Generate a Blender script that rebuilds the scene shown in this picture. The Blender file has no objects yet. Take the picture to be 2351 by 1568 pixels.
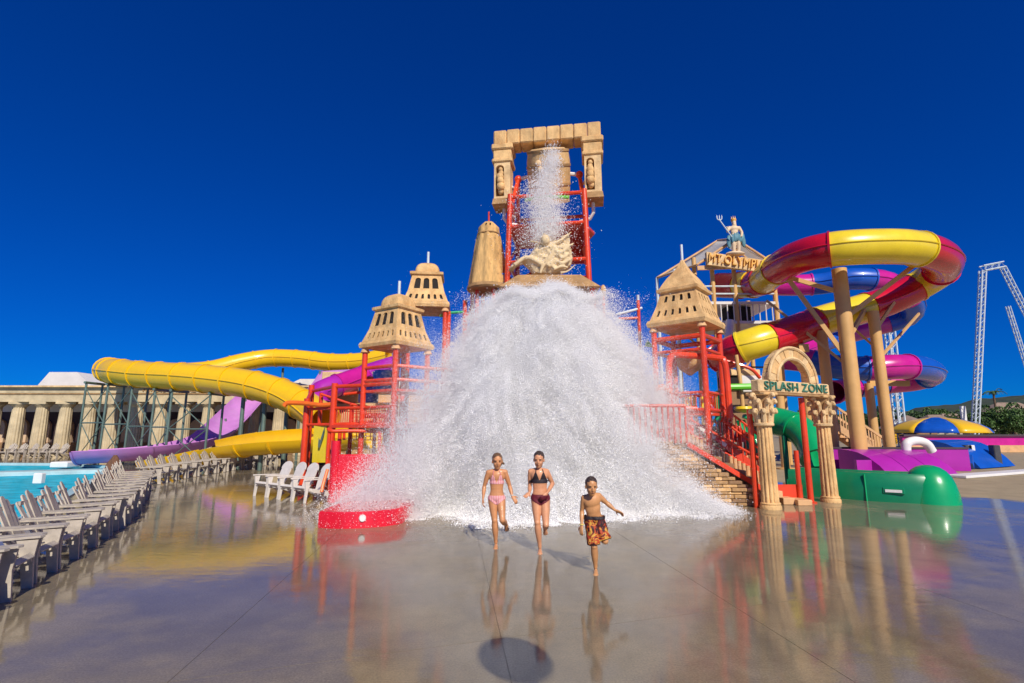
import bpy, bmesh, math, random
import numpy as np
from mathutils import Vector, Matrix, noise as mnoise

random.seed(7)
rng = np.random.default_rng(11)
SC = bpy.context.scene
COL = SC.collection

# ------------------------------------------------------------------ camera
CAM_H = 1.9
PITCH = math.radians(9.8)
FPX = 1170.0                      # focal length in units of a 2351 px wide picture
cam_d = bpy.data.cameras.new('camera')
cam = bpy.data.objects.new('camera', cam_d)
COL.objects.link(cam)
cam.location = (0, 0, CAM_H)
cam.rotation_euler = (math.pi / 2 + PITCH, 0, 0)
cam_d.sensor_width = 36.0
cam_d.lens = 36.0 * FPX / 2351.0
cam_d.clip_start = 0.05
cam_d.clip_end = 6000
SC.camera = cam

# ------------------------------------------------------------------ sky and sun
SUN_EL = math.radians(38)
SUN_AZ = math.radians(19)         # behind the camera, turned to the right
sun_dir = Vector((math.sin(SUN_AZ) * math.cos(SUN_EL), -math.cos(SUN_AZ) * math.cos(SUN_EL), math.sin(SUN_EL)))
W = bpy.data.worlds.new('World')
SC.world = W
W.use_nodes = True
nt = W.node_tree
nt.nodes.clear()
sky = nt.nodes.new('ShaderNodeTexSky')
sky.sky_type = 'NISHITA'
sky.sun_disc = False
sky.sun_elevation = SUN_EL
sky.sun_rotation = math.pi - SUN_AZ
sky.altitude = 2200
sky.air_density = 1.0
sky.dust_density = 0.0
sky.ozone_density = 3.0
hsv = nt.nodes.new('ShaderNodeHueSaturation')
hsv.inputs['Saturation'].default_value = 1.25
hsv.inputs['Value'].default_value = 1.0
gm = nt.nodes.new('ShaderNodeGamma')          # deep, even, polarised blue
gm.inputs['Gamma'].default_value = 0.80
tint = nt.nodes.new('ShaderNodeMix'); tint.data_type = 'RGBA'; tint.blend_type = 'MULTIPLY'
tint.inputs['Factor'].default_value = 1.0
tint.inputs['B'].default_value = (0.006, 0.36, 1.10, 1)
bg = nt.nodes.new('ShaderNodeBackground')
bg.inputs['Strength'].default_value = 0.10
wo = nt.nodes.new('ShaderNodeOutputWorld')
nt.links.new(sky.outputs[0], hsv.inputs['Color'])
nt.links.new(hsv.outputs[0], gm.inputs['Color'])
nt.links.new(gm.outputs[0], tint.inputs['A'])
nt.links.new(tint.outputs['Result'], bg.inputs['Color'])
nt.links.new(bg.outputs[0], wo.inputs[0])

sl = bpy.data.lights.new('sun', 'SUN')
sl.energy = 4.2
sl.angle = math.radians(0.5)
sl.color = (1.0, 0.92, 0.80)
so = bpy.data.objects.new('sun', sl)
COL.objects.link(so)
so.rotation_euler = (-sun_dir).to_track_quat('-Z', 'Y').to_euler()
so.location = (10, -30, 30)

SC.view_settings.view_transform = 'Standard'
SC.view_settings.look = 'None'
SC.view_settings.exposure = 0.12
SC.view_settings.gamma = 1.0
SC.view_settings.use_curve_mapping = False
SC.cycles.max_bounces = 8
SC.cycles.diffuse_bounces = 6
SC.cycles.glossy_bounces = 4
SC.cycles.transparent_max_bounces = 16
SC.cycles.volume_bounces = 5
SC.cycles.use_adaptive_sampling = True
SC.cycles.adaptive_threshold = 0.01
SC.cycles.use_denoising = True

# ------------------------------------------------------------------ survey helpers: where a sighted point stands in the place
_cp, _sp = math.cos(PITCH), math.sin(PITCH)
def ray(x, y):
    a = (x - 1175.5) / FPX
    b = (784.0 - y) / FPX
    return Vector((a, _cp - b * _sp, _sp + b * _cp))
def P(x, y, Y):
    r = ray(x, y)
    return Vector((0, 0, CAM_H)) + r * (Y / r.y)
def G(x, y, z=0.0):
    r = ray(x, y)
    return Vector((0, 0, CAM_H)) + r * ((z - CAM_H) / r.z)
def V(*a):
    return Vector(a)

# ------------------------------------------------------------------ materials
MATS = {}
def mat(name, col, rough=0.5, var=0.12, scale=3.0, bump=0.0, bscale=40.0, metallic=0.0, coat=0.0, dirt=0.0,
        spec=0.5, dirtcol=None, dscale=1.2, stretch=None, coord='pos'):
    m = bpy.data.materials.new(name)
    m.use_nodes = True
    t = m.node_tree
    b = t.nodes['Principled BSDF']
    g = t.nodes.new('ShaderNodeNewGeometry')
    src = g.outputs['Position']
    if coord == 'obj':
        tc = t.nodes.new('ShaderNodeTexCoord'); src = tc.outputs['Object']
    if stretch:
        mp = t.nodes.new('ShaderNodeMapping'); mp.inputs['Scale'].default_value = stretch
        t.links.new(src, mp.inputs['Vector']); src = mp.outputs[0]
    n1 = t.nodes.new('ShaderNodeTexNoise')
    n1.inputs['Scale'].default_value = scale
    n1.inputs['Detail'].default_value = 6
    n1.inputs['Roughness'].default_value = 0.6
    t.links.new(src, n1.inputs['Vector'])
    r = t.nodes.new('ShaderNodeValToRGB')
    r.color_ramp.elements[0].position = 0.3
    r.color_ramp.elements[1].position = 0.7
    r.color_ramp.elements[0].color = (*[max(0, c * (1 - var)) for c in col], 1)
    r.color_ramp.elements[1].color = (*[min(1, c * (1 + var)) for c in col], 1)
    t.links.new(n1.outputs['Fac'], r.inputs['Fac'])
    out = r.outputs['Color']
    if dirt > 0:
        n2 = t.nodes.new('ShaderNodeTexNoise')
        n2.inputs['Scale'].default_value = dscale
        n2.inputs['Detail'].default_value = 8
        n2.inputs['Roughness'].default_value = 0.7
        t.links.new(src, n2.inputs['Vector'])
        rr = t.nodes.new('ShaderNodeValToRGB')
        rr.color_ramp.elements[0].position = 0.45
        rr.color_ramp.elements[1].position = 0.72
        rr.color_ramp.elements[0].color = (0, 0, 0, 1)
        rr.color_ramp.elements[1].color = (dirt, dirt, dirt, 1)
        t.links.new(n2.outputs['Fac'], rr.inputs['Fac'])
        mx = t.nodes.new('ShaderNodeMix'); mx.data_type = 'RGBA'
        t.links.new(rr.outputs['Color'], mx.inputs['Factor'])
        t.links.new(out, mx.inputs['A'])
        dc = dirtcol or [c * 0.35 for c in col]
        mx.inputs['B'].default_value = (*dc, 1)
        out = mx.outputs['Result']
    t.links.new(out, b.inputs['Base Color'])
    b.inputs['Metallic'].default_value = metallic
    b.inputs['Specular IOR Level'].default_value = spec
    b.inputs['Coat Weight'].default_value = coat
    b.inputs['Coat Roughness'].default_value = 0.08
    mr = t.nodes.new('ShaderNodeMapRange')
    mr.inputs['To Min'].default_value = max(0.02, rough - 0.1)
    mr.inputs['To Max'].default_value = min(1, rough + 0.12)
    t.links.new(n1.outputs['Fac'], mr.inputs['Value'])
    t.links.new(mr.outputs[0], b.inputs['Roughness'])
    if bump > 0:
        n3 = t.nodes.new('ShaderNodeTexNoise')
        n3.inputs['Scale'].default_value = bscale
        n3.inputs['Detail'].default_value = 5
        t.links.new(src, n3.inputs['Vector'])
        bp = t.nodes.new('ShaderNodeBump')
        bp.inputs['Strength'].default_value = bump
        bp.inputs['Distance'].default_value = 0.02
        t.links.new(n3.outputs['Fac'], bp.inputs['Height'])
        t.links.new(bp.outputs[0], b.inputs['Normal'])
    MATS[name] = m
    return m

mat('red', (0.76, 0.055, 0.010), 0.38, 0.12, 2.0, 0.05, 30, coat=0.3, dirt=0.35)
mat('basin_red', (0.75, 0.008, 0.03), 0.35, 0.08, 2.0, 0.04, 20, coat=0.4, dirt=0.15)
mat('orange', (0.85, 0.16, 0.01), 0.4, 0.1, 3, coat=0.3, dirt=0.2)
mat('yellow', (0.90, 0.54, 0.006), 0.34, 0.10, 1.2, 0.05, 8, coat=0.3, dirt=0.5, dirtcol=(0.55, 0.27, 0.01))
mat('lemon', (0.88, 0.66, 0.02), 0.28, 0.06, 1.5, 0.03, 8, coat=0.5, dirt=0.2, dirtcol=(0.5, 0.33, 0.02))
mat('slide_red', (0.62, 0.006, 0.025), 0.25, 0.1, 1.5, 0.03, 8, coat=0.5, dirt=0.2)
mat('magenta', (0.58, 0.012, 0.27), 0.3, 0.1, 1.5, 0.03, 8, coat=0.4, dirt=0.2)
mat('purple', (0.40, 0.015, 0.36), 0.38, 0.08, 1.0, 0.03, 8, coat=0.3, dirt=0.2)
mat('lilac', (0.55, 0.22, 0.56), 0.5, 0.1, 1.5, 0.04, 10, dirt=0.3, dirtcol=(0.55, 0.36, 0.55))
mat('blue', (0.008, 0.10, 0.52), 0.32, 0.1, 1.5, 0.03, 8, coat=0.4, dirt=0.2)
mat('green', (0.004, 0.36, 0.12), 0.28, 0.08, 1.5, 0.03, 10, coat=0.4, dirt=0.2)
mat('dkgreen', (0.004, 0.22, 0.09), 0.32, 0.1, 1.5, 0.03, 10, coat=0.3, dirt=0.3)
mat('lime', (0.12, 0.55, 0.02), 0.35, 0.1, 3, coat=0.3)
mat('stone', (0.72, 0.46, 0.20), 0.85, 0.30, 3.2, 0.9, 26, dirt=0.65, dirtcol=(0.48, 0.23, 0.07), dscale=2.6, stretch=(1, 1, .55))
mat('stone_pale', (0.76, 0.53, 0.27), 0.85, 0.30, 3.0, 0.8, 26, dirt=0.6, dirtcol=(0.42, 0.25, 0.11), dscale=1.6)
mat('stone_brown', (0.44, 0.26, 0.11), 0.85, 0.3, 3.0, 0.7, 20, dirt=0.6, dirtcol=(0.2, 0.11, 0.045), dscale=2.5)
mat('straw', (0.68, 0.42, 0.16), 0.85, 0.35, 5.0, 0.8, 30, dirt=0.5, dirtcol=(0.3, 0.15, 0.04), stretch=(1.6, 1.6, 0.35))
mat('relief', (0.72, 0.56, 0.33), 0.75, 0.15, 4, 0.4, 30, dirt=0.35, dirtcol=(0.5, 0.32, 0.14))
mat('pole', (0.68, 0.40, 0.14), 0.5, 0.1, 1.0, 0.1, 12, dirt=0.3, dirtcol=(0.5, 0.27, 0.08))
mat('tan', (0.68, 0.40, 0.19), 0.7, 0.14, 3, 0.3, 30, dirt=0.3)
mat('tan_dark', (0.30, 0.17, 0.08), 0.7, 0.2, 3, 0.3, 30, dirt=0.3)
mat('colonnade', (0.58, 0.47, 0.29), 0.85, 0.22, 1.2, 0.6, 14, dirt=0.5, dirtcol=(0.28, 0.22, 0.13), dscale=0.8)
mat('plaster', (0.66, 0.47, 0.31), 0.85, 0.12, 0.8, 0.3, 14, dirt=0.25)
mat('white', (0.78, 0.77, 0.74), 0.5, 0.06, 2, 0.1, 20, dirt=0.15, dirtcol=(0.55, 0.52, 0.46))
mat('canvas', (0.74, 0.70, 0.66), 0.8, 0.08, 1, 0.2, 10, dirt=0.2, dirtcol=(0.55, 0.5, 0.45))
mat('steel_green', (0.13, 0.19, 0.16), 0.5, 0.2, 3, metallic=0.2, dirt=0.3)
mat('steel_white', (0.62, 0.70, 0.74), 0.5, 0.1, 2, dirt=0.2)
mat('steel_dark', (0.06, 0.06, 0.065), 0.5, 0.2, 3)
mat('dark', (0.018, 0.014, 0.012), 0.9, 0.3, 2)
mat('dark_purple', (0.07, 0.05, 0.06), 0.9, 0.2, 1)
mat('chair', (0.50, 0.44, 0.36), 0.55, 0.14, 9, 0.15, 60, dirt=0.4, dirtcol=(0.15, 0.125, 0.11), dscale=5)
mat('chair_white', (0.72, 0.67, 0.61), 0.5, 0.06, 8, 0.1, 50, dirt=0.3, dirtcol=(0.45, 0.4, 0.34), dscale=6)
mat('hill', (0.035, 0.055, 0.03), 0.9, 0.5, 0.09, dirt=0.5, dirtcol=(0.06, 0.05, 0.035), dscale=0.05)
mat('leaf', (0.075, 0.15, 0.03), 0.6, 0.55, 1.5)
mat('leaf_dark', (0.05, 0.10, 0.028), 0.6, 0.5, 1.5)
mat('bark', (0.14, 0.09, 0.055), 0.85, 0.3, 6, 0.5, 30)
mat('shingle', (0.28, 0.20, 0.15), 0.85, 0.25, 2, 0.4, 20)
mat('housewall', (0.42, 0.36, 0.28), 0.8, 0.15, 1)
mat('gold', (0.78, 0.40, 0.06), 0.45, 0.2, 4, 0.3, 20)
mat('teal', (0.05, 0.19, 0.13), 0.6, 0.3, 9)
mat('glass_dark', (0.03, 0.035, 0.045), 0.12, 0.2, 2)
mat('globe', (0.8, 0.8, 0.78), 0.25, 0.05, 2)

def fabric(name, col, trans):
    m = bpy.data.materials.new(name); m.use_nodes = True
    t = m.node_tree; b = t.nodes['Principled BSDF']; o = t.nodes['Material Output']
    g = t.nodes.new('ShaderNodeNewGeometry'); n = t.nodes.new('ShaderNodeTexNoise'); n.inputs['Scale'].default_value = 1.2; n.inputs['Detail'].default_value = 6
    t.links.new(g.outputs['Position'], n.inputs['Vector'])
    r = t.nodes.new('ShaderNodeValToRGB'); r.color_ramp.elements[0].color = (*[c * .85 for c in col], 1); r.color_ramp.elements[1].color = (*col, 1)
    t.links.new(n.outputs['Fac'], r.inputs['Fac']); t.links.new(r.outputs[0], b.inputs['Base Color']); b.inputs['Roughness'].default_value = .8
    tr = t.nodes.new('ShaderNodeBsdfTranslucent'); t.links.new(r.outputs[0], tr.inputs['Color'])
    mx = t.nodes.new('ShaderNodeMixShader'); mx.inputs[0].default_value = trans
    t.links.new(b.outputs[0], mx.inputs[1]); t.links.new(tr.outputs[0], mx.inputs[2]); t.links.new(mx.outputs[0], o.inputs['Surface'])
    MATS[name] = m
fabric('canopy_cloth', (.86, .84, .80), .5)

# ------------------------------------------------------------------ mesh building
class MB:
    def __init__(s):
        s.v = []; s.f = []
    def add(s, vs, fs):
        o = len(s.v)
        s.v += [Vector(v) for v in vs]
        s.f += [tuple(i + o for i in f) for f in fs]
        return s
    def box(s, c, size, R=None, bevel=0.0):
        c = Vector(c); hx, hy, hz = size[0] / 2, size[1] / 2, size[2] / 2
        if bevel <= 0:
            vs = [Vector((x * hx, y * hy, z * hz)) for z in (-1, 1) for y in (-1, 1) for x in (-1, 1)]
            fs = [(0, 2, 3, 1), (4, 5, 7, 6), (0, 1, 5, 4), (2, 6, 7, 3), (0, 4, 6, 2), (1, 3, 7, 5)]
        else:
            b = min(bevel, hx * .9, hy * .9, hz * .9)
            vs = []
            for z in (-1, 1):
                for y in (-1, 1):
                    for x in (-1, 1):
                        vs += [Vector((x * hx, y * (hy - b), z * (hz - b))), Vector((x * (hx - b), y * hy, z * (hz - b))), Vector((x * (hx - b), y * (hy - b), z * hz))]
            def i(x, y, z, k): return ((z * 2 + y) * 2 + x) * 3 + k
            fs = []
            for x in (0, 1): fs.append((i(x,0,0,0), i(x,1,0,0), i(x,1,1,0), i(x,0,1,0)))
            for y in (0, 1): fs.append((i(0,y,0,1), i(1,y,0,1), i(1,y,1,1), i(0,y,1,1)))
            for z in (0, 1): fs.append((i(0,0,z,2), i(1,0,z,2), i(1,1,z,2), i(0,1,z,2)))
            for z in (0, 1):
                for y in (0, 1): fs.append((i(0,y,z,1), i(1,y,z,1), i(1,y,z,2), i(0,y,z,2)))
                for x in (0, 1): fs.append((i(x,0,z,0), i(x,1,z,0), i(x,1,z,2), i(x,0,z,2)))
            for y in (0, 1):
                for x in (0, 1): fs.append((i(x,y,0,0), i(x,y,1,0), i(x,y,1,1), i(x,y,0,1)))
            for z in (0, 1):
                for y in (0, 1):
                    for x in (0, 1): fs.append((i(x,y,z,0), i(x,y,z,1), i(x,y,z,2)))
            # orient outward
            out = []
            for f in fs:
                ctr = sum((vs[k] for k in f), Vector()) / len(f)
                n = (vs[f[1]] - vs[f[0]]).cross(vs[f[2]] - vs[f[0]])
                out.append(f if n.dot(ctr) > 0 else tuple(reversed(f)))
            fs = out
        if R is not None:
            vs = [R @ v for v in vs]
        return s.add([v + c for v in vs], fs)
    def beam(s, a, b, w, h=None, up=(0, 0, 1), bevel=0.0):
        a, b = Vector(a), Vector(b)
        d = b - a; L = d.length
        if L < 1e-6: return s
        x = d / L
        u = Vector(up)
        if abs(x.dot(u)) > 0.98: u = Vector((0, 1, 0))
        y = u.cross(x).normalized(); z = x.cross(y)
        R = Matrix((x, y, z)).transposed()
        return s.box((a + b) / 2, (L, w, h or w), R, bevel)
    def tube(s, pts, r, n=10, cap=True, up=None):
        pts = [Vector(p) for p in pts]
        N = len(pts)
        rs = r if isinstance(r, (list, tuple)) else [r] * N
        t0 = (pts[1] - pts[0]).normalized()
        u = Vector(up) if up else (Vector((0, 0, 1)) if abs(t0.z) < 0.9 else Vector((0, 1, 0)))
        vs = []
        for k, p in enumerate(pts):
            t = (pts[min(k + 1, N - 1)] - pts[max(k - 1, 0)]).normalized()
            side = t.cross(u)
            if side.length < 1e-5: side = t.cross(Vector((1, 0, 0)))
            side.normalize()
            w = side.cross(t).normalized()
            if up is None: u = w
            for j in range(n):
                a = 2 * math.pi * j / n
                vs.append(p + side * (math.cos(a) * rs[k]) + w * (math.sin(a) * rs[k]))
        fs = []
        for k in range(N - 1):
            for j in range(n):
                fs.append((k * n + j, k * n + (j + 1) % n, (k + 1) * n + (j + 1) % n, (k + 1) * n + j))
        if cap:
            fs.append(tuple(reversed(range(n))))
            fs.append(tuple(range((N - 1) * n, N * n)))
        return s.add(vs, fs)
    def lathe(s, prof, c=(0, 0, 0), n=16, cap=True, rot=0.0, sx=1, sy=1):
        c = Vector(c)
        vs = [c + Vector((math.cos(rot + 2 * math.pi * j / n) * r * sx, math.sin(rot + 2 * math.pi * j / n) * r * sy, z)) for r, z in prof for j in range(n)]
        fs = [(k * n + j, k * n + (j + 1) % n, (k + 1) * n + (j + 1) % n, (k + 1) * n + j) for k in range(len(prof) - 1) for j in range(n)]
        if cap:
            fs.append(tuple(reversed(range(n))))
            fs.append(tuple(range((len(prof) - 1) * n, len(prof) * n)))
        return s.add(vs, fs)
    def ball(s, c, r, n=12, m=8, R=None):
        c = Vector(c)
        rr = r if isinstance(r, (tuple, list)) else (r, r, r)
        vs = []
        for i in range(1, m):
            ph = math.pi * i / m
            for j in range(n):
                a = 2 * math.pi * j / n
                vs.append(Vector((math.sin(ph) * math.cos(a) * rr[0], math.sin(ph) * math.sin(a) * rr[1], -math.cos(ph) * rr[2])))
        vs.append(Vector((0, 0, -rr[2]))); vs.append(Vector((0, 0, rr[2])))
        fs = [(i * n + j, i * n + (j + 1) % n, (i + 1) * n + (j + 1) % n, (i + 1) * n + j) for i in range(m - 2) for j in range(n)]
        b = (m - 1) * n
        fs += [(b, (j + 1) % n, j) for j in range(n)]
        fs += [(b + 1, (m - 2) * n + j, (m - 2) * n + (j + 1) % n) for j in range(n)]
        if R is not None: vs = [R @ v for v in vs]
        return s.add([v + c for v in vs], fs)
    def prism(s, poly, off):
        """closed polygon (3D points, in order) pushed along off"""
        n = len(poly); off = Vector(off)
        poly = [Vector(p) for p in poly]
        vs = poly + [p + off for p in poly]
        fs = [tuple(reversed(range(n))), tuple(range(n, 2 * n))]
        fs += [(j, (j + 1) % n, n + (j + 1) % n, n + j) for j in range(n)]
        return s.add(vs, fs)
    def grid(s, rows):
        n = len(rows[0])
        vs = [v for r in rows for v in r]
        fs = [(i * n + j, i * n + j + 1, (i + 1) * n + j + 1, (i + 1) * n + j) for i in range(len(rows) - 1) for j in range(n - 1)]
        return s.add(vs, fs)
    def mesh(s, name, origin=(0, 0, 0), smooth=True, recalc=False, angle=0.6):
        me = bpy.data.meshes.new(name)
        o = Vector(origin)
        me.from_pydata([tuple(v - o) for v in s.v], [], s.f)
        if recalc:
            bm = bmesh.new(); bm.from_mesh(me)
            bmesh.ops.recalc_face_normals(bm, faces=bm.faces)
            bm.to_mesh(me); bm.free()
        me.validate()
        if smooth:
            me.polygons.foreach_set('use_smooth', [True] * len(me.polygons))
            me.set_sharp_from_angle(angle=angle)
        me.update()
        return me
    def build(s, name, m, parent=None, smooth=True, recalc=True, origin=None, angle=0.6):
        if parent is not None:
            o = wloc(parent)
        elif origin is not None:
            o = Vector(origin)
        else:
            o = Vector((0, 0, 0))
        me = s.mesh(name, o, smooth, recalc, angle)
        me.materials.append(MATS[m] if isinstance(m, str) else m)
        ob = bpy.data.objects.new(name, me)
        COL.objects.link(ob)
        if parent is not None:
            ob.parent = parent
        else:
            ob.location = o
        return ob

def wloc(o):
    l = Vector((0, 0, 0))
    while o is not None:
        l += o.location
        o = o.parent
    return l

def tag(o, label=None, cat=None, group=None, kind=None):
    if label: o['label'] = label
    if cat: o['category'] = cat
    if group: o['group'] = group
    if kind: o['kind'] = kind
    return o

def thing(name, label, cat, loc=(0, 0, 0), group=None):
    o = bpy.data.objects.new(name, None)
    o.empty_display_size = 0.2
    COL.objects.link(o)
    o.location = loc
    return tag(o, label, cat, group)

def copy_tree(o, parent=None):
    c = o.copy()
    COL.objects.link(c)
    c.parent = parent
    for ch in list(o.children):
        copy_tree(ch, c)
    return c

def spline(pts, n=8):
    """Catmull-Rom through points, n steps each"""
    pts = [Vector(p) for p in pts]
    out = []
    N = len(pts)
    for i in range(N - 1):
        p0 = pts[i - 1] if i > 0 else pts[0] * 2 - pts[1]
        p1, p2 = pts[i], pts[i + 1]
        p3 = pts[i + 2] if i + 2 < N else pts[-1] * 2 - pts[-2]
        for k in range(n):
            t = k / n
            out.append(0.5 * ((2 * p1) + (p2 - p0) * t + (2 * p0 - 5 * p1 + 4 * p2 - p3) * t * t + (3 * p1 - p0 - 3 * p2 + p3) * t ** 3))
    out.append(pts[-1])
    return out

def resample(pts, step):
    d = [0.0]
    for a, b in zip(pts, pts[1:]): d.append(d[-1] + (b - a).length)
    L = d[-1]; n = max(2, int(round(L / step)))
    out = []; j = 0
    for k in range(n + 1):
        s = L * k / n
        while j < len(d) - 2 and d[j + 1] < s: j += 1
        t = (s - d[j]) / max(1e-9, d[j + 1] - d[j])
        out.append(pts[j].lerp(pts[j + 1], min(1, max(0, t))))
    return out

def arch_hole(u0, u1, v0, v1, arch=0.5, n=5):
    """outline of an opening in the plane; arch = share of half width used as rise"""
    r = (u1 - u0) / 2; rise = r * arch
    pts = [(u0, v0), (u1, v0), (u1, v1 - rise)]
    if rise > 1e-6:
        for k in range(1, n):
            a = math.pi * k / n
            pts.append(((u0 + u1) / 2 + r * math.cos(a), v1 - rise + rise * math.sin(a)))
        pts.append((u0, v1 - rise))
    else:
        pts.append((u0, v1))
    return pts

def panel(mb, quad, w, h, holes, depth):
    """wall panel on a 3D quad (bl, br, tr, tl), plan size w x h, with openings cut through and reveals; returns window polygons"""
    q = [Vector(p) for p in quad]
    def mp(u, v):
        a, b = u / w, v / h
        return (q[0] * (1 - a) + q[1] * a) * (1 - b) + (q[3] * (1 - a) + q[2] * a) * b
    bm = bmesh.new()
    edges = []
    def loop(pts):
        vs = [bm.verts.new((p[0], p[1], 0)) for p in pts]
        for a, b in zip(vs, vs[1:] + vs[:1]): edges.append(bm.edges.new((a, b)))
    loop([(0, 0), (w, 0), (w, h), (0, h)])
    for hl in holes: loop(hl)
    bmesh.ops.triangle_fill(bm, use_beauty=True, use_dissolve=False, edges=edges)
    bm.verts.index_update()
    n = (q[1] - q[0]).cross(q[3] - q[0]).normalized()
    vs = [mp(v.co.x, v.co.y) for v in bm.verts]
    fs = []
    for f in bm.faces:
        idx = [v.index for v in f.verts]
        if (vs[idx[1]] - vs[idx[0]]).cross(vs[idx[2]] - vs[idx[0]]).dot(n) < 0: idx.reverse()
        fs.append(tuple(idx))
    bm.free()
    mb.add(vs, fs)
    wins = []
    for hl in holes:
        a = [mp(*p) for p in hl]; b = [p - n * depth for p in a]
        k = len(a)
        mb.add(a + b, [(j, k + j, k + (j + 1) % k, (j + 1) % k) for j in range(k)])
        wins.append([p + n * 0.004 for p in b])
    return wins

def text_mesh(txt, size, extrude, font_shear=0.0):
    cu = bpy.data.curves.new('txt', 'FONT')
    cu.body = txt; cu.size = size; cu.extrude = extrude; cu.bevel_depth = extrude * 0.15
    cu.align_x = 'CENTER'; cu.align_y = 'CENTER'; cu.shear = font_shear; cu.space_character = 1.08
    ob = bpy.data.objects.new('txt', cu); COL.objects.link(ob)
    dg = bpy.context.evaluated_depsgraph_get()
    me = bpy.data.meshes.new_from_object(ob.evaluated_get(dg))
    bpy.data.objects.remove(ob); bpy.data.curves.remove(cu)
    return me

def remeshed(parts, voxel, smooth_it=3, name='tmp'):
    """parts: MB of overlapping closed shapes -> one continuous surface"""
    me = parts.mesh('tmp', smooth=False, recalc=True)
    ob = bpy.data.objects.new('tmp', me); COL.objects.link(ob)
    rm = ob.modifiers.new('r', 'REMESH'); rm.mode = 'VOXEL'; rm.voxel_size = voxel
    if smooth_it:
        sm = ob.modifiers.new('s', 'SMOOTH'); sm.factor = .5; sm.iterations = smooth_it
    dg = bpy.context.evaluated_depsgraph_get()
    out = bpy.data.meshes.new_from_object(ob.evaluated_get(dg))
    bpy.data.objects.remove(ob); bpy.data.meshes.remove(me)
    out.polygons.foreach_set('use_smooth', [True] * len(out.polygons))
    out.name = name
    return out
def capsule(mb, a, b, r0, r1, n=12):
    a, b = V(*a), V(*b)
    L_ = (b - a).length
    mb.ball(a, r0, n, 8); mb.ball(b, r1, n, 8)
    if L_ > 1e-4: mb.tube([a, b], [r0, r1], n)

def letters(parent, me, mat_name, world):
    """one object for each raised letter of a text mesh"""
    bm = bmesh.new(); bm.from_mesh(me); bm.verts.ensure_lookup_table()
    bmesh.ops.remove_doubles(bm, verts=bm.verts, dist=1e-5)
    seen = set(); isl = []
    for v in bm.verts:
        if v in seen: continue
        st, comp = [v], []
        seen.add(v)
        while st:
            q = st.pop(); comp.append(q)
            for e in q.link_edges:
                o = e.other_vert(q)
                if o not in seen: seen.add(o); st.append(o)
        isl.append(comp)
    base = wloc(parent)
    isl.sort(key=lambda c: min(v.co.x for v in c))
    for comp in isl:
        ids = {v: i for i, v in enumerate(comp)}
        fs = {f for v in comp for f in v.link_faces}
        m = bpy.data.meshes.new('letter')
        m.from_pydata([tuple(world @ v.co - base) for v in comp], [], [tuple(ids[v] for v in f.verts) for f in fs])
        m.materials.append(MATS[mat_name])
        o = bpy.data.objects.new('letter', m); COL.objects.link(o); o.parent = parent
    bm.free(); bpy.data.meshes.remove(me)
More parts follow.
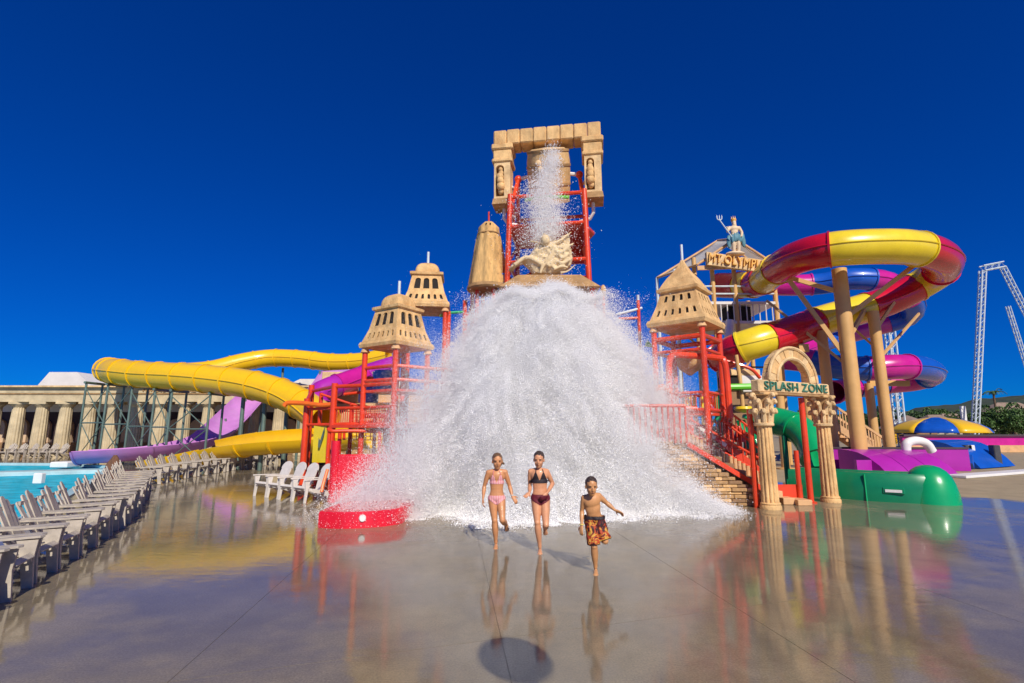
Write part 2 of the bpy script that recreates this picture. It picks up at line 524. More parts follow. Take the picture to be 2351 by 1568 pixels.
# ================================================================== SETTING: ground, slabs, pool, hills
def wet_concrete(name, base, wet_all=False):
    m = bpy.data.materials.new(name); m.use_nodes = True
    t = m.node_tree; b = t.nodes['Principled BSDF']
    L = t.links.new
    g = t.nodes.new('ShaderNodeNewGeometry')
    def noise(scale, detail=6, rough=0.6, vec=None):
        n = t.nodes.new('ShaderNodeTexNoise')
        n.inputs['Scale'].default_value = scale; n.inputs['Detail'].default_value = detail; n.inputs['Roughness'].default_value = rough
        L(vec or g.outputs['Position'], n.inputs['Vector']); return n.outputs['Fac']
    def ramp(v, a, c, ca=(0, 0, 0, 1), cc=(1, 1, 1, 1)):
        r = t.nodes.new('ShaderNodeValToRGB')
        r.color_ramp.elements[0].position = a; r.color_ramp.elements[1].position = c
        r.color_ramp.elements[0].color = ca; r.color_ramp.elements[1].color = cc
        L(v, r.inputs['Fac']); return r.outputs['Color']
    def math_(op, a, bb):
        n = t.nodes.new('ShaderNodeMath'); n.operation = op; n.use_clamp = False
        for i, x in enumerate((a, bb)):
            if isinstance(x, (int, float)): n.inputs[i].default_value = x
            else: L(x, n.inputs[i])
        return n.outputs[0]
    def mix(f, a, bb):
        n = t.nodes.new('ShaderNodeMix'); n.data_type = 'RGBA'
        for k, x in (('Factor', f), ('A', a), ('B', bb)):
            if isinstance(x, (int, float)): n.inputs[k].default_value = x
            elif isinstance(x, tuple): n.inputs[k].default_value = x
            else: L(x, n.inputs[k])
        return n.outputs['Result']
    sep = t.nodes.new('ShaderNodeSeparateXYZ'); L(g.outputs['Position'], sep.inputs[0])
    # the far right and the strip past the runouts stay dry
    edge = math_('ADD', math_('MULTIPLY', sep.outputs['X'], 0.55), math_('MULTIPLY', noise(0.35, 4), 5.0))
    edge2 = math_('ADD', edge, math_('MULTIPLY', sep.outputs['Y'], 0.42))
    dry = ramp(math_('MULTIPLY', edge2, 0.05), 0.775, 0.80)
    wetn = ramp(noise(0.4, 7, 0.65), 0.42, 0.52)
    wet = math_('MULTIPLY', math_('SUBTRACT', 1.0, dry), math_('ADD', 0.72, math_('MULTIPLY', wetn, 0.28)))
    c1 = ramp(noise(1.4, 8, 0.65), 0.3, 0.72, (*[c * 0.80 for c in base], 1), (*[c * 1.15 for c in base], 1))
    spk = ramp(noise(55, 3, 0.7), 0.35, 0.75, (0.70, 0.70, 0.70, 1), (1.18, 1.18, 1.18, 1))
    mul = t.nodes.new('ShaderNodeMix'); mul.data_type = 'RGBA'; mul.blend_type = 'MULTIPLY'; mul.inputs['Factor'].default_value = 1
    L(c1, mul.inputs['A']); L(spk, mul.inputs['B'])
    st = ramp(noise(0.9, 9, 0.75), 0.55, 0.75)
    stain = mix(math_('MULTIPLY', st, 0.55), mul.outputs['Result'], (base[0] * 0.45, base[1] * 0.42, base[2] * 0.38, 1))
    wetmul = mix(wet, (1.55, 1.5, 1.42, 1), (0.80, 0.78, 0.76, 1))
    m2 = t.nodes.new('ShaderNodeMix'); m2.data_type = 'RGBA'; m2.blend_type = 'MULTIPLY'; m2.inputs['Factor'].default_value = 1
    L(stain, m2.inputs['A']); L(wetmul, m2.inputs['B'])
    L(m2.outputs['Result'], b.inputs['Base Color'])
    b.inputs['Roughness'].default_value = 0.7
    b.inputs['Specular IOR Level'].default_value = 0.3
    L(wet, b.inputs['Coat Weight'])
    b.inputs['Coat IOR'].default_value = 1.62
    cr = t.nodes.new('ShaderNodeMapRange')
    cr.inputs['From Min'].default_value = 0.3; cr.inputs['From Max'].default_value = 0.7
    cr.inputs['To Min'].default_value = 0.01; cr.inputs['To Max'].default_value = 0.07
    L(noise(0.8, 5, 0.6), cr.inputs['Value'])
    L(cr.outputs[0], b.inputs['Coat Roughness'])
    mp = t.nodes.new('ShaderNodeMapping'); mp.inputs['Scale'].default_value = (1.0, 2.2, 1.0); L(g.outputs['Position'], mp.inputs['Vector'])
    bp = t.nodes.new('ShaderNodeBump'); bp.inputs['Strength'].default_value = 0.22; bp.inputs['Distance'].default_value = 0.006
    mp2 = t.nodes.new('ShaderNodeMapping'); mp2.inputs['Scale'].default_value = (1.6, 9.0, 1.0); L(g.outputs['Position'], mp2.inputs['Vector'])
    L(math_('ADD', noise(3.2, 4, 0.55, mp.outputs[0]), math_('ADD', math_('MULTIPLY', noise(2.6, 5, 0.6, mp2.outputs[0]), 0.40), math_('MULTIPLY', noise(22, 3, 0.6, mp.outputs[0]), 0.07))), bp.inputs['Height'])
    L(bp.outputs[0], b.inputs['Coat Normal'])
    bp2 = t.nodes.new('ShaderNodeBump'); bp2.inputs['Strength'].default_value = 0.5; bp2.inputs['Distance'].default_value = 0.004
    L(noise(70, 4, 0.7), bp2.inputs['Height']); L(bp2.outputs[0], b.inputs['Normal'])
    MATS[name] = m
    return m
wet_concrete('slab', (0.295, 0.245, 0.155))
wet_concrete('ground', (0.285, 0.238, 0.15))
mat('joint', (0.06, 0.05, 0.04), 0.8, 0.3, 8)

# the curve the deck chairs stand on, along the pool
ROW = [V(-3.3, 1.4, 0), V(-4.55, 3.8, 0), V(-5.72, 6.3, 0), V(-6.75, 8.7, 0), V(-8.2, 11.6, 0), V(-10.3, 15.0, 0), V(-12.1, 17.9, 0), V(-12.8, 20.8, 0), V(-13.0, 23.6, 0), V(-13.15, 27.0, 0), V(-13.3, 31.5, 0)]
# pool outline (the deck has a hole there)
POOL = [V(-8.3, 6.0, 0), V(-9.2, 8.6, 0), V(-10.6, 11.4, 0), V(-12.6, 14.6, 0), V(-14.6, 17.6, 0), V(-16.4, 20.6, 0), V(-19.2, 24.6, 0), V(-21.0, 27.4, 0), V(-26.0, 29.4, 0), V(-46.0, 31.0, 0), V(-52.0, 18.0, 0), V(-38.0, 3.0, 0), V(-14.0, 1.0, 0)]
def filled(name, outer, holes, z, m, parent=None, kind=None):
    bm = bmesh.new(); ed = []
    for lp in [outer] + holes:
        vs = [bm.verts.new((p[0], p[1], z)) for p in lp]
        for a, b in zip(vs, vs[1:] + vs[:1]): ed.append(bm.edges.new((a, b)))
    bmesh.ops.triangle_fill(bm, use_beauty=True, use_dissolve=False, edges=ed)
    for f in bm.faces:
        if f.normal.z < 0: f.normal_flip()
    me = bpy.data.meshes.new(name); bm.to_mesh(me); bm.free()
    me.materials.append(MATS[m])
    ob = bpy.data.objects.new(name, me); COL.objects.link(ob)
    if parent: ob.parent = parent
    if kind: ob['kind'] = kind
    return ob
BIG = 2500
ground = filled('ground', [V(-BIG, -60, 0), V(BIG, -60, 0), V(BIG, BIG, 0), V(-BIG, BIG, 0)], [POOL], -0.012, 'ground', kind='structure')

# concrete slabs with open joints between them, on the deck right of the chairs
dA = V(-0.115, 1, 0).normalized(); dB = V(1, 0.325, 0).normalized()
def clip(poly, p0, n):
    out = []
    for a, b in zip(poly, poly[1:] + poly[:1]):
        da, db = (a - p0).dot(n), (b - p0).dot(n)
        if da >= 0: out.append(a)
        if (da >= 0) != (db >= 0): out.append(a.lerp(b, da / (da - db)))
    return out
O0 = V(-0.10, 5.10, 0)
def jt(i, j):
    # crossing of long joint i with cross joint j
    off = O0 + V(2.62, 0, 0) * i
    base = O0 + V(0, 4.45, 0) * j
    # line off + s dA meets base + t dB
    den = dA.x * dB.y - dA.y * dB.x
    d = base - off
    s = (d.x * dB.y - d.y * dB.x) / den
    return off + dA * s
for i in range(-4, 7):
    for j in range(-2, 4):
        poly = [jt(i, j), jt(i + 1, j), jt(i + 1, j + 1), jt(i, j + 1)]
        c = sum(poly, Vector()) / 4
        gap = 0.0025
        poly = [p + (dB if (p - c).dot(dB) < 0 else -dB) * gap + (dA if (p - c).dot(dA) < 0 else -dA) * gap for p in poly]
        for a, b in zip(ROW[1:6], ROW[2:7]):
            n = V(0, 0, -1).cross(b - a).normalized()
            n = V(abs(n.x), n.y if n.x > 0 else -n.y, 0)
            if poly: poly = clip(poly, a - n * 1.1, n)
        if len(poly) < 3: continue
        mb = MB()
        mb.prism([p - V(0, 0, 0.0105) for p in poly], (0, 0, 0.0105))
        mb.build('slab', 'slab', ground, smooth=False)

# pool: basin, kerb, water
def water_mat(name, col, bump=0.6):
    m = bpy.data.materials.new(name); m.use_nodes = True
    t = m.node_tree; b = t.nodes['Principled BSDF']
    g = t.nodes.new('ShaderNodeNewGeometry')
    n = t.nodes.new('ShaderNodeTexNoise'); n.inputs['Scale'].default_value = 1.6; n.inputs['Detail'].default_value = 5
    mp = t.nodes.new('ShaderNodeMapping'); mp.inputs['Scale'].default_value = (0.8, 2.0, 1)
    t.links.new(g.outputs['Position'], mp.inputs['Vector']); t.links.new(mp.outputs[0], n.inputs['Vector'])
    r = t.nodes.new('ShaderNodeValToRGB')
    r.color_ramp.elements[0].position = 0.3; r.color_ramp.elements[1].position = 0.75
    r.color_ramp.elements[0].color = (*[c * 0.7 for c in col], 1)
    r.color_ramp.elements[1].color = (*[min(1, c * 1.35 + 0.01) for c in col], 1)
    t.links.new(n.outputs['Fac'], r.inputs['Fac']); t.links.new(r.outputs['Color'], b.inputs['Base Color'])
    b.inputs['Roughness'].default_value = 0.12; b.inputs['IOR'].default_value = 1.33; b.inputs['Specular IOR Level'].default_value = 0.25
    bp = t.nodes.new('ShaderNodeBump'); bp.inputs['Strength'].default_value = bump; bp.inputs['Distance'].default_value = 0.05
    n2 = t.nodes.new('ShaderNodeTexNoise'); n2.inputs['Scale'].default_value = 3.5; n2.inputs['Detail'].default_value = 4
    t.links.new(mp.outputs[0], n2.inputs['Vector']); t.links.new(n2.outputs['Fac'], bp.inputs['Height']); t.links.new(bp.outputs[0], b.inputs['Normal'])
    o_ = t.nodes['Material Output']; b.inputs['Specular IOR Level'].default_value = 0.0; b.inputs['Roughness'].default_value = .6
    gl = t.nodes.new('ShaderNodeBsdfGlossy'); gl.inputs['Roughness'].default_value = .08; t.links.new(bp.outputs[0], gl.inputs['Normal'])
    mx = t.nodes.new('ShaderNodeMixShader'); mx.inputs[0].default_value = .14
    t.links.new(b.outputs[0], mx.inputs[1]); t.links.new(gl.outputs[0], mx.inputs[2]); t.links.new(mx.outputs[0], o_.inputs['Surface'])
    MATS[name] = m
water_mat('pool_water', (0.002, 0.46, 0.62), 0.5)
mat('pool_wall', (0.42, 0.60, 0.62), 0.5, 0.1, 2, dirt=0.3)
pool = filled('pool_water', POOL, [], -0.12, 'pool_water', kind='structure')
mb = MB()
k = len(POOL)
for a, b in zip(POOL, POOL[1:] + POOL[:1]):
    mb.add([a - V(0, 0, .012), b - V(0, 0, .012), b - V(0, 0, 1.2), a - V(0, 0, 1.2)], [(0, 1, 2, 3)])
basin = mb.build('pool_basin', 'pool_wall', smooth=False, recalc=False); basin['kind'] = 'structure'
cen = sum(POOL, Vector()) / k
mb = MB()
inner = [p + (cen - p).normalized() * 0.02 for p in POOL]; outer = [p + (p - cen).normalized() * 0.32 for p in POOL]
vs = [V(p.x, p.y, 0.03) for p in inner] + [V(p.x, p.y, 0.03) for p in outer] + [V(p.x, p.y, -0.1) for p in inner] + [V(p.x, p.y, -0.02) for p in outer]
fs = []
for j in range(k):
    j2 = (j + 1) % k
    fs += [(j, j2, k + j2, k + j), (j, 2 * k + j, 2 * k + j2, j2), (k + j, k + j2, 3 * k + j2, 3 * k + j)]
mb.add(vs, fs)
kerb = mb.build('pool_kerb', 'pool_wall', smooth=False); kerb['kind'] = 'structure'
# dividing wall in the pool with a white marker block on it
dv = thing('pool_divider', 'low pale wall crossing the blue pool with a white marker block', 'pool wall', (-24, 21, -0.12))
MB().beam(V(-40, 15.2, -0.1), V(-19.0, 25.2, -0.1), 1.1, 0.3, bevel=0.04).build('wall', 'pool_wall', dv)
mk = G(88, 1112, 0.05)
MB().box(mk + V(0, 0, 0.2), (0.30, 0.2, 0.36), bevel=0.03).build('marker_block', 'white', dv)

# hills and far ground cover on the right, and beyond the pool
def hill(name, x0, x1, y, hts, depth):
    mb = MB(); rows = []
    n = 90
    for r in range(7):
        f = r / 6
        row = []
        for i in range(n + 1):
            u = i / n
            x = x0 + (x1 - x0) * u
            q = u * (len(hts) - 1); a = int(min(q, len(hts) - 2)); w = q - a
            w = w * w * (3 - 2 * w)
            h = hts[a] * (1 - w) + hts[a + 1] * w
            prof = math.sin(f * math.pi / 2) if r < 6 else 1
            z = h * prof + (mnoise.noise(V(x * 0.03, f * 5, y * 0.01)) * 3.0 + mnoise.noise(V(x * 0.12, f * 9, 3)) * 1.6) * (1 if r > 0 else 0)
            row.append(V(x, y + depth * f, z if r else -1))
        rows.append(row)
    mb.grid(rows)
    o = mb.build(name, 'hill'); o['kind'] = 'structure'
    return o
hill('hills', 100, 700, 330, [2, 4, 6, 9, 13, 22, 30, 36, 40, 42, 42, 40], 120)
hill('hills', -700, 110, 420, [20, 16, 18, 12, 14, 10, 8, 7, 6, 5], 100)
# ================================================================== LEFT: temple front, yellow and purple slides
# ---- colonnade
CY = 38.8
col_x = [-40.8 + 1.79 * i for i in range(20)]
colo = thing('temple_front', 'long pale stone temple front with a row of fluted columns behind the pool', 'building', (-30, CY, 0))
def flute_profile(n_fl, seg, depth):
    return [1 - depth * (0.5 + 0.5 * math.cos(2 * math.pi * n_fl * j / seg)) ** 2 for j in range(seg)]
def fluted(mb, c, r0, r1, z0, z1, nfl=16, depth=0.09, nz=6, entasis=0.0):
    seg = nfl * 4
    fl = flute_profile(nfl, seg, depth)
    rows = []
    for k in range(nz + 1):
        f = k / nz
        r = r0 + (r1 - r0) * f + entasis * math.sin(math.pi * f)
        rows.append([V(c[0] + math.cos(2 * math.pi * j / seg) * r * fl[j], c[1] + math.sin(2 * math.pi * j / seg) * r * fl[j], z0 + (z1 - z0) * f) for j in range(seg)])
    vs = [v for r in rows for v in r]
    fs = [(k * seg + j, k * seg + (j + 1) % seg, (k + 1) * seg + (j + 1) % seg, (k + 1) * seg + j) for k in range(nz) for j in range(seg)]
    fs += [tuple(reversed(range(seg))), tuple(range(nz * seg, (nz + 1) * seg))]
    mb.add(vs, fs)
col_mesh = None
for x in col_x:
    if col_mesh is None:
        mb = MB()
        fluted(mb, (0, 0), 0.47, 0.38, 0.16, 3.55, 14, 0.10, 6, 0.02)
        mb.lathe([(0.56, 0), (0.56, 0.10), (0.50, 0.16)], n=20)
        mb.lathe([(0.39, 3.55), (0.44, 3.62), (0.54, 3.72), (0.54, 3.78)], n=20)
        mb.box((0, 0, 3.86), (1.16, 1.16, 0.16))
        col_mesh = mb.mesh('column', recalc=True); col_mesh.materials.append(MATS['colonnade'])
    o = bpy.data.objects.new('column', col_mesh); COL.objects.link(o)
    o.parent = colo; o.location = V(x, CY, 0) - V(-30, CY, 0); o.rotation_euler.z = random.random()
x0, x1 = col_x[0] - 0.9, col_x[-1] + 0.9
MB().box(((x0 + x1) / 2, CY, 4.22), (x1 - x0, 1.1, 0.55)).build('architrave', 'colonnade', colo, smooth=False)
MB().box(((x0 + x1) / 2, CY - .02, 4.54), (x1 - x0 + .1, 1.2, 0.09)).build('moulding', 'stone_brown', colo, smooth=False)
MB().box(((x0 + x1) / 2, CY, 4.80), (x1 - x0 + .2, 1.3, 0.42)).build('frieze', 'colonnade', colo, smooth=False)
MB().box(((x0 + x1) / 2, CY - .1, 5.07), (x1 - x0 + .6, 1.7, 0.12)).build('cornice', 'stone_pale', colo, smooth=False)
MB().box(((x0 + x1) / 2, CY + 1.6, 4.03), (x1 - x0, 2.0, 0.1)).build('porch_ceiling', 'plaster', colo, smooth=False)
MB().box(((x0 + x1) / 2, CY + 2.8, 1.65), (x1 - x0, 0.3, 3.3)).build('back_wall', 'dark_purple', colo, smooth=False)  # dark colour stands in for the shade under the porch
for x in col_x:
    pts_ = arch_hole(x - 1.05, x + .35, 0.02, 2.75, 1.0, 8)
    MB().prism([V(u_, CY + 2.64, v_) for u_, v_ in pts_], (0, -.22, 0)).build('sunlit_arch', 'plaster', colo, smooth=False)  # sunlit parts of the back wall, painted in as beige arched pieces
MB().box(((x0 + x1) / 2, CY + 2.3, .45), (x1 - x0, 0.25, .9)).build('low_wall', 'tan_dark', colo, smooth=False)
MB().box(((x0 + x1) / 2, CY + 2.75, 3.64), (x1 - x0, 0.3, 0.66)).build('white_band', 'white', colo, smooth=False)
# raised carved letters band on the frieze
mb = MB()
for i in range(46):
    mb.box((-27.5 + i * 0.19, CY - 0.67, 4.80), (0.11 + 0.05 * (i % 3), 0.06, 0.22 + 0.06 * ((i * 7) % 3)), Matrix.Rotation(random.uniform(-.5, .5), 3, 'Y'))
mb.build('carved_band', 'stone_brown', colo, smooth=False)

# ---- white roofed building behind
wb = thing('white_hall', 'white gabled roof rising behind the left end of the temple front', 'building', (-42, 50, 0))
a = [P(128, 893, 50), P(176, 862, 50), P(236, 862, 50), P(300, 893, 50)]
MB().prism([V(q.x, 47, q.z if i in (1, 2) else 4.6) for i, q in enumerate(a)], (0, 10, 0)).build('roof', 'canvas', wb, smooth=False)
MB().box((-38.5, 52, 2.3), (9.5, 9, 4.6)).build('wall', 'canvas', wb, smooth=False)
wb2 = thing('white_hall', 'low white hall behind the yellow slide supports', 'building', (-15, 52, 0))
MB().prism([V(-24, 48, 4.6), V(-20, 48, 6.6), V(-6, 48, 6.6), V(-3, 48, 4.6)], (0, 9, 0)).build('roof', 'canvas', wb2, smooth=False)
MB().box((-13.5, 52.5, 2.3), (20, 8, 4.6)).build('wall', 'canvas', wb2, smooth=False)

# ---- slides made of sections
def slide_tube(parent, path, R, colors, seg_len, n=20, flange=True, steps=6, arc=None, thick=0.06, names='tube_section', cuts=None):
    """sections along path; arc=(a0,a1) degrees measured from straight down for open flumes"""
    pts = resample(path, seg_len / steps) if cuts is None else list(path)
    N = len(pts)
    nsec = max(1, (N - 1) // steps) if cuts is None else len(cuts) - 1
    # frames
    fr = []
    for k in range(N):
        t = (pts[min(k + 1, N - 1)] - pts[max(k - 1, 0)]).normalized()
        side = t.cross(V(0, 0, 1)).normalized()
        up = side.cross(t).normalized()
        fr.append((side, up))
    def ring(k, r):
        s, u = fr[k]
        if arc is None:
            return [pts[k] + s * math.sin(2 * math.pi * j / n) * r - u * math.cos(2 * math.pi * j / n) * r for j in range(n)]
        return [pts[k] + s * math.sin(math.radians(arc[0] + (arc[1] - arc[0]) * j / n)) * r - u * math.cos(math.radians(arc[0] + (arc[1] - arc[0]) * j / n)) * r for j in range(n + 1)]
    for sidx in range(nsec):
        a = sidx * steps; b = min(N - 1, a + steps) if sidx < nsec - 1 else N - 1
        if cuts is not None: a, b = cuts[sidx], min(N - 1, cuts[sidx + 1])
        mb = MB()
        ro = [ring(k, R) for k in range(a, b + 1)]
        ri = [ring(k, R - thick) for k in range(a, b + 1)]
        m = len(ro[0]); M = len(ro)
        closed = arc is None
        jr = range(m) if closed else range(m - 1)
        vs = [v for r in ro for v in r] + [v for r in ri for v in r]
        off = M * m
        fs = []
        for k in range(M - 1):
            for j in jr:
                j2 = (j + 1) % m
                fs.append((k * m + j, k * m + j2, (k + 1) * m + j2, (k + 1) * m + j))
                fs.append((off + k * m + j, off + (k + 1) * m + j, off + (k + 1) * m + j2, off + k * m + j2))
            if not closed:
                for j in (0, m - 1):
                    fs.append((k * m + j, (k + 1) * m + j, off + (k + 1) * m + j, off + k * m + j))
        for k in (0, M - 1):
            for j in jr:
                j2 = (j + 1) % m
                fs.append((k * m + j, k * m + j2, off + k * m + j2, off + k * m + j))
        mb.add(vs, fs)
        col = colors[sidx % len(colors)]
        sec = mb.build(names, col, parent)
        if flange:
            # bolted flange ring between sections and side seam rib
            fb = MB()
            t = (pts[min(b, N - 1)] - pts[b - 1]).normalized()
            rr = [ring(b, R + 0.055), ring(b, R - thick * .5)]
            w = t * 0.045
            A = [p - w for p in rr[0]]; B = [p + w for p in rr[0]]; C2 = [p - w for p in rr[1]]; D2 = [p + w for p in rr[1]]
            q = len(A)
            fs = []
            for j in (range(q) if closed else range(q - 1)):
                j2 = (j + 1) % q
                fs += [(j, j2, q + j2, q + j), (j, 2 * q + j, 2 * q + j2, j2), (q + j, q + j2, 3 * q + j2, 3 * q + j)]
            fb.add(A + B + C2 + D2, fs)
            fb.build('flange', col, sec)
            if closed:
                for sg in (-1, 1):
                    sb = MB()
                    sb.tube([pts[k] + fr[k][0] * sg * (R + 0.015) for k in range(a, b + 1)], 0.035, 5)
                    sb.build('seam', col, sec)

def strut(parent, a, b, r, m, name='strut', n=8):
    return MB().tube([a, b], r, n).build(name, m, parent)

ys = thing('yellow_tube_slide', 'yellow enclosed tube slide curling round on green steel legs', 'water slide', (-18, 32, 0))
path = [P(893, 818, 43), P(830, 830, 43.5), P(760, 832, 44), P(690, 824, 44.5), P(620, 822, 44.5), P(555, 832, 43.5), P(480, 850, 42), P(390, 856, 40), P(300, 852, 37.5), P(250, 848, 34.5), P(262, 852, 31.5), P(330, 860, 30), P(410, 864, 29), P(500, 872, 28.2), P(580, 884, 27.5), P(650, 905, 26.8), P(705, 935, 26), P(745, 965, 25)]
YP = spline(path, 8)
slide_tube(ys, YP, 0.77, ['yellow'], 1.75, n=20, steps=4)
# green steel legs with bracing
sup = [(215, 880, 33.0), (265, 884, 31.6), (320, 888, 30.6), (372, 896, 29.8), (410, 898, 29.3), (497, 905, 28.6)]
feet = []
for (x, y, Y) in sup:
    t = P(x, y, Y)
    for dy in (-0.55, 0.75):
        tp = V(t.x, Y + dy, t.z); bp = V(t.x, Y + dy, 0)
        MB().tube([bp, tp], 0.065, 8).build('leg', 'steel_green', ys)
    MB().tube([V(t.x, Y - 0.7, t.z), V(t.x, Y + 0.9, t.z)], 0.08, 8).build('crossbar', 'steel_green', ys)
    feet.append(t)
for a, b in zip(feet, feet[1:]):
    h = min(a.z, b.z)
    for z0, z1 in ((0.1, h * .5), (h * .5, h - 0.1)):
        MB().tube([V(a.x, a.y - .55, z0), V(b.x, b.y - .55, z1)], 0.03, 6).build('brace', 'steel_green', ys)
        MB().tube([V(a.x, a.y - .55, z1), V(b.x, b.y - .55, z0)], 0.03, 6).build('brace', 'steel_green', ys)
    MB().tube([V(a.x, a.y - .55, h * .5), V(b.x, b.y - .55, h * .5)], 0.05, 6).build('rail', 'steel_green', ys)
for (x, y, Y) in ((560, 905, 28), (610, 910, 27.5), (660, 925, 27), (745, 850, 44.5), (650, 845, 45), (840, 845, 44)):
    t = P(x, y, Y)
    MB().tube([V(t.x, t.y, 0), t], 0.11, 8).build('leg', 'steel_green', ys)
# yellow open runout
yr = thing('yellow_flume', 'yellow open flume running down to the ground behind the deck chairs', 'water slide', (-10, 24, 0))
path = [P(860, 990, 23.6), P(800, 992, 24.0), P(700, 998, 24.2), P(600, 1004, 24.4), P(520, 1014, 24.8), P(465, 1026, 25.2)]
slide_tube(yr, spline(path, 8), 0.82, ['yellow'], 1.6, n=16, steps=4, arc=(-72, 112))
path = [P(478, 1026, 25.1), P(430, 1036, 25.4), P(380, 1046, 25.6), P(340, 1052, 25.8)]
slide_tube(yr, [p for p in spline(path, 8)], 0.62, ['yellow'], 1.6, n=12, steps=4, arc=(-80, 80))
for x in (500, 600, 700, 800):
    t = P(x, 1025, 24.6)
    MB().tube([V(t.x, t.y, 0), V(t.x, t.y, max(0.3, t.z))], 0.1, 8).build('leg', 'steel_green', yr)
# lilac open slide
pl = thing('lilac_slide', 'pale purple open slide dropping under the yellow tube and running out to the pool', 'water slide', (-20, 29, 0))
path = [P(598, 892, 38.5), P(572, 915, 37.2), P(545, 945, 35.6), P(512, 980, 33.6), P(478, 1008, 31.8), P(430, 1026, 30.4), P(360, 1037, 29), P(280, 1045, 28.2), P(180, 1053, 27.5)]
for i_, dz_ in enumerate((.7, .75, .8, .85, .9, .95, .95, .95, 1.0)): path[i_] = V(path[i_].x, path[i_].y, max(1.36, path[i_].z + dz_))
pth = spline(path, 8)
slide_tube(pl, pth, 1.3, ['lilac'], 2.2, n=16, steps=5, arc=(-62, 62))
MB().box(P(152, 1066, 27.4), (0.9, 1.0, 0.3), bevel=0.05).build('end_block', 'white', pl)
for f in (0.1, 0.3, 0.5):
    q = pth[int(f * len(pth))]
    for s in (-.6, .6):
        MB().tube([V(q.x + s, q.y + .3, 0), V(q.x + s, q.y + .3, max(.2, q.z - .9))], 0.07, 8).build('leg', 'steel_green', pl)
# purple closed tube behind the red frames
pt = thing('purple_tube', 'deep purple tube slide bending down behind the red pipe frames', 'water slide', (-9, 27, 0))
path = [P(905, 840, 31), P(850, 858, 30), P(800, 876, 29), P(755, 892, 28), P(722, 912, 27.4), P(735, 940, 27)]
slide_tube(pt, spline(path, 8), 0.62, ['purple', 'magenta'], 2.0, n=18, steps=4)
for x, y, Y in ((850, 880, 30), (770, 915, 28.5)):
    t = P(x, y, Y)
    MB().tube([V(t.x, t.y, 0), t], 0.1, 8).build('leg', 'steel_green', pt)
pc = thing('lilac_canopy', 'pale purple folded shade canopy on steel posts behind the yellow tubes', 'canopy', (-14, 34, 0))
q = [P(690, 905, 33), P(735, 852, 34), P(850, 845, 35), P(860, 872, 33)]
rows = []
for i in range(7):
    u = i / 6
    a = q[0].lerp(q[3], u); b = q[1].lerp(q[2], u)
    rows.append([a.lerp(b, v / 6) - V(0, 0, 0.5 * math.sin(math.pi * v / 6) * (0.4 + 0.6 * ((i % 2)))) for v in range(7)])
mb = MB(); mb.grid(rows)
cs = mb.build('cloth', 'lilac', pc)
sm = cs.modifiers.new('thickness', 'SOLIDIFY'); sm.thickness = 0.03
for p in q[:3]:
    MB().tube([V(p.x, p.y, 0), p], 0.09, 8).build('post', 'steel_green', pc)
# tan hut and terraces glimpsed between the red posts
hut = thing('tan_terrace', 'tan stepped terrace with a dark opening behind the red pipe frames', 'building', (-8, 30, 0))
for k, (z0, z1, dx, dy) in enumerate(((0, 1.5, 0, 0), (2.2, 2.9, .2, .3), (2.95, 3.4, .5, .6), (3.45, 4.0, .9, .9))):
    MB().box((-8.3 + dx * .3, 31 + dy, (z0 + z1) / 2), (6.4 - dx, 3.6, z1 - z0), bevel=0.03).build('terrace_block', 'tan' if k != 0 else 'stone_brown', hut)
MB().box((-8.3, 31.3, 1.85), (5.6, 3.2, 0.7)).build('opening', 'dark', hut)
MB().box((-9.5, 30.4, 4.6), (3.0, 2.0, 1.2), bevel=0.03).build('upper_block', 'stone_pale', hut)
hb = MB().box((-5.2, 30.4, 4.4), (2.2, .2, 1.3)).build('blue_panel', 'blue', hut)
# ================================================================== DECK CHAIRS
def slat_mesh(mb, a, b, w, th, n_top=4, taper=0.0, side=V(0, 1, 0)):
    """flat slat from a to b with a rounded top end"""
    d = (b - a).normalized(); nrm = d.cross(side).normalized()
    L = (b - a).length
    prof = [(-w / 2, 0), (w / 2, 0)]
    top = L - w / 2
    prof.append((w / 2 * (1 + taper), top))
    for k in range(1, n_top):
        an = math.pi * k / n_top
        prof.append((math.cos(an) * w / 2 * (1 + taper), top + math.sin(an) * w / 2))
    prof.append((-w / 2 * (1 + taper), top))
    mb.prism([a + side * x + d * y - nrm * th / 2 for x, y in prof], nrm * th)

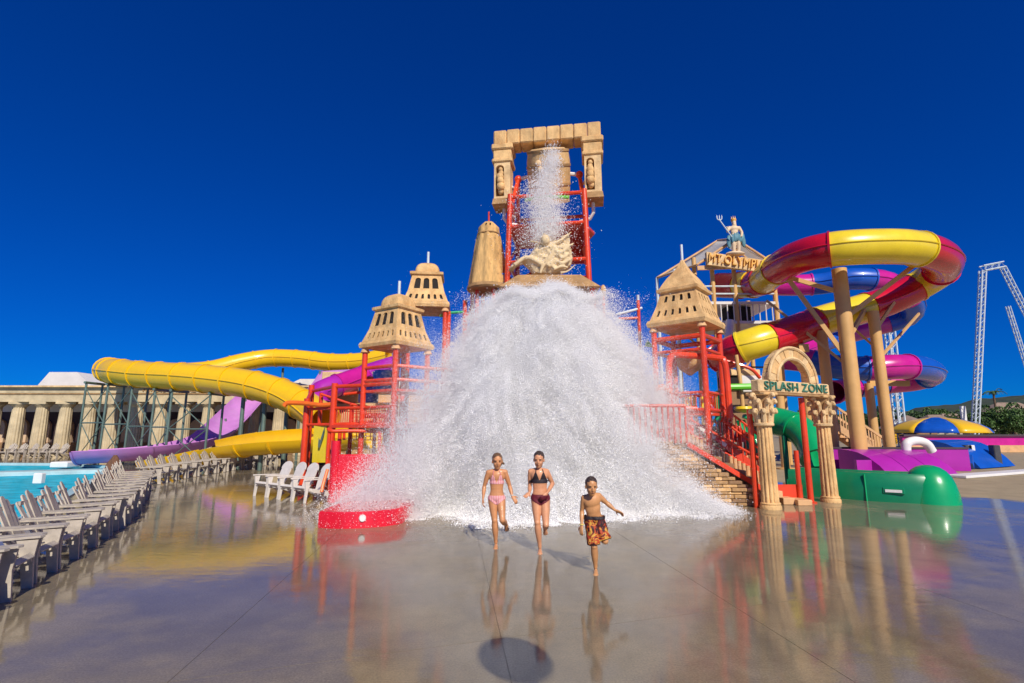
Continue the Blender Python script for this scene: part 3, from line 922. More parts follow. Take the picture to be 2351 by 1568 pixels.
def make_chair(m, oval=False):
    r = thing('deck_chair', 'chair', 'chair')
    # faces local +x
    mb = MB()
    for k in range(7):                       # seat planks
        f = k / 6
        x = 0.36 - 0.60 * f; z = 0.385 - 0.13 * f - 0.03 * math.sin(f * math.pi)
        mb.box((x, 0, z), (0.082, 0.50, 0.024), Matrix.Rotation(-0.22, 3, 'Y') if k else Matrix.Rotation(0.6, 3, 'Y'), bevel=0.006)
    for s in (-1, 1):
        mb.beam(V(0.37, s * 0.235, 0.345), V(-0.26, s * 0.235, 0.215), 0.03, 0.075)
    mb.build('seat', m, r)
    if oval:
        mb = MB()
        a = V(-0.20, 0, 0.24); b = V(-0.50, 0, 0.98); d = (b - a); L = d.length; d.normalize(); s_ = V(0, 1, 0); nr = d.cross(s_)
        prof = [(0.20 * (0.75 + 0.35 * math.sin(min(1, t) * math.pi * .8)), t * L) for t in (0, .15, .3, .5, .68)]
        pts = [(w, h) for w, h in prof] + [(0.25 * math.cos(an), 0.70 * L + math.sin(an) * 0.27 * L) for an in [math.pi * k / 10 for k in range(0, 11)]] + [(-w, h) for w, h in reversed(prof)]
        mb.prism([a + s_ * x + d * y for x, y in pts], nr * 0.03)
        mb.build('backrest', m, r)
    else:
        for k, y in enumerate((-0.205, -0.103, 0.0, 0.103, 0.205)):
            mb = MB()
            top = V(-0.50, y * 1.18, 0.97 - 0.055 * (abs(k - 2) ** 1.4))
            slat_mesh(mb, V(-0.19, y, 0.235), top, 0.095, 0.022)
            mb.build('back_slat', m, r)
        mb = MB()
        mb.box((-0.315, 0, 0.50), (0.03, 0.56, 0.07)); mb.box((-0.46, 0, 0.80), (0.03, 0.52, 0.06))
        mb.build('back_rail', m, r)
    for s in (-1, 1):
        mb = MB()
        # arm: wide paddle
        wa_ = .55 if oval else 1.0
        outl = [(-0.42, .045), (-0.1, .06), (0.34, .075), (0.42, .06), (0.45, 0.0), (0.42, -.055), (0.34, -.065), (-0.1, -.05), (-0.42, -.035)]
        mb.prism([V(x, s * (0.305 + y * wa_), 0.565 + (0.015 if x > 0 else 0) - (.05 * max(0, -x) if oval else 0)) for x, y in outl], (0, 0, 0.026))
        mb.build('armrest', m, r)
        mb = MB()
        y = s * 0.285
        mb.prism([V(0.405, y - .02, 0), V(0.34 if oval else 0.30, y - .02, 0), V(0.30 if oval else 0.255, y - .02, .30), V(0.25 if oval else 0.19, y - .02, .56), V(0.40, y - .02, .56), V(0.375, y - .02, .33)], (0, 0.04, 0))
        mb.build('front_leg', m, r)
        mb = MB()
        y = s * 0.25
        mb.prism([V(-0.47, y - .018, 0), V(-0.56, y - .018, 0), V(-0.30, y - .018, .24), V(0.16, y - .018, .34), V(0.16, y - .018, .25), V(-0.18, y - .018, .17)], (0, 0.036, 0))
        mb.build('rear_leg', m, r)
    return r

proto = make_chair('chair')
used = [0]
def chair_at(src, flag, p, ang, label, group):
    o = src if not flag[0] else copy_tree(src)
    flag[0] = 1
    o.location = (p.x, p.y, 0)
    o.rotation_euler = (0, 0, ang)
    o['label'] = label; o['group'] = group
    return o
rowpts = resample(spline(ROW, 10), 0.80)
# near run faces the deck, the far run stands behind the bend
ORD = ['first', 'second', 'third', 'fourth', 'fifth', 'sixth', 'seventh', 'eighth', 'ninth', 'tenth', 'eleventh', 'twelfth', 'thirteenth', 'fourteenth', 'fifteenth', 'sixteenth', 'seventeenth', 'eighteenth', 'nineteenth', 'twentieth', 'twenty-first', 'twenty-second', 'twenty-third', 'twenty-fourth']
n_near = sum(1 for k in range(5, len(rowpts) - 1) if rowpts[k].y <= 17.2)
ci = [n_near, 0]
for k in range(5, len(rowpts) - 1):
    p = rowpts[k]
    t = (rowpts[k + 1] - rowpts[k - 1]).normalized()
    ang = math.atan2(-t.x, t.y)          # faces right of the row direction
    ang += random.uniform(-0.06, 0.06)
    near = p.y < 17.6
    if 17.2 < p.y < 18.2: continue      # the gap at the bend
    n = V(t.y, -t.x, 0)
    if near:
        ci[0] -= 1; lab = 'weathered grey slatted chair by the pool, %s from the bend of the row' % ORD[ci[0]]
    else:
        lab = 'grey slatted chair before the yellow flume, %s from the bend of the row' % ORD[ci[1]]; ci[1] += 1
    chair_at(proto, used, p - n * 0.42 + V(random.uniform(-.03, .03), random.uniform(-.03, .03), 0), ang, lab,
             'grey chairs lining the pool' if near else 'grey chairs before the yellow flume')
# end of the row turned towards the camera
for i in range(7):
    chair_at(proto, used, V(-12.3 + i * 0.95, 31.5 - 0.22 * i, 0), -math.pi / 2 + random.uniform(-.15, .15) + 0.1,
             'grey chair facing the deck beneath the yellow flume, %s of seven from the temple side' % ORD[i], 'chairs under the yellow flume')
wproto = make_chair('chair_white', True)
wused = [0]
for i, (x, y, a) in enumerate(((-5.45, 14.35, -2.2), (-5.98, 14.74, -2.16), (-6.5, 15.14, -2.22), (-7.05, 15.52, -2.14))):
    chair_at(wproto, wused, V(x, y, 0), a, ['white oval-backed plastic chair closest to the red corner post', 'white oval-backed plastic chair second from the red corner post',
             'white oval-backed plastic chair third from the red corner post', 'white oval-backed plastic chair farthest from the red corner post'][i], 'white plastic chairs by the red frame')
# beige chairs seen beyond the pool
for i in range(6):
    chair_at(proto, used, P(12 + i * 24, 1058, 36) * 1.0, -math.pi / 2 + random.uniform(-.3, .3), 'lounge chair across the pool, %s from the white slide end block' % ORD[5 - i], 'chairs across the pool')
# brown towels thrown over two chairs at the bend
mat('towel', (0.16, 0.075, 0.04), .9, .3, 20, .4, 60)
mat('towel_dark', (0.03, 0.025, 0.03), .9, .3, 20, .4, 60)
for i, (px, py, Y, m, lab, h) in enumerate(((262, 1062, 17.6, 'towel', 'brown towel bundled over a chair back at the bend of the pool row', 1.15), (231, 1108, 14.9, 'towel_dark', 'dark bag standing behind the chairs by the pool', .75))):
    q = P(px, py, Y)
    mb = MB(); rows = []
    for r in range(9):
        f = r / 8
        z = h * (1 - f * .75) - .1
        rows.append([V(q.x + math.cos(a) * (.05 + .19 * math.sin(min(1, f * 1.5) * 1.5)) * (1 + .25 * math.sin(3 * a + r)), q.y + math.sin(a) * (.05 + .15 * math.sin(min(1, f * 1.5) * 1.5)) * (1 + .2 * math.cos(4 * a - r)), z) for a in [2 * math.pi * j / 18 for j in range(18)]])
    vs = [v for r in rows for v in r]
    mb.add(vs, [(k * 18 + j, k * 18 + (j + 1) % 18, (k + 1) * 18 + (j + 1) % 18, (k + 1) * 18 + j) for k in range(8) for j in range(18)] + [tuple(range(18)), tuple(range(8 * 18, 9 * 18))])
    o = mb.build('towel' if i == 0 else 'bag', m, None, origin=(q.x, q.y, 0), angle=1.0)
    tag(o, lab, 'towel' if i == 0 else 'bag')
# ================================================================== TOWER WITH THE TIPPING BUCKET
TX, TY = 1.45, 17.0
tw = thing('bucket_tower', 'tall red pipe tower carrying a tan stone frame and a tipping bucket', 'tower', (TX, TY, 0))
yaw = math.radians(-9)
RZ = Matrix.Rotation(yaw, 3, 'Z')
TWB = V(1.28, 17.0, 0)
def tl(x, y, z): return TWB + RZ @ V(x, y, 0) + V(0, 0, z)
# legs lean in a little towards the top
LEG = 1.35
legs = {}
for sx in (-1, 1):
    for sy in (-1, 1):
        a = tl(sx * 1.55, sy * 1.3 + .5, 0); b = tl(sx * 1.28, sy * 1.0 + .5, 10.0)
        legs[sx, sy] = (a, b)
        MB().tube([a, b], 0.095, 12).build('leg', 'red', tw)
def lp(sx, sy, z):
    a, b = legs[sx, sy]; return a.lerp(b, z / 10.0)
levels = [0.4, 2.4, 4.4, 6.1, 7.5, 8.8, 9.9]
for z0, z1 in zip(levels, levels[1:]):
    for (c1, c2) in (((-1, -1), (1, -1)), ((1, -1), (1, 1)), ((1, 1), (-1, 1)), ((-1, 1), (-1, -1))):
        MB().tube([lp(*c1, z1), lp(*c2, z1)], 0.07, 8).build('crossbar', 'red', tw)
        if c1 == (-1, -1) and z0 > 6: continue
        f = levels.index(z0) % 2
        MB().tube([lp(*(c1 if f else c2), z0), lp(*(c2 if f else c1), z1)], 0.055, 8).build('brace', 'red', tw)
# pivots above the legs with triangular stays
for sx in (-1, 1):
    ap = tl(sx * 1.12, 0.35, 11.0)
    for sy in (-1, 1):
        MB().tube([lp(sx, sy, 9.2), ap], 0.075, 10).build('stay', 'red', tw)
    MB().ball(ap, 0.14).build('pivot', 'red', tw)
    MB().tube([ap, tl(sx * .7, 0.3, 11.05)], 0.07, 8).build('axle', 'white', tw)
MB().lathe([(0.05, -.12), (.34, -.12), (.36, 0), (.34, .12), (.05, .12)], n=24).build('drive_wheel', 'red', tw)
dw = tw.children[-1]
dw.rotation_euler = (math.pi / 2, 0, -0.5); dw.location = tl(1.32, -0.5, 10.55) - wloc(tw)
for v in dw.data.vertices: v.co += V(TX, TY, 0)
# red plate platform with mesh under the bucket
MB().prism([tl(-1.25, -.5, 8.75), tl(1.25, -.5, 8.75), tl(1.6, .5, 8.75), tl(1.25, 1.5, 8.75), tl(-1.25, 1.5, 8.75)], (0, 0, .1)).build('platform', 'red', tw, smooth=False)
MB().prism([tl(-.6, 1.42, 8.0), tl(1.25, 1.42, 8.0), tl(1.25, 1.42, 9.2), tl(-.6, 1.42, 9.2)], RZ @ V(0, .06, 0)).build('back_plate', 'red', tw, smooth=False)
MB().prism([tl(1.2, -.5, 7.95), tl(1.2, 1.4, 7.95), tl(1.2, 1.4, 8.75), tl(1.2, -.5, 8.75)], RZ @ V(.06, 0, 0)).build('side_plate', 'red', tw, smooth=False)
# stone frame: lintel blocks on two bracketed pillars
for i in range(8):
    x = -1.92 + i * 0.48
    w = 0.48 - 0.012
    MB().box(tl(x + w / 2 - .0, 0, 12.32), (w, 0.72, 0.56 + 0.02 * (i % 2)), RZ, bevel=0.04).build('lintel_block', 'stone', tw)
for sx in (-1, 1):
    px = sx * 1.60
    MB().box(tl(px, 0, 11.95), (0.78, 0.84, 0.22), RZ, bevel=0.04).build('pillar_cap', 'stone', tw)
    MB().box(tl(px, 0, 11.66), (0.66, 0.70, 0.38), RZ, bevel=0.03).build('pillar_block', 'stone', tw)
    MB().box(tl(px, 0, 11.42), (0.74, 0.80, 0.14), RZ, bevel=0.03).build('pillar_band', 'stone', tw)
    # shaft: hollow front with an arched niche
    mb = MB()
    hx = 0.29
    quad = [tl(px - hx, -0.34, 9.95), tl(px + hx, -0.34, 9.95), tl(px + hx, -0.34, 11.38), tl(px - hx, -0.34, 11.38)]
    wn = panel(mb, quad, 0.58, 1.43, [arch_hole(0.06 if sx < 0 else 0.07, 0.36 if sx < 0 else 0.34, 0.10, 1.3, 0.9, 6)], 0.25)
    mb.box(tl(px - hx + .03, .02, 10.665), (0.055, 0.70, 1.42), RZ); mb.box(tl(px + hx - .03, .02, 10.665), (0.055, 0.70, 1.42), RZ)
    mb.box(tl(px, .34, 10.665), (0.50, 0.06, 1.42), RZ)
    sh = mb.build('pillar_shaft', 'stone_pale', tw, smooth=False)
    for wpoly in wn:
        MB().add(wpoly, [tuple(range(len(wpoly)))]).build('niche_back', 'stone_brown', sh, smooth=False)
    # carved figure bulging from the niche
    mb = MB()
    cx = px - hx + 0.215
    for (zz, r1, dy) in ((11.08, .085, -.32), (10.95, .10, -.30), (10.78, .14, -.36), (10.6, .13, -.42), (10.42, .15, -.38), (10.26, .11, -.30)):
        mb.ball(tl(cx + random.uniform(-.03, .03), dy + .02, zz), (r1, r1, r1 * 1.15), 10, 7)
    mb.build('carved_figure', 'stone', tw)
    MB().prism([tl(px - .34, -.46, 9.72), tl(px + .34, -.46, 9.72), tl(px + .31, -.40, 9.95), tl(px - .31, -.40, 9.95)], RZ @ V(0, .82, 0)).build('pillar_foot', 'stone_brown', tw, smooth=False)
    MB().tube([tl(px - sx * .02, 0, 9.75), tl(px - sx * .02, 0, 9.35), tl(px - sx * .14, 0.1, 9.18), tl(px - sx * .5, .2, 9.15)], 0.06, 8).build('bracket_pipe', 'white', tw)
    for zz in (11.4, 10.3):
        MB().tube([tl(px - sx * .28, .1, zz - .8), tl(sx * 1.25, .3, zz - .8)], 0.05, 8).build('tie_bar', 'white', tw)
# tipping bucket, mouth down towards the front
bk = thing('tipping_bucket', 'tan barrel shaped bucket tipped over and pouring water inside the stone frame', 'bucket', tuple(tl(0.02, 0.3, 11.0)))
mb = MB()
tilt = Matrix.Rotation(math.radians(28), 3, 'X')
prof = [(0.62, -0.95), (0.70, -0.92), (0.75, -0.5), (0.78, 0.0), (0.78, 0.5), (0.74, 0.8), (0.6, 0.95), (0.0, 1.0)]
mb.lathe(prof, n=28, cap=False)
mb.lathe([(0.62, -0.95), (0.66, -0.5), (0.68, 0.4), (0.0, 0.7)], n=28, cap=False)
c0 = tl(0.02, 0.3, 11.0)
mb.v = [c0 + RZ @ (tilt @ v) for v in mb.v]
mb.build('barrel', 'stone', bk)
for zz in (-0.9, -0.3, 0.35, 0.85):
    r = np.interp(zz, [-0.92, -.5, 0, .5, .8], [.70, .75, .78, .78, .74])
    m2 = MB(); m2.lathe([(r - .02, zz - .05), (r + .025, zz - .04), (r + .025, zz + .04), (r - .02, zz + .05)], n=28, cap=False)
    m2.v = [c0 + RZ @ (tilt @ v) for v in m2.v]
    m2.build('hoop', 'stone_brown', bk)
mf = MB()     # carved face lumps on the barrel front
for (x, z, r) in ((-.22, .25, .13), (.22, .25, .13), (0, .0, .12), (0, .1, .1), (-.2, -.35, .16), (.2, -.35, .16), (0, -.45, .2), (-.3, .45, .12), (.3, .45, .12)):
    mf.ball((x, -0.74, z), (r, r * .6, r), 10, 7)
mf.v = [c0 + RZ @ (tilt @ v) for v in mf.v]
mf.build('carved_face', 'stone_pale', bk)
MB().tube([tl(-.75, -.5, 9.75), tl(0, -.75, 9.72), tl(.75, -.5, 9.75)], 0.06, 8).build('green_rim', 'lime', bk)

# relief sculpture on the deflector roof under the bucket
rel = thing('draped_relief', 'cream carved relief of tangled drapery and limbs under the bucket', 'sculpture', tuple(P(1250, 632, 15.7)))
RY = 15.75
out = [(1243, 532), (1256, 536), (1264, 552), (1280, 556), (1306, 534), (1310, 552), (1300, 560), (1313, 574), (1316, 592), (1311, 610), (1294, 624), (1258, 630), (1226, 629), (1214, 613), (1203, 602), (1186, 607), (1180, 617), (1166, 618), (1174, 607), (1196, 592), (1216, 583), (1226, 570), (1240, 562), (1246, 550)]
op = [P(x, y, RY) for x, y in out]
bm = bmesh.new()
vs = [bm.verts.new(p) for p in op]
bm.faces.new(vs)
bmesh.ops.triangulate(bm, faces=bm.faces)
for _ in range(5):
    bmesh.ops.subdivide_edges(bm, edges=[e for e in bm.edges if e.calc_length() > 0.07], cuts=1, use_grid_fill=False)
    bmesh.ops.triangulate(bm, faces=bm.faces)
bmesh.ops.smooth_vert(bm, verts=[v for v in bm.verts if not v.is_boundary], factor=0.5, use_axis_x=True, use_axis_y=True, use_axis_z=True)
bnd = [v.co.copy() for v in bm.verts if v.is_boundary]
for v in bm.verts:
    if v.is_boundary:
        v.co.y += 0.10; continue
    d = min((v.co - b).length for b in bnd)
    q = v.co * 1.7
    w = mnoise.turbulence_vector(q, 3, False)
    f = mnoise.noise(V(q.x * 1.2 + w.x * 1.3, 1.3, q.z * 1.2 + w.z * 1.3) * 1.5)
    ridge = 1 - abs(f) * 3.2
    v.co.y -= min(1, d / 0.16) * (0.12 + 0.09 * max(-0.4, ridge))
back = bmesh.ops.extrude_face_region(bm, geom=list(bm.faces))
for v in [e for e in back['geom'] if isinstance(e, bmesh.types.BMVert)]: v.co.y = max(v.co.y, RY) + 0.22
bmesh.ops.recalc_face_normals(bm, faces=bm.faces)
bm.verts.index_update()
mb = MB()        # slab, limbs and folds run into one carving
mb.add([v.co.copy() for v in bm.verts], [tuple(v.index for v in f.verts) for f in bm.faces]); bm.free()
def limb(pts, r0, r1):
    pp = spline([P(x, y, RY - 0.16) for x, y in pts], 5)
    mb.tube(pp, [r0 + (r1 - r0) * k / (len(pp) - 1) for k in range(len(pp))], 8)
limb([(1180, 609), (1205, 592), (1225, 596), (1245, 607)], .07, .09)
limb([(1240, 628), (1248, 608), (1262, 590), (1270, 574)], .05, .09)
limb([(1268, 566), (1282, 580), (1300, 572), (1308, 560)], .08, .05)
limb([(1258, 612), (1275, 600), (1292, 604), (1308, 595)], .07, .06)
limb([(1270, 618), (1288, 612), (1304, 614)], .06, .04)
limb([(1282, 582), (1290, 592), (1302, 586)], .06, .05)
limb([(1270, 560), (1290, 550), (1312, 532)], .06, .02)
limb([(1232, 580), (1246, 572), (1262, 566)], .06, .08)
mb.ball(P(1252, 551, RY - .25), (.15, .14, .18))
random.seed(5)
for k in range(9):
    x0_, y0_ = random.uniform(1225, 1305), random.uniform(560, 625)
    a_ = random.uniform(-.9, .5)
    limb([(x0_ - 20 * math.cos(a_), y0_ - 20 * math.sin(a_)), (x0_, y0_ + random.uniform(-6, 6)), (x0_ + 20 * math.cos(a_), y0_ + 20 * math.sin(a_))], random.uniform(.03, .055), .02)
me = remeshed(mb, .025, 2, 'carving')
for v in me.vertices: v.co -= wloc(rel)
me.materials.append(MATS['relief'])
o = bpy.data.objects.new('carving', me); COL.objects.link(o); o.parent = rel
# red deflector roof below it, mostly inside the water
df = thing('deflector_roof', 'grey green deflector roof that the falling water bursts on', 'roof', (1.1, 15.9, 0))
mb = MB()
mb.prism([V(-.4, 15.0, 6.2), V(2.7, 15.0, 6.2), V(2.2, 15.6, 6.75), V(0.2, 15.6, 6.75)], (0, 1.7, 0))
mb.build('roof', 'stone_brown', df, smooth=False)
for x in (-.2, 2.5):
    for y in (15.3, 16.4):
        MB().tube([V(x, y, 0), V(x, y, 6.25)], 0.1, 10).build('post', 'red', df)
# tall thatched cone left of the tower
tc = thing('thatched_cone', 'tall straw coloured tapered cone hut roof beside the bucket tower', 'roof', tuple(P(1120, 668, 17.2)))
bc = P(1121, 662, 17.2); tp = P(1121, 512, 17.2)
H = tp.z - bc.z
mb = MB()
seg = 36
rows = []
for k in range(15):
    f = k / 14
    r = 1.14 * np.interp(f, [0, .05, .86, .93, .985, 1.0], [.60, .61, .325, .31, .25, .16])
    rows.append([V(bc.x + math.cos(2 * math.pi * j / seg) * r * .95 / math.cos((2 * math.pi * j / seg) % (math.pi / 4) - math.pi / 8) * (1 + 0.05 * math.sin(j * 2.4 + f * 3) * (1 if f < .8 else .2)), bc.y + math.sin(2 * math.pi * j / seg) * r * .95 / math.cos((2 * math.pi * j / seg) % (math.pi / 4) - math.pi / 8) * (1 + 0.05 * math.cos(j * 1.9)), bc.z + H * f) for j in range(seg)])
vs = [v for r in rows for v in r]
fs = [(k * seg + j, k * seg + (j + 1) % seg, (k + 1) * seg + (j + 1) % seg, (k + 1) * seg + j) for k in range(14) for j in range(seg)] + [tuple(range(14 * seg, 15 * seg)), tuple(reversed(range(seg)))]
mb.add(vs, fs)
mb.build('thatch', 'straw', tc, angle=1.2)
m2 = MB(); m2.lathe([(.70, -.12), (.75, -.06), (.73, .05)], bc, 28); m2.build('rim', 'stone_brown', tc)
m2 = MB(); m2.lathe([(.40, H * .80), (.42, H * .805), (.41, H * .82)], bc, 28, cap=False); m2.build('band', 'stone_brown', tc)
for dx in (-.07, .07):
    MB().ball((bc.x + dx, bc.y - .35, bc.z + H * .93), .03, 8, 6).build('peg', 'dark', tc)
MB().tube([V(bc.x, bc.y, bc.z + H), V(bc.x, bc.y, bc.z + H + .42)], 0.03, 8).build('finial', 'red', tc)
for a in range(4):
    x, y = bc.x + .42 * math.cos(a * math.pi / 2 + .5), bc.y + .42 * math.sin(a * math.pi / 2 + .5)
    MB().tube([V(x, y, 0), V(x, y, bc.z)], 0.07, 8).build('post', 'red', tc)
# blue spoked wheel
c = P(1158, 648, 16.8)
MB().tube([c + V(math.cos(a) * .30, 0, math.sin(a) * .30) for a in [2 * math.pi * k / 24 for k in range(25)]], .035, 6).build('blue_wheel', 'blue', tc)
wh = tc.children[-1]
for k in range(4):
    a = math.pi * k / 4
    MB().tube([c - V(math.cos(a) * .3, 0, math.sin(a) * .3), c + V(math.cos(a) * .3, 0, math.sin(a) * .3)], .022, 6).build('spoke', 'blue', wh)
MB().tube([c, c + V(-.5, .4, -.1)], .03, 6).build('axle', 'blue', wh)

# ================================================================== CASTLE TURRETS ON RED POSTS
def castle(label, cx, cy, zb, half, yawd, style, posts_r=0.085, s=1.0, lean=None, zfeet=0):
    t = thing('castle_turret', label, 'turret', (cx, cy, 0))
    R = Matrix.Rotation(math.radians(yawd), 3, 'Z')
    def L(x, y, z): return V(cx, cy, zb) + R @ V(x * half, y * half, 0) + V(0, 0, z * half)
    def ringbox(name, prof, m, parent=t, n_round=0):
        mb = MB()
        vs = []
        for h, z in prof: vs += [L(-h, -h, z), L(h, -h, z), L(h, h, z), L(-h, h, z)]
        fs = [(k * 4 + j, k * 4 + (j + 1) % 4, (k + 1) * 4 + (j + 1) % 4, (k + 1) * 4 + j) for k in range(len(prof) - 1) for j in range(4)]
        fs += [(3, 2, 1, 0), tuple(range((len(prof) - 1) * 4, len(prof) * 4))]
        mb.add(vs, fs)
        return mb.build(name, m, parent, smooth=True, angle=0.35)
    ringbox('rim', [(.90, -.02), (1.0, .0), (1.03, .12), (.99, .22), (.93, .24)], 'stone')
    mb = MB(); wins = []
    if style == 'dome':
        tiers = [(.945, .24, .77, .74, 6, .22, .68, .105, .8), (.77, .74, .62, 1.48, 3, .14, .82, .235, .7)]
    else:
        tiers = [(.93, .24, .76, .72, 6, .25, .72, .10, .9), (.76, .72, .62, 1.22, 4, .30, .78, .12, .9)]
    for (h0, z0, h1, z1, nw, v0, v1, ww, ar) in tiers:
        for q in range(4):
            Rq = Matrix.Rotation(math.pi / 2 * q, 3, 'Z')
            def LL(x, y, z):
                p = Rq @ V(x, y, 0); return L(p.x, p.y, z)
            quad = [LL(-h0, -h0, z0), LL(h0, -h0, z0), LL(h1, -h1, z1), LL(-h1, -h1, z1)]
            w = 2 * h0; h = math.hypot(z1 - z0, h0 - h1)
            holes = []
            span = w * (0.90 if nw > 4 else 0.80)
            for i in range(nw):
                u = w / 2 - span / 2 + span * (i + .5) / nw
                holes.append(arch_hole(u - ww / 2 * 1.15, u + ww / 2 * 1.15, h * v0, h * v1, ar, 5))
            wins += panel(mb, quad, w, h, holes, 0.06 * half)
    wall = mb.build('wall', 'stone', t, smooth=False, recalc=False)
    for wpoly in wins:
        MB().add(wpoly, [tuple(range(len(wpoly)))]).build('window', 'dark', wall, smooth=False)
    if style == 'dome':
        ringbox('cornice', [(.63, 1.47), (.71, 1.51), (.72, 1.61), (.63, 1.65)], 'stone')
        prof = [(.54, 1.64), (.55, 1.76), (.52, 1.89), (.46, 2.01), (.36, 2.10), (.20, 2.17), (.02, 2.19)]
        mb = MB(); n = 28; rows = []
        for h, z in prof:
            rows.append([])
            for j in range(n):
                a = 2 * math.pi * j / n
                ex = 0.42
                rows[-1].append(L(math.copysign(abs(math.cos(a)) ** ex, math.cos(a)) * h * (1 + .02 * math.sin(3 * a)), math.copysign(abs(math.sin(a)) ** ex, math.sin(a)) * h, z))
        vs = [v for r in rows for v in r]
        fs = [(k * n + j, k * n + (j + 1) % n, (k + 1) * n + (j + 1) % n, (k + 1) * n + j) for k in range(len(prof) - 1) for j in range(n)] + [tuple(range((len(prof) - 1) * n, len(prof) * n))]
        mb.add(vs, fs)
        mb.build('dome', 'stone', t, angle=0.9)
        MB().tube([L(0, 0, 2.1), L(0, 0, 2.75)], 0.045, 8).build('finial', 'steel_white', t)
    else:
        ringbox('cornice', [(.61, 1.21), (.72, 1.26), (.73, 1.36), (.64, 1.40)], 'stone')
        ringbox('spire', [(.66, 1.39), (.58, 1.55), (.44, 1.80), (.26, 2.05), (.12, 2.30), (.05, 2.48), (.01, 2.58)], 'stone')
        MB().tube([L(0, 0, 2.5), L(0, 0, 3.1)], 0.04, 8).build('finial', 'steel_white', t)
    for sx in (-1, 1):
        for sy in (-1, 1):
            a = L(sx * .84, sy * .84, 0)
            pst = MB().tube([V(a.x, a.y, zfeet), V(a.x, a.y, zb + .02)], posts_r, 12).build('post', 'red', t)
            MB().lathe([(posts_r * 1.15, -.16), (posts_r * 1.7, -.14), (posts_r * 1.0, .0)], (a.x, a.y, zb + .0), 12).build('post_cap', 'tan', pst)
    return t, L

def rails(t, pts, z, r=0.045, m='red', name='rail'):
    for a, b in zip(pts, pts[1:]):
        MB().tube([V(a.x, a.y, z), V(b.x, b.y, z)], r, 8).build(name, m, t)

c1c = (G(828, 800, 4.35) + G(986, 776, 4.35)) / 2
c1, L1 = castle('tan castle turret with a domed top on red posts above the left platform', -3.60, 15.75, 4.38, 0.80, 56, 'dome')
c2, L2 = castle('paler tan castle turret with a domed top standing behind the lower domed one', P(980, 700, 17.6).x, 17.6, P(980, 704, 16.8).z + .02, 0.80, 6, 'dome', zfeet=0)
c3, L3 = castle('tan castle turret with a pointed spire on red posts above the stairs', 5.42, 15.55, 5.0, 0.88, -40, 'spire')

# ---- red pipe play frames, left of the splash
lf = thing('left_play_frame', 'red pipe climbing frame with platforms left of the splash', 'play structure', (-5.5, 16.5, 0))
def post(t, x, y, z0, z1, r=0.085, m='red'):
    o = MB().tube([V(x, y, z0), V(x, y, z1)], r, 12).build('post', m, t)
    MB().lathe([(r * 1.9, 0), (r * 1.9, .03), (r * 1.1, .05)], (x, y, z0), 12).build('foot_plate', m, o)
    return o
def up(x, y, Y):
    return P(x, y, Y)
pa = up(706, 915, 16.6); pb = up(769, 880, 16.0); pd = up(833, 802, 16.3); pe = up(901, 792, 14.9); pz = up(716, 884, 18.0)
cc_ = [L1(sx * .84, sy * .84, 0) for sx in (-1, 1) for sy in (-1, 1)]
pd = V(*min(cc_, key=lambda v: v.x)); pe = V(*min(cc_, key=lambda v: v.y)); pd.z = pe.z = 4.2
for q in (pa, pb, pz): post(lf, q.x, q.y, 0, q.z, 0.10)
pc_ = up(781, 985, 15.6); post(lf, pc_.x, pc_.y, 0, pc_.z, 0.06)
pk = up(885, 955, 15.5); post(lf, pk.x, pk.y, 0, pk.z, 0.06)
def pipe(t, pts, r, m='red', name='pipe'):
    return MB().tube(spline(pts, 4) if len(pts) > 2 else pts, r, 10).build(name, m, t)
zt = pb.z - .1
pipe(lf, [V(pz.x, pz.y, zt), V(pb.x, pb.y, zt)], .06); pipe(lf, [V(pb.x, pb.y, zt), V(pd.x, pd.y, zt)], .06); pipe(lf, [V(pd.x, pd.y, zt), V(pe.x, pe.y, zt)], .06)
pipe(lf, [V(pz.x, pz.y, zt), V(pa.x, pa.y, pa.z - .05)], .06)
for zz in (2.55, 2.05):
    pipe(lf, [V(pa.x, pa.y, zz), V(pb.x, pb.y, zz)], .05); pipe(lf, [V(pb.x, pb.y, zz), V(pd.x, pd.y, zz)], .05); pipe(lf, [V(pd.x, pd.y, zz), V(pe.x, pe.y, zz)], .05)
pipe(lf, [up(790, 905, 17), up(835, 900, 17)], .05)
# raised deck
dz = 1.95
MB().prism([V(pb.x, pb.y - .1, dz), V(pe.x, pe.y - .1, dz), V(pe.x + 1.8, pe.y + 1.9, dz), V(pb.x + 1.2, pb.y + 2.6, dz), V(pa.x, pa.y + .6, dz)], (0, 0, .09)).build('platform', 'red', lf, smooth=False)
# balusters between b, d and e
for (a, b) in ((pb, pd), (pd, pe)):
    for k in range(1, 14):
        p = a.lerp(b, k / 14)
        MB().tube([V(p.x, p.y, 2.05), V(p.x, p.y, 2.55)], .014, 5).build('baluster', 'red', lf)
# upper rails under the turret
for zz in (3.75, 3.35):
    pipe(lf, [V(pd.x, pd.y, zz), V(pe.x, pe.y, zz)], .055); pipe(lf, [V(pe.x, pe.y, zz), V(pe.x + 1.9, pe.y + .6, zz - .1)], .055)
MB().prism([V(pd.x, pd.y, 3.0), V(pe.x, pe.y, 3.0), V(pe.x + 1.6, pe.y + 1.2, 3.0), V(pd.x + 1.6, pd.y + 1.4, 3.0)], (0, 0, .08)).build('platform', 'red', lf, smooth=False)
# lower frame half hidden in spray
pipe(lf, [V(pb.x + .2, 15.2, 0), V(pb.x + .2, 15.2, 1.75), V(pb.x + .35, 15.15, 1.85), V(pk.x, pk.y, 1.85)], .055)
pipe(lf, [V(pk.x - .05, pk.y - .4, 1.85), V(pk.x, pk.y - .4, 0)], .055)
# orange spout pipe across the posts
pipe(lf, [up(652, 932, 16.4), up(662, 925, 16.4), up(700, 926, 16.3), up(735, 930, 16.1), up(768, 928, 16.0)], .075, 'orange', 'spout_pipe')
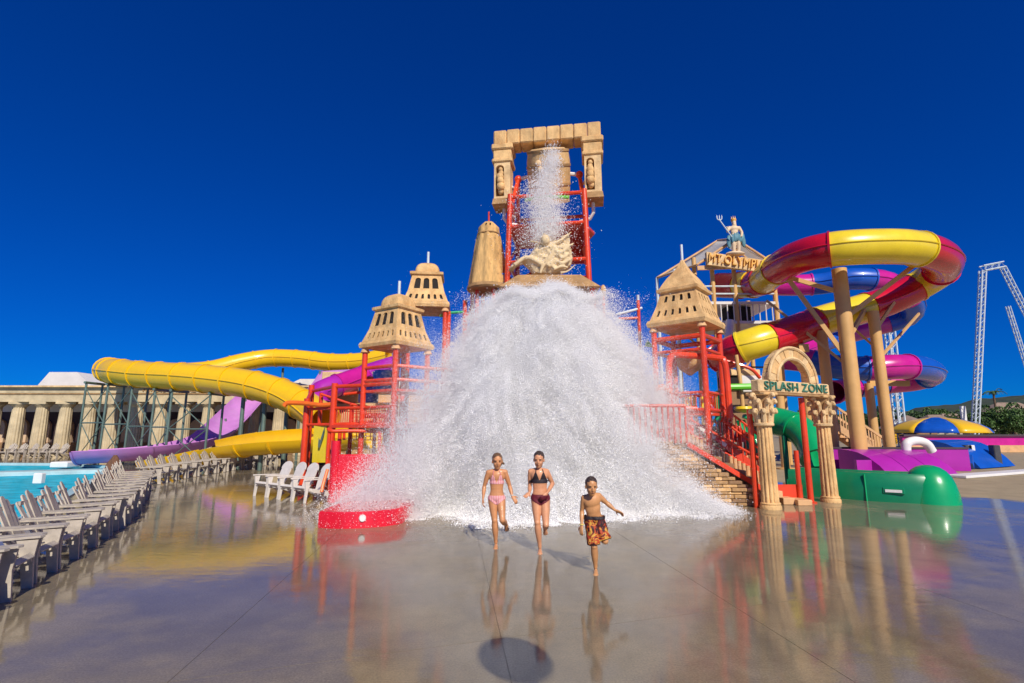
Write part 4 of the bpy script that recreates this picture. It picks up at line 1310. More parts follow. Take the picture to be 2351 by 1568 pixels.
# yellow panel with a dark swoosh slot
a, b, c_, d_ = up(716, 1062, 16.35), up(746, 1062, 16.15), up(750, 975, 16.15), up(721, 975, 16.35)
MB().prism([a, b, c_, d_], (0.02, .06, 0)).build('yellow_panel', 'lemon', lf, smooth=False)
yp = lf.children[-1]
sl_ = [up(731, 1026, 16.18), up(735, 1028, 16.18), up(744, 1000, 16.10), up(748, 978, 16.06), up(743, 990, 16.12), up(736, 1012, 16.16), up(733, 1005, 16.18)]
MB().prism([p - V(0, .05, 0) for p in sl_], (0, .02, 0)).build('dark_slot', 'steel_green', yp, smooth=False)
# further posts, rails and a rope net at the back of the frame
for (x, y, Y, r) in ((738, 902, 18.2, .07), (808, 925, 17.6, .07), (862, 948, 16.4, .06), (893, 940, 17.0, .07)):
    q = up(x, y, Y); post(lf, q.x, q.y, 0, q.z, r)
for (x0_, y0_, x1_, y1_, Y) in ((738, 905, 808, 928, 18.0), (808, 928, 893, 942, 17.3), (716, 975, 808, 972, 17.8), (808, 972, 893, 968, 17.2), (850, 985, 886, 985, 15.6), (833, 868, 893, 866, 17.0), (790, 985, 790, 1010, 15.6)):
    pipe(lf, [up(x0_, y0_, Y), up(x1_, y1_, Y)], .045)
for k in range(9):
    f = k / 8
    MB().tube([up(808 + 85 * f, 940, 17.4), up(808 + 85 * f, 1010, 17.4)], .015, 5).build('net_rope', 'red', lf)
    MB().tube([up(808, 940 + 70 * f, 17.4), up(893, 940 + 70 * f, 17.4)], .015, 5).build('net_rope', 'red', lf)
MB().prism([up(835, 950, 15.9), up(893, 950, 15.3), up(893, 960, 15.3), up(835, 960, 15.9)], (0, .06, 0)).build('fascia', 'red', lf, smooth=False)
# yellow boat-like panel and blue drum higher in the frame
MB().prism([up(862, 925, 15.8), up(893, 925, 15.4), up(893, 940, 15.4), up(862, 940, 15.8)], (0, .1, 0)).build('yellow_board', 'lemon', lf, smooth=False)
m2 = MB(); m2.lathe([(.32, 0), (.34, .05), (.34, .5), (.28, .56)], up(845, 925, 17.5), 18); m2.build('blue_drum', 'blue', lf)
m2 = MB(); m2.lathe([(.36, 0), (.38, .05), (.38, .75), (.3, .8)], up(880, 905, 17.2), 18); m2.build('blue_drum', 'blue', lf)
# red wall panel and corner piece by the basin, in the spray
rw = thing('red_climbing_wall', 'solid red panel wall at the foot of the left play frame', 'panel wall', (-4.2, 14.3, 0))
MB().box((-3.95, 14.2, 0.62), (1.5, .12, 1.24), Matrix.Rotation(.25, 3, 'Z'), bevel=.03).build('panel', 'basin_red', rw)
MB().tube([V(-4.76, 14.05, 0), V(-4.76, 14.05, 1.6)], .12, 12).build('post', 'basin_red', rw)
MB().tube([V(-3.2, 14.4, 0), V(-3.2, 14.4, 1.5)], .07, 12).build('post', 'basin_red', rw)
hn = up(745, 1100, 14.4)
MB().tube([up(752, 1078, 14.2), up(742, 1112, 14.0), up(738, 1130, 13.9)], .045, 8).build('handrail', 'orange', rw)
# red basin with a round white jet
bs = thing('red_splash_basin', 'low red curved basin wall with a white jet nozzle on the wet deck', 'basin', (-2.9, 11.0, 0))
A, B_ = V(-3.58, 10.42, 0), V(-2.22, 11.45, 0)
arc = []
for k in range(13):
    f = k / 12
    a = math.radians(-118 + 92 * f)
    arc.append(V(-3.28 + math.cos(a) * 1.14, 11.42 + math.sin(a) * 1.05, 0))
poly = arc + [V(-2.25, 12.2, 0), V(-3.8, 12.0, 0)]
mb = MB(); h = .31
n = len(poly)
cc = sum(poly, Vector()) / n
rows = [[p for p in poly], [p + V(0, 0, h - .05) for p in poly], [p.lerp(cc, .02) + V(0, 0, h) for p in poly], [p.lerp(cc, .16) + V(0, 0, h) for p in poly], [p.lerp(cc, .2) + V(0, 0, h - .12) for p in poly]]
vs = [v for r in rows for v in r]
fs = [(k * n + j, k * n + (j + 1) % n, (k + 1) * n + (j + 1) % n, (k + 1) * n + j) for k in range(4) for j in range(n)] + [tuple(range(4 * n, 5 * n))]
mb.add(vs, fs)
mb.build('basin_wall', 'basin_red', bs, recalc=True)
jc = arc[6]; jn = V(math.cos(math.radians(-72)), math.sin(math.radians(-72)), 0)
m2 = MB(); m2.tube([jc + V(0, 0, .19) - jn * .02, jc + V(0, 0, .19) + jn * .035], [.075, .06], 16); m2.build('jet_nozzle', 'white', bs)

# structure seen between the splash and the tower: red lattice left of the tower and spray heads
rt = thing('rear_red_frame', 'red pipe frame with a green rail between the turret and the thatched cone', 'play structure', (-1.3, 17.8, 0))
for x, y0, Y in ((1068, 690, 17.4), (1085, 665, 17.8), (1030, 715, 17.2)):
    q = up(x, y0, Y); post(rt, q.x, q.y, 0, q.z, .08)
pipe(rt, [up(1032, 718, 17.2), up(1068, 716, 17.4)], .05, 'green'); pipe(rt, [up(1068, 735, 17.4), up(1085, 700, 17.8)], .05)
pipe(rt, [up(1068, 780, 17.4), up(1085, 750, 17.8)], .05); pipe(rt, [up(1010, 725, 17.2), up(1030, 722, 17.2)], .06, 'lime')
rr_ = thing('right_spray_frame', 'red pipe with a white cross shaped spray head right of the splash peak', 'play structure', (4.6, 17.5, 0))
q = up(1465, 690, 17.5); post(rr_, q.x, q.y, 0, q.z, .06)
MB().tube([q, q + V(0, 0, .2)], .05, 8).build('spray_head', 'steel_white', rr_)
pipe(rr_, [up(1415, 722, 17.5), up(1440, 716, 17.5), up(1474, 707, 17.5)], .05, 'steel_white', 'spray_arm')
pipe(rr_, [up(1420, 732, 17.5), up(1466, 730, 17.5)], .05)
m2 = MB(); q = up(1385, 668, 16.6); m2.ball(q, (.1, .1, .22), 10, 8); m2.build('tan_knob', 'stone', rr_)
MB().tube([V(q.x, q.y, 0), q], .05, 8).build('post', 'red', rr_)
q = up(1480, 795, 16.8)
MB().prism([q, q + V(.35, 0, -.05), q + V(.1, 0, .22)], (0, .05, 0)).build('green_flag', 'lime', rr_, smooth=False)
# ================================================================== RIGHT: gate, stairs
gt = thing('stone_gate', 'tan stone gate of two fluted columns under a lettered lintel and arch', 'gate', (7.4, 13.5, 0))
gu = V(2.21, 1.22, 0).normalized(); gn = V(gu.y, -gu.x, 0)       # gn points to the front
GA = V(6.3, 12.91, 0)
def gp(u, n, z): return GA + gu * u + gn * n + V(0, 0, z)
Rg = Matrix((gu, -gn, V(0, 0, 1))).transposed()
for u in (0.0, 2.52):
    c = gp(u, 0, 0)
    mb = MB()
    fluted(mb, (c.x, c.y), .205, .172, .10, 2.0, 12, 0.16, 6)
    colm = mb.build('column', 'stone', gt)
    MB().lathe([(.25, 0), (.25, .06), (.225, .10), (.235, .13), (.21, .16)], c, 20).build('column_base', 'stone', gt)
    MB().lathe([(.2, 1.98), (.235, 2.0), (.235, 2.05), (.2, 2.07)], c, 20).build('neck_ring', 'stone_pale', gt)
    cap = MB().lathe([(.15, 2.06), (.165, 2.3), (.20, 2.6), (.25, 2.74)], c, 16).build('capital', 'stone_brown', gt)
    for ring, (zz, rr, cnt, hh) in enumerate(((2.06, .165, 8, .34), (2.30, .185, 8, .34), (2.52, .215, 4, .26))):
        for k in range(cnt):
            a = 2 * math.pi * (k + .5 * (ring % 2)) / cnt + .4
            d = V(math.cos(a), math.sin(a), 0)
            b0 = c + d * rr * .95 + V(0, 0, zz)
            lf_ = MB()
            lf_.tube(spline([b0, b0 + d * .03 + V(0, 0, hh * .6), b0 + d * .10 + V(0, 0, hh * .95), b0 + d * .14 + V(0, 0, hh * .82)], 3), [.06, .065, .065, .062, .06, .058, .055, .052, .05, .045], 7)
            lf_.ball(b0 + d * .135 + V(0, 0, hh * .80), .05, 8, 6)
            lf_.build('acanthus_leaf', 'stone_pale', cap)
    MB().box(c + V(0, 0, 2.78), (.54, .54, .08), Rg, bevel=.02).build('abacus', 'stone', gt)
lint = MB().box(gp(1.28, 0, 2.98), (3.04, .24, .32), Rg, bevel=.03).build('lintel', 'stone_pale', gt)
MB().box(gp(1.28, 0, 2.80), (3.10, .30, .05), Rg).build('lintel_moulding', 'stone_brown', gt, smooth=False)
tm = text_mesh('SPLASH ZONE', 0.36, 0.018)
Rt = Matrix((gu, V(0, 0, 1), gn)).transposed().to_4x4()
letters(lint, tm, 'teal', Matrix.Translation(gp(1.30, .135, 2.985)) @ Rt @ Matrix.Diagonal((1.12, .84, 1, 1)))
# arch of voussoirs
nv = 13
for k in range(nv):
    a0 = math.pi * k / nv + .006; a1 = math.pi * (k + 1) / nv - .006
    pts = []
    ro, ri = 1.02, .70
    for a in (a0, (a0 + a1) / 2, a1): pts.append((ro * math.cos(a), ro * math.sin(a)))
    for a in (a1, (a0 + a1) / 2, a0): pts.append((ri * math.cos(a), ri * math.sin(a)))
    MB().prism([gp(1.22 - x, .11 + .01 * (k % 2), 3.14 + z * .88) for x, z in pts], -gn * .2).build('voussoir', 'stone' if k % 3 else 'stone_pale', gt, smooth=False)
for rr, w in ((.70, .05), (1.02, .045)):
    MB().tube([gp(1.22 - math.cos(math.pi * k / 24) * rr, .12, 3.14 + math.sin(math.pi * k / 24) * rr * .88) for k in range(25)], w, 6).build('arch_moulding', 'stone_pale', gt)

# ---- stairs climbing to the left behind the gate
stt = thing('tan_staircase', 'tan staircase with red stringers climbing left behind the gate', 'stairs', (6.3, 14.2, 0))
SX0, SY0, SY1 = 7.25, 13.55, 14.75
nst, rise, run = 9, 0.172, 0.30
MB().box((7.42, 13.95, .07), (.36, 1.1, .14), bevel=.01).build('step', 'tan', stt)
for k in range(nst):
    x = SX0 - run * k
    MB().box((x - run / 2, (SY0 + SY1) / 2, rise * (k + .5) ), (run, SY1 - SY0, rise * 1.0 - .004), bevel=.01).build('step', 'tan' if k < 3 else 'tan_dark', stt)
MB().prism([V(SX0 - run * 2.6, SY0 - .07, .30), V(SX0 - run * 2.6, SY0 - .07, .44), V(SX0 - run * nst, SY0 - .07, rise * nst + .06), V(SX0 - run * nst, SY0 - .07, rise * nst - .08)], (0, .055, 0)).build('stringer', 'red', stt, smooth=False)
MB().prism([V(SX0 - .55, SY1 + .04, .05), V(SX0 + .1, SY1 + .04, .05), V(SX0 + .1, SY1 + .04, .45), V(SX0 - .55, SY1 + .04, .8)], (0, .05, 0)).build('stringer', 'red', stt, smooth=False)
# ribbed tan fence behind the flight
for k in range(24):
    x = SX0 - .2 - k * .115
    zb = max(0, (SX0 - x) / run * rise - .1)
    MB().tube([V(x, SY1 - .12, zb), V(x, SY1 - .12, zb + .62)], .052, 8).build('fence_slat', 'tan', stt)
for side, yy in ((0, SY0 - .04), (1, SY1 + .02)):
    if not side: continue
    for dz in (.95, .55):
        xs = 0.25 if side else 3.2
        MB().tube([V(SX0 - run * xs, yy, rise * xs + dz), V(SX0 - run * nst, yy, rise * nst + dz)], .035, 8).build('handrail', 'red', stt)
    for k in (range(0, 10) if side else range(4, 10)):
        MB().tube([V(SX0 - run * k - .1, yy, rise * k), V(SX0 - run * k - .1, yy, rise * k + .98)], .018, 6).build('baluster', 'red', stt)
pX = SX0 - run * nst
# landing and upper flight
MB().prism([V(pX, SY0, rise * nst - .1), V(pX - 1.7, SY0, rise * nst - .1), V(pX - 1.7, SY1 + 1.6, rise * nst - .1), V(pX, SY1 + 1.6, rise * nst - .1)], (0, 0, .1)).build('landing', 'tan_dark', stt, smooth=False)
for k in range(11):
    MB().tube([V(pX - .15 * k, SY0 - .03, rise * nst), V(pX - .15 * k, SY0 - .03, rise * nst + .95)], .03, 6).build('baluster', 'red', stt)
MB().tube([V(pX, SY0 - .03, rise * nst + .97), V(pX - 1.65, SY0 - .03, rise * nst + .97)], .045, 8).build('handrail', 'red', stt)
for dz in (0, -.42):
    MB().tube([up(1612, 898, 15.4) + V(0, 0, dz), up(1748, 1002, 15.2) + V(0, 0, dz)], .035, 8).build('handrail', 'red', stt)
for k in range(15):
    p = up(1612, 898, 15.4).lerp(up(1748, 1002, 15.2), k / 14)
    MB().tube([p - V(0, 0, .95), p], .02, 6).build('baluster', 'red', stt)
for k in range(9):
    p = up(1612, 898, 15.4).lerp(up(1748, 1002, 15.2), (k + .5) / 9)
    MB().box(p + V(0, .55, -.98), (.28, 1.0, .12), bevel=.01).build('step', 'tan', stt)
MB().beam(up(1612, 898, 15.36) - V(0, 0, 1.1), up(1748, 1002, 15.16) - V(0, 0, 1.1), .06, .2).build('stringer', 'red', stt, smooth=False)
# white and red dashed barrier on the landing
for k in range(6):
    p = V(pX + .75 + .15 * k, SY1 + .30, rise * nst + .52 - .105 * k)
    MB().beam(p, p + V(.145, 0, -.10), .05, .1).build('barrier_stripe', 'white' if k % 2 else 'basin_red', stt, smooth=False)
# ledge stone base under the flight
lw = thing('ledgestone_wall', 'brown stacked ledgestone wall under the red stair stringer', 'wall', (5.6, 13.4, 0))
random.seed(3)
z = 0.0
while z < 1.5:
    h = random.uniform(.07, .12)
    xr = SX0 - run * 2.7 - max(0, (z + .02)) / rise * run + .0
    xl = 3.6
    xr = min(xr + .35, SX0 - .8)
    x = xl
    while x < xr - .05:
        w = min(random.uniform(.18, .48), xr - x)
        MB().box((x + w / 2, SY0 - .16 + random.uniform(-.03, .02), z + h / 2), (w - .012, .16, h - .010), bevel=.014).build('stone', random.choice(['stone_brown', 'tan_dark', 'stone', 'stone_brown']), lw)
        x += w
    z += h
MB().prism([V(3.6, SY0 - .09, 0), V(SX0 - .9, SY0 - .09, 0), V(SX0 - .9, SY0 - .09, .1), V(pX, SY0 - .09, 1.4), V(3.6, SY0 - .09, 1.45)], (0, .05, 0)).build('mortar', 'tan_dark', lw, smooth=False)
# red posts beside the gate
rp = thing('red_gate_posts', 'pair of red posts with a ladder like brace beside the right gate column', 'post', (8.0, 14.0, 0))
for x, y, z1, r in ((7.85, 13.9, 2.75, .075), (7.55, 13.85, 1.35, .06)):
    post(rp, x, y, 0, z1, r)
MB().box((7.2, 13.9, .26), (.9, .05, .42), bevel=.01).build('kick_panel', 'red', rp)
pipe(rp, [V(6.05, 13.1, 0), V(6.05, 13.1, 2.4)], .07, 'red', 'post')

# ---- right red pipe frame under the pointed turret
rf = thing('right_play_frame', 'red pipe frame with hoop pipe and platforms under the pointed turret', 'play structure', (5.2, 15.3, 0))
pipe(rf, [up(1548, 1010, 14.6), up(1540, 940, 14.6), up(1536, 860, 14.6), up(1537, 828, 14.6), up(1546, 816, 14.6), up(1570, 815, 14.6), up(1650, 822, 15.0), up(1662, 830, 15.0), up(1668, 860, 15.0), up(1676, 960, 15.0)], .095, 'red', 'hoop_pipe')
for zz in (4.75,):
    pts = [L3(-.84, -.84, 0), L3(.84, -.84, 0), L3(.84, .84, 0), L3(-.84, .84, 0), L3(-.84, -.84, 0)]
    for a, b in zip(pts, pts[1:]):
        pipe(rf, [V(a.x, a.y, 4.6), V(b.x, b.y, 4.6)], .075); pipe(rf, [V(a.x, a.y, 4.2), V(b.x, b.y, 4.2)], .05)
        pipe(rf, [V(a.x, a.y, 2.45), V(b.x, b.y, 2.45)], .06); pipe(rf, [V(a.x, a.y, 2.95), V(b.x, b.y, 2.95)], .045)
        for k in range(1, 10):
            p = a.lerp(b, k / 10)
            MB().tube([V(p.x, p.y, 2.45), V(p.x, p.y, 2.95)], .014, 5).build('baluster', 'red', rf)
pl4 = [L3(-.85, -.85, 0), L3(.85, -.85, 0), L3(.85, .85, 0), L3(-.85, .85, 0)]
MB().prism([V(p.x, p.y, 2.3) for p in pl4], (0, 0, .1)).build('platform', 'red', rf, smooth=False)
for x0_, y0_, x1_, y1_, Y in ((1612, 905, 1680, 965, 15.6), (1650, 960, 1720, 1000, 15.4), (1590, 930, 1612, 1010, 15.2)):
    pipe(rf, [up(x0_, y0_, Y), up(x1_, y1_, Y)], .06)
pipe(rf, [up(1555, 935, 14.5), up(1600, 938, 14.5)], .06)
pipe(rf, [up(1512, 902, 14.5), up(1514, 890, 14.5), up(1524, 889, 14.5), up(1540, 902, 14.5)], .075, 'orange', 'orange_spout')
MB().tube([V(5.15, 14.9, 0), V(5.15, 14.9, 2.3)], .09, 10).build('post', 'red', rf)
MB().tube([up(1527, 1060, 13.6), up(1520, 985, 13.6)], .07, 10).build('post', 'red', rf)
# yellow planks of a small tub, green board
for k in range(6):
    p = up(1577 + k * 9, 936, 15.0)
    if k in (3,): continue
    MB().box(p + V(0, 0, .14), (.1, .04, .36), bevel=.01).build('yellow_plank', 'lemon', rf)
p = up(1649, 965, 15.3); MB().box(p + V(0, 0, .42), (.17, .05, .85), bevel=.02).build('green_board', 'green', rf)
# hanging tan cone bucket
cb = thing('tan_cone_bucket', 'tan cone shaped tipping bucket hung inside the red hoop pipe', 'bucket', tuple(up(1580, 858, 16.6)))
q = up(1585, 862, 16.6)
MB().lathe([(.05, 0), (.3, .18), (.52, .5), (.55, .72), (.5, .74)], q, 20).build('cone', 'stone', cb)
MB().tube([q + V(0, -.5, .75), q + V(0, 0, .05)], .02, 6).build('chain', 'steel_dark', cb)
for s in (-.55, .55):
    MB().tube([q + V(s, 0, .7), q + V(s, 0, 1.2)], .025, 6).build('hanger', 'red', cb)
# hut with dark opening, lime pipe, red cones and green funnels behind
hu = thing('tan_hut', 'tan hut with a dark opening behind the right red frame', 'hut', (9.2, 19.5, 0))
for (x0_, x1_, y0_, y1_, Y, m) in ((1660, 1745, 848, 862, 18.6, 'stone_pale'), (1664, 1705, 863, 889, 18.7, 'dark'), (1705, 1750, 862, 900, 18.6, 'canvas'), (1664, 1750, 895, 1010, 18.9, 'tan_dark')):
    a, b = up(x0_, y1_, Y), up(x1_, y0_, Y)
    MB().box(((a.x + b.x) / 2, Y + .3, (a.z + b.z) / 2), (b.x - a.x, .6, abs(b.z - a.z)), bevel=.02).build('hut_block', m, hu)
pipe(hu, [up(1662, 889, 18.0), up(1758, 887, 18.0)], .12, 'lime', 'lime_pipe')
pipe(hu, [up(1690, 815, 18.2), up(1700, 880, 18.2), up(1706, 940, 18.2)], .07, 'pole', 'tan_pole')
pipe(hu, [up(1655, 825, 18.6), up(1720, 845, 18.4), up(1745, 868, 18.4)], .06, 'red', 'pipe')
for (x, y, s, m) in ((1672, 985, .5, 'red'), (1697, 985, .45, 'red'), (1715, 1000, .35, 'dkgreen'), (1735, 1010, .4, 'green')):
    p = up(x, y, 16.2)
    MB().lathe([(.24 * s * 1.6, 0), (.2 * s * 1.6, .25), (.05, 1.1 * s)], p - V(0, 0, .4), 14).build('spray_cone', m, hu)
    MB().tube([V(p.x, p.y, 0), p - V(0, 0, .38)], .06, 8).build('stand', 'red', hu)
p = up(1708, 948, 16.6); MB().lathe([(.04, 0), (.22, .05), (.30, .12), (.28, .2), (.1, .22)], p, 16).build('yellow_dish', 'lemon', hu)
for (x0_, y0_, x1_, y1_) in ((1706, 955, 1768, 975), (1712, 990, 1760, 1020), (1700, 965, 1720, 1015)):
    MB().beam(up(x0_, y0_, 16.8), up(x1_, y1_, 16.6), .35, .14, bevel=.02).build('green_trough', 'green', hu)
MB().tube([V(up(1715, 975, 16.7).x, 16.7, 0), up(1715, 975, 16.7)], .08, 8).build('stand', 'dkgreen', hu)

# ---- green slide and its channel
gs = thing('green_slide', 'glossy green slide chute ending in a low channel with a bulbous end', 'water slide', (10, 14.5, 0))
slide_tube(gs, spline([up(1752, 962, 18.2), up(1795, 970, 17.8), up(1835, 986, 17.2), up(1862, 1016, 16.8), up(1878, 1052, 16.4)], 6), .48, ['green', 'green', 'dkgreen'], 1.1, n=18, steps=4, arc=(-40, 220))
for x, y in ((1800, 1000), (1850, 1035)):
    t = up(x, y, 17.3); MB().tube([V(t.x, t.y, 0), t], .09, 8).build('leg', 'dkgreen', gs)
cp_ = [V(8.2, 15.6, 0), V(9.0, 14.85, 0), V(9.7, 14.2, 0), V(10.45, 13.78, 0), V(10.9, 13.62, 0)]
w0 = spline(cp_, 6)
mb = MB(); rows = []
for k, p in enumerate(w0):
    t = (w0[min(k + 1, len(w0) - 1)] - w0[max(k - 1, 0)]).normalized(); n_ = V(t.y, -t.x, 0)
    prof = [(.0, 0), (.02, .35), (-.02, .66), (-.08, .74), (-.18, .74), (-.24, .62), (-.28, .25), (-.9, .22), (-1.0, .7), (-1.1, .74), (-1.18, .66), (-1.2, 0)]
    rows.append([p + n_ * a + V(0, 0, z) for a, z in prof])
mb.grid(rows); mb.build('channel', 'dkgreen', gs)
mb = MB(); bcx = V(11.12, 14.02, 0)
rows = []
seg = 32
for (r, z) in ((.62, 0), (.60, .25), (.55, .5), (.48, .68), (.38, .82), (.26, .91), (.13, .955), (.01, .965)):
    rows.append([bcx + V(math.cos(2 * math.pi * j / seg) * r * 1.0, math.sin(2 * math.pi * j / seg) * r * 1.0, z) for j in range(seg)])
vs = [v for r in rows for v in r]
mb.add(vs, [(k * seg + j, k * seg + (j + 1) % seg, (k + 1) * seg + (j + 1) % seg, (k + 1) * seg + j) for k in range(7) for j in range(seg)] + [tuple(range(7 * seg, 8 * seg))])
mb.build('bulb_end', 'green', gs, angle=1.2)
nrm = V(dA.y, 0, 0)
t = (w0[14] - w0[12]).normalized(); n_ = V(t.y, -t.x, 0); Rc = Matrix((t, -n_, V(0, 0, 1))).transposed()
MB().box(w0[15] + n_ * .01 + V(0, 0, .30), (.48, .08, .17), Rc, bevel=.02).build('slot_frame', 'dkgreen', gs)
MB().box(w0[15] + n_ * .05 + V(0, 0, .30), (.36, .04, .07), Rc).build('slot', 'white', gs, smooth=False)
for k in (6, 11): MB().beam(w0[k] + n_ * .02, w0[k] + n_ * .02 + V(0, 0, .70), .03, .04).build('seam', 'green', gs, smooth=False)

# ---- purple and blue runouts
pr = thing('purple_runout', 'wide purple curved runout in three bays with a white pipe elbow', 'water slide', (19, 23, 0))
def ramp_bay(parent, A, B, depth_dir, h, m, name='bay'):
    mb = MB(); rows = []
    prof = [(0, 0.02), (.35, .34), (.8, .62), (1.3, .80), (1.8, .88), (2.3, .90)]
    for f in (0, 1):
        p = A.lerp(B, f)
        rows.append([p + depth_dir * d + V(0, 0, z * h) for d, z in prof] + [p + depth_dir * 2.3])
    mb.grid(rows)
    for f in (0, 1):
        r = rows[f]; mb.add(r, [tuple(range(len(r)))])
    o = mb.build(name, m, parent, angle=.5)
    return o
p0, p1 = G(2040, 1092), G(2205, 1093)
dd = V(-.28, .96, 0).normalized()
for k in range(3):
    a = p0.lerp(p1, k / 3 + .004); b = p0.lerp(p1, (k + 1) / 3 - .004)
    ramp_bay(pr, a, b, dd, 1.12, 'purple')
w1, w2 = up(1890, 1034, 24.5), up(2212, 1046, 24.6)
MB().beam(V(w1.x, 24.9, .5), V(w2.x, 24.4, .5), .22, 1.0).build('back_wall', 'purple', pr, smooth=False)
MB().beam(V(w1.x, 24.9, 1.04), V(w2.x, 24.4, 1.04), .3, .08).build('coping', 'dark_purple', pr, smooth=False)
MB().beam(V(w1.x + .2, 22.6, .3), V(p0.x, 22.7, .3), .15, .6).build('side_wall', 'purple', pr, smooth=False)
e0 = up(2083, 1047, 23.6)
MB().tube(spline([e0, e0 + V(0, 0, .38), e0 + V(.12, 0, .60), e0 + V(.6, .1, .68), e0 + V(1.1, .2, .55), e0 + V(1.35, .25, .2)], 5), .19, 14).build('pipe_elbow', 'white', pr)
br = thing('blue_runout', 'blue curved runout beside the purple one', 'water slide', (23, 27, 0))
b0_, b1_ = G(2252, 1077), G(2332, 1071)
ramp_bay(br, b0_, b1_, V(-.45, .9, 0).normalized(), 1.5, 'blue')
for x in (2225, 2232, 2290):
    t = up(x, 1022, 26.8); MB().box((t.x, 27.0, t.z / 2), (.35, .35, t.z), bevel=.03).build('pillar', 'steel_dark' if x != 2232 else 'white', br)
MB().beam(up(2215, 1050, 25.5), up(2216, 1070, 25.3), .6, .5).build('side_wall', 'blue', br, smooth=False)
kb = thing('white_kerb', 'white painted kerb in front of the blue runout', 'kerb', (23, 22.5, 0))
MB().beam(G(2195, 1097) + V(0, 0, .05), G(2420, 1080) + V(0, 0, .05), .7, .11, bevel=.02).build('kerb_stone', 'white', kb)
mw = thing('magenta_wall', 'long magenta channel wall crossing the far right deck', 'wall', (45, 44, 0))
MB().beam(V(33, 44, .95), V(75, 46, .95), .3, .75).build('panel', 'magenta', mw, smooth=False)
MB().beam(V(33, 43.95, .29), V(75, 45.95, .29), .5, .58).build('footing', 'tan', mw, smooth=False)
MB().beam(V(33, 43.9, 1.41), V(75, 45.9, 1.41), .5, .16).build('coping', 'dark_purple', mw, smooth=False)
# white loungers by the magenta wall
wl = thing('white_lounger', 'white lounger on the sunny deck before the magenta wall', 'sun lounger', (0, 0, 0))
MB().box((0, 0, .32), (1.3, .6, .07), bevel=.02).build('seat', 'chair_white', wl)
MB().box((.82, 0, .55), (.62, .6, .06), Matrix.Rotation(-.8, 3, 'Y'), bevel=.02).build('backrest', 'chair_white', wl)
for sx in (-.55, .55):
    for sy in (-.25, .25): MB().box((sx, sy, .15), (.06, .06, .3)).build('leg', 'chair_white', wl)
for i, (x, y) in enumerate(((2262, 1036), (2300, 1034), (2330, 1030), (2345, 1026))):
    o = wl if i == 0 else copy_tree(wl)
    o.location = G(x, y); o.rotation_euler.z = (-.3, .2, 2.8, .1)[i]
    o['label'] = ['white lounger beside the dark pillars of the blue runout', 'white lounger between the blue runout and the magenta wall, second from the pillars', 'white lounger turned the other way before the magenta wall', 'white lounger close against the magenta wall footing'][i]
    o['group'] = 'white loungers on the far right deck'

# ================================================================== BIG TUBE SLIDES ON TAN POLES
ry = thing('striped_tube_slide', 'huge red and yellow striped tube slide looping high on tan poles', 'water slide', (16, 25, 0))
path = [P(1650, 655, 32), P(1700, 655, 30.5), P(1745, 648, 28.5), P(1778, 622, 26), P(1830, 592, 23.8), P(1905, 573, 22.4), P(2010, 566, 22.0), P(2100, 570, 22.3), P(2160, 592, 23.6), P(2160, 620, 25.6), P(2110, 655, 27.0), P(2040, 690, 27.0), P(1960, 715, 26.8), P(1890, 735, 26.5), P(1820, 760, 26.0), P(1745, 783, 25.6), P(1690, 802, 26), P(1655, 822, 27.5)]
slide_tube(ry, spline(path, 8), .80, ['slide_red', 'lemon'], 3.05, n=24, cuts=[int(round(c * 8)) for c in (0, 1, 1.6, 2.2, 3.1, 5.05, 7.1, 9.0, 10.1, 11.6, 13.3, 14.7, 15.7, 17)])
mb_ = thing('magenta_blue_tube_slide', 'magenta and blue striped tube slide winding behind the tan poles', 'water slide', (18, 32, 0))
path = [P(1740, 650, 33), P(1800, 655, 33), P(1880, 652, 32.5), P(1960, 640, 31.5), P(2040, 650, 31.5), P(2090, 690, 32.5), P(2085, 725, 34), P(2010, 748, 35), P(1930, 770, 35), P(1860, 795, 34), P(1800, 815, 32)]
slide_tube(mb_, spline(path, 8), .70, ['magenta', 'blue'], 3.4, n=20, steps=6)
path = [P(1790, 822, 31.5), P(1850, 828, 30.5), P(1920, 842, 29.5), P(1990, 846, 28.8), P(2060, 842, 28.6), P(2115, 845, 29.5), P(2140, 858, 31.5), P(2100, 872, 33), P(2030, 880, 33.5), P(1960, 890, 33), P(1915, 900, 32)]
slide_tube(mb_, spline(path, 8), .70, ['magenta', 'blue'], 3.2, n=20, cuts=[int(c * 8) for c in (0, 1.3, 3.0, 4.4, 6.6, 8, 9, 10)])
poles = [(1985, 1030, 1926, 618, 24.2, .33), (2047, 1016, 2004, 715, 25.8, .26), (1928, 1022, 1886, 760, 25.6, .25), (2005, 985, 1994, 880, 31.5, .24), (1792, 1000, 1780, 800, 25.5, .2)]
pole_objs = []
for i, (bx, by, tx, ty, Y, r) in enumerate(poles):
    t = P(tx, ty, Y)
    MB().tube([V(t.x, t.y, 0), t], r, 20).build('pole', 'pole', ry if i in (0, 1, 2, 4) else mb_)
    MB().lathe([(r + .25, 0), (r + .25, .06), (r + .02, .08)], (t.x, t.y, 0), 20).build('base_flange', 'pole', ry if i in (0, 1, 2, 4) else mb_)
def arm(par, pole_i, z, target, m='pole', r=.09):
    bx, by, tx, ty, Y, rr = poles[pole_i]
    t = P(tx, ty, Y)
    MB().beam(V(t.x, t.y, z), target, r * 1.6, r * 2.2).build('support_arm', m, par, smooth=False)
zt0 = P(1926, 618, 24.2).z
arm(ry, 0, zt0 - 1.2, P(1808, 636, 25)); arm(ry, 0, zt0 - 4.6, P(1808, 638, 25)); arm(ry, 0, zt0 - 4.9, P(1760, 690, 26.5), r=.06)
arm(ry, 0, zt0 - 2.5, P(2095, 612, 23.8)); arm(ry, 0, zt0 - 3.6, P(1985, 712, 26)); arm(ry, 0, zt0 - 5.2, P(1955, 742, 26))
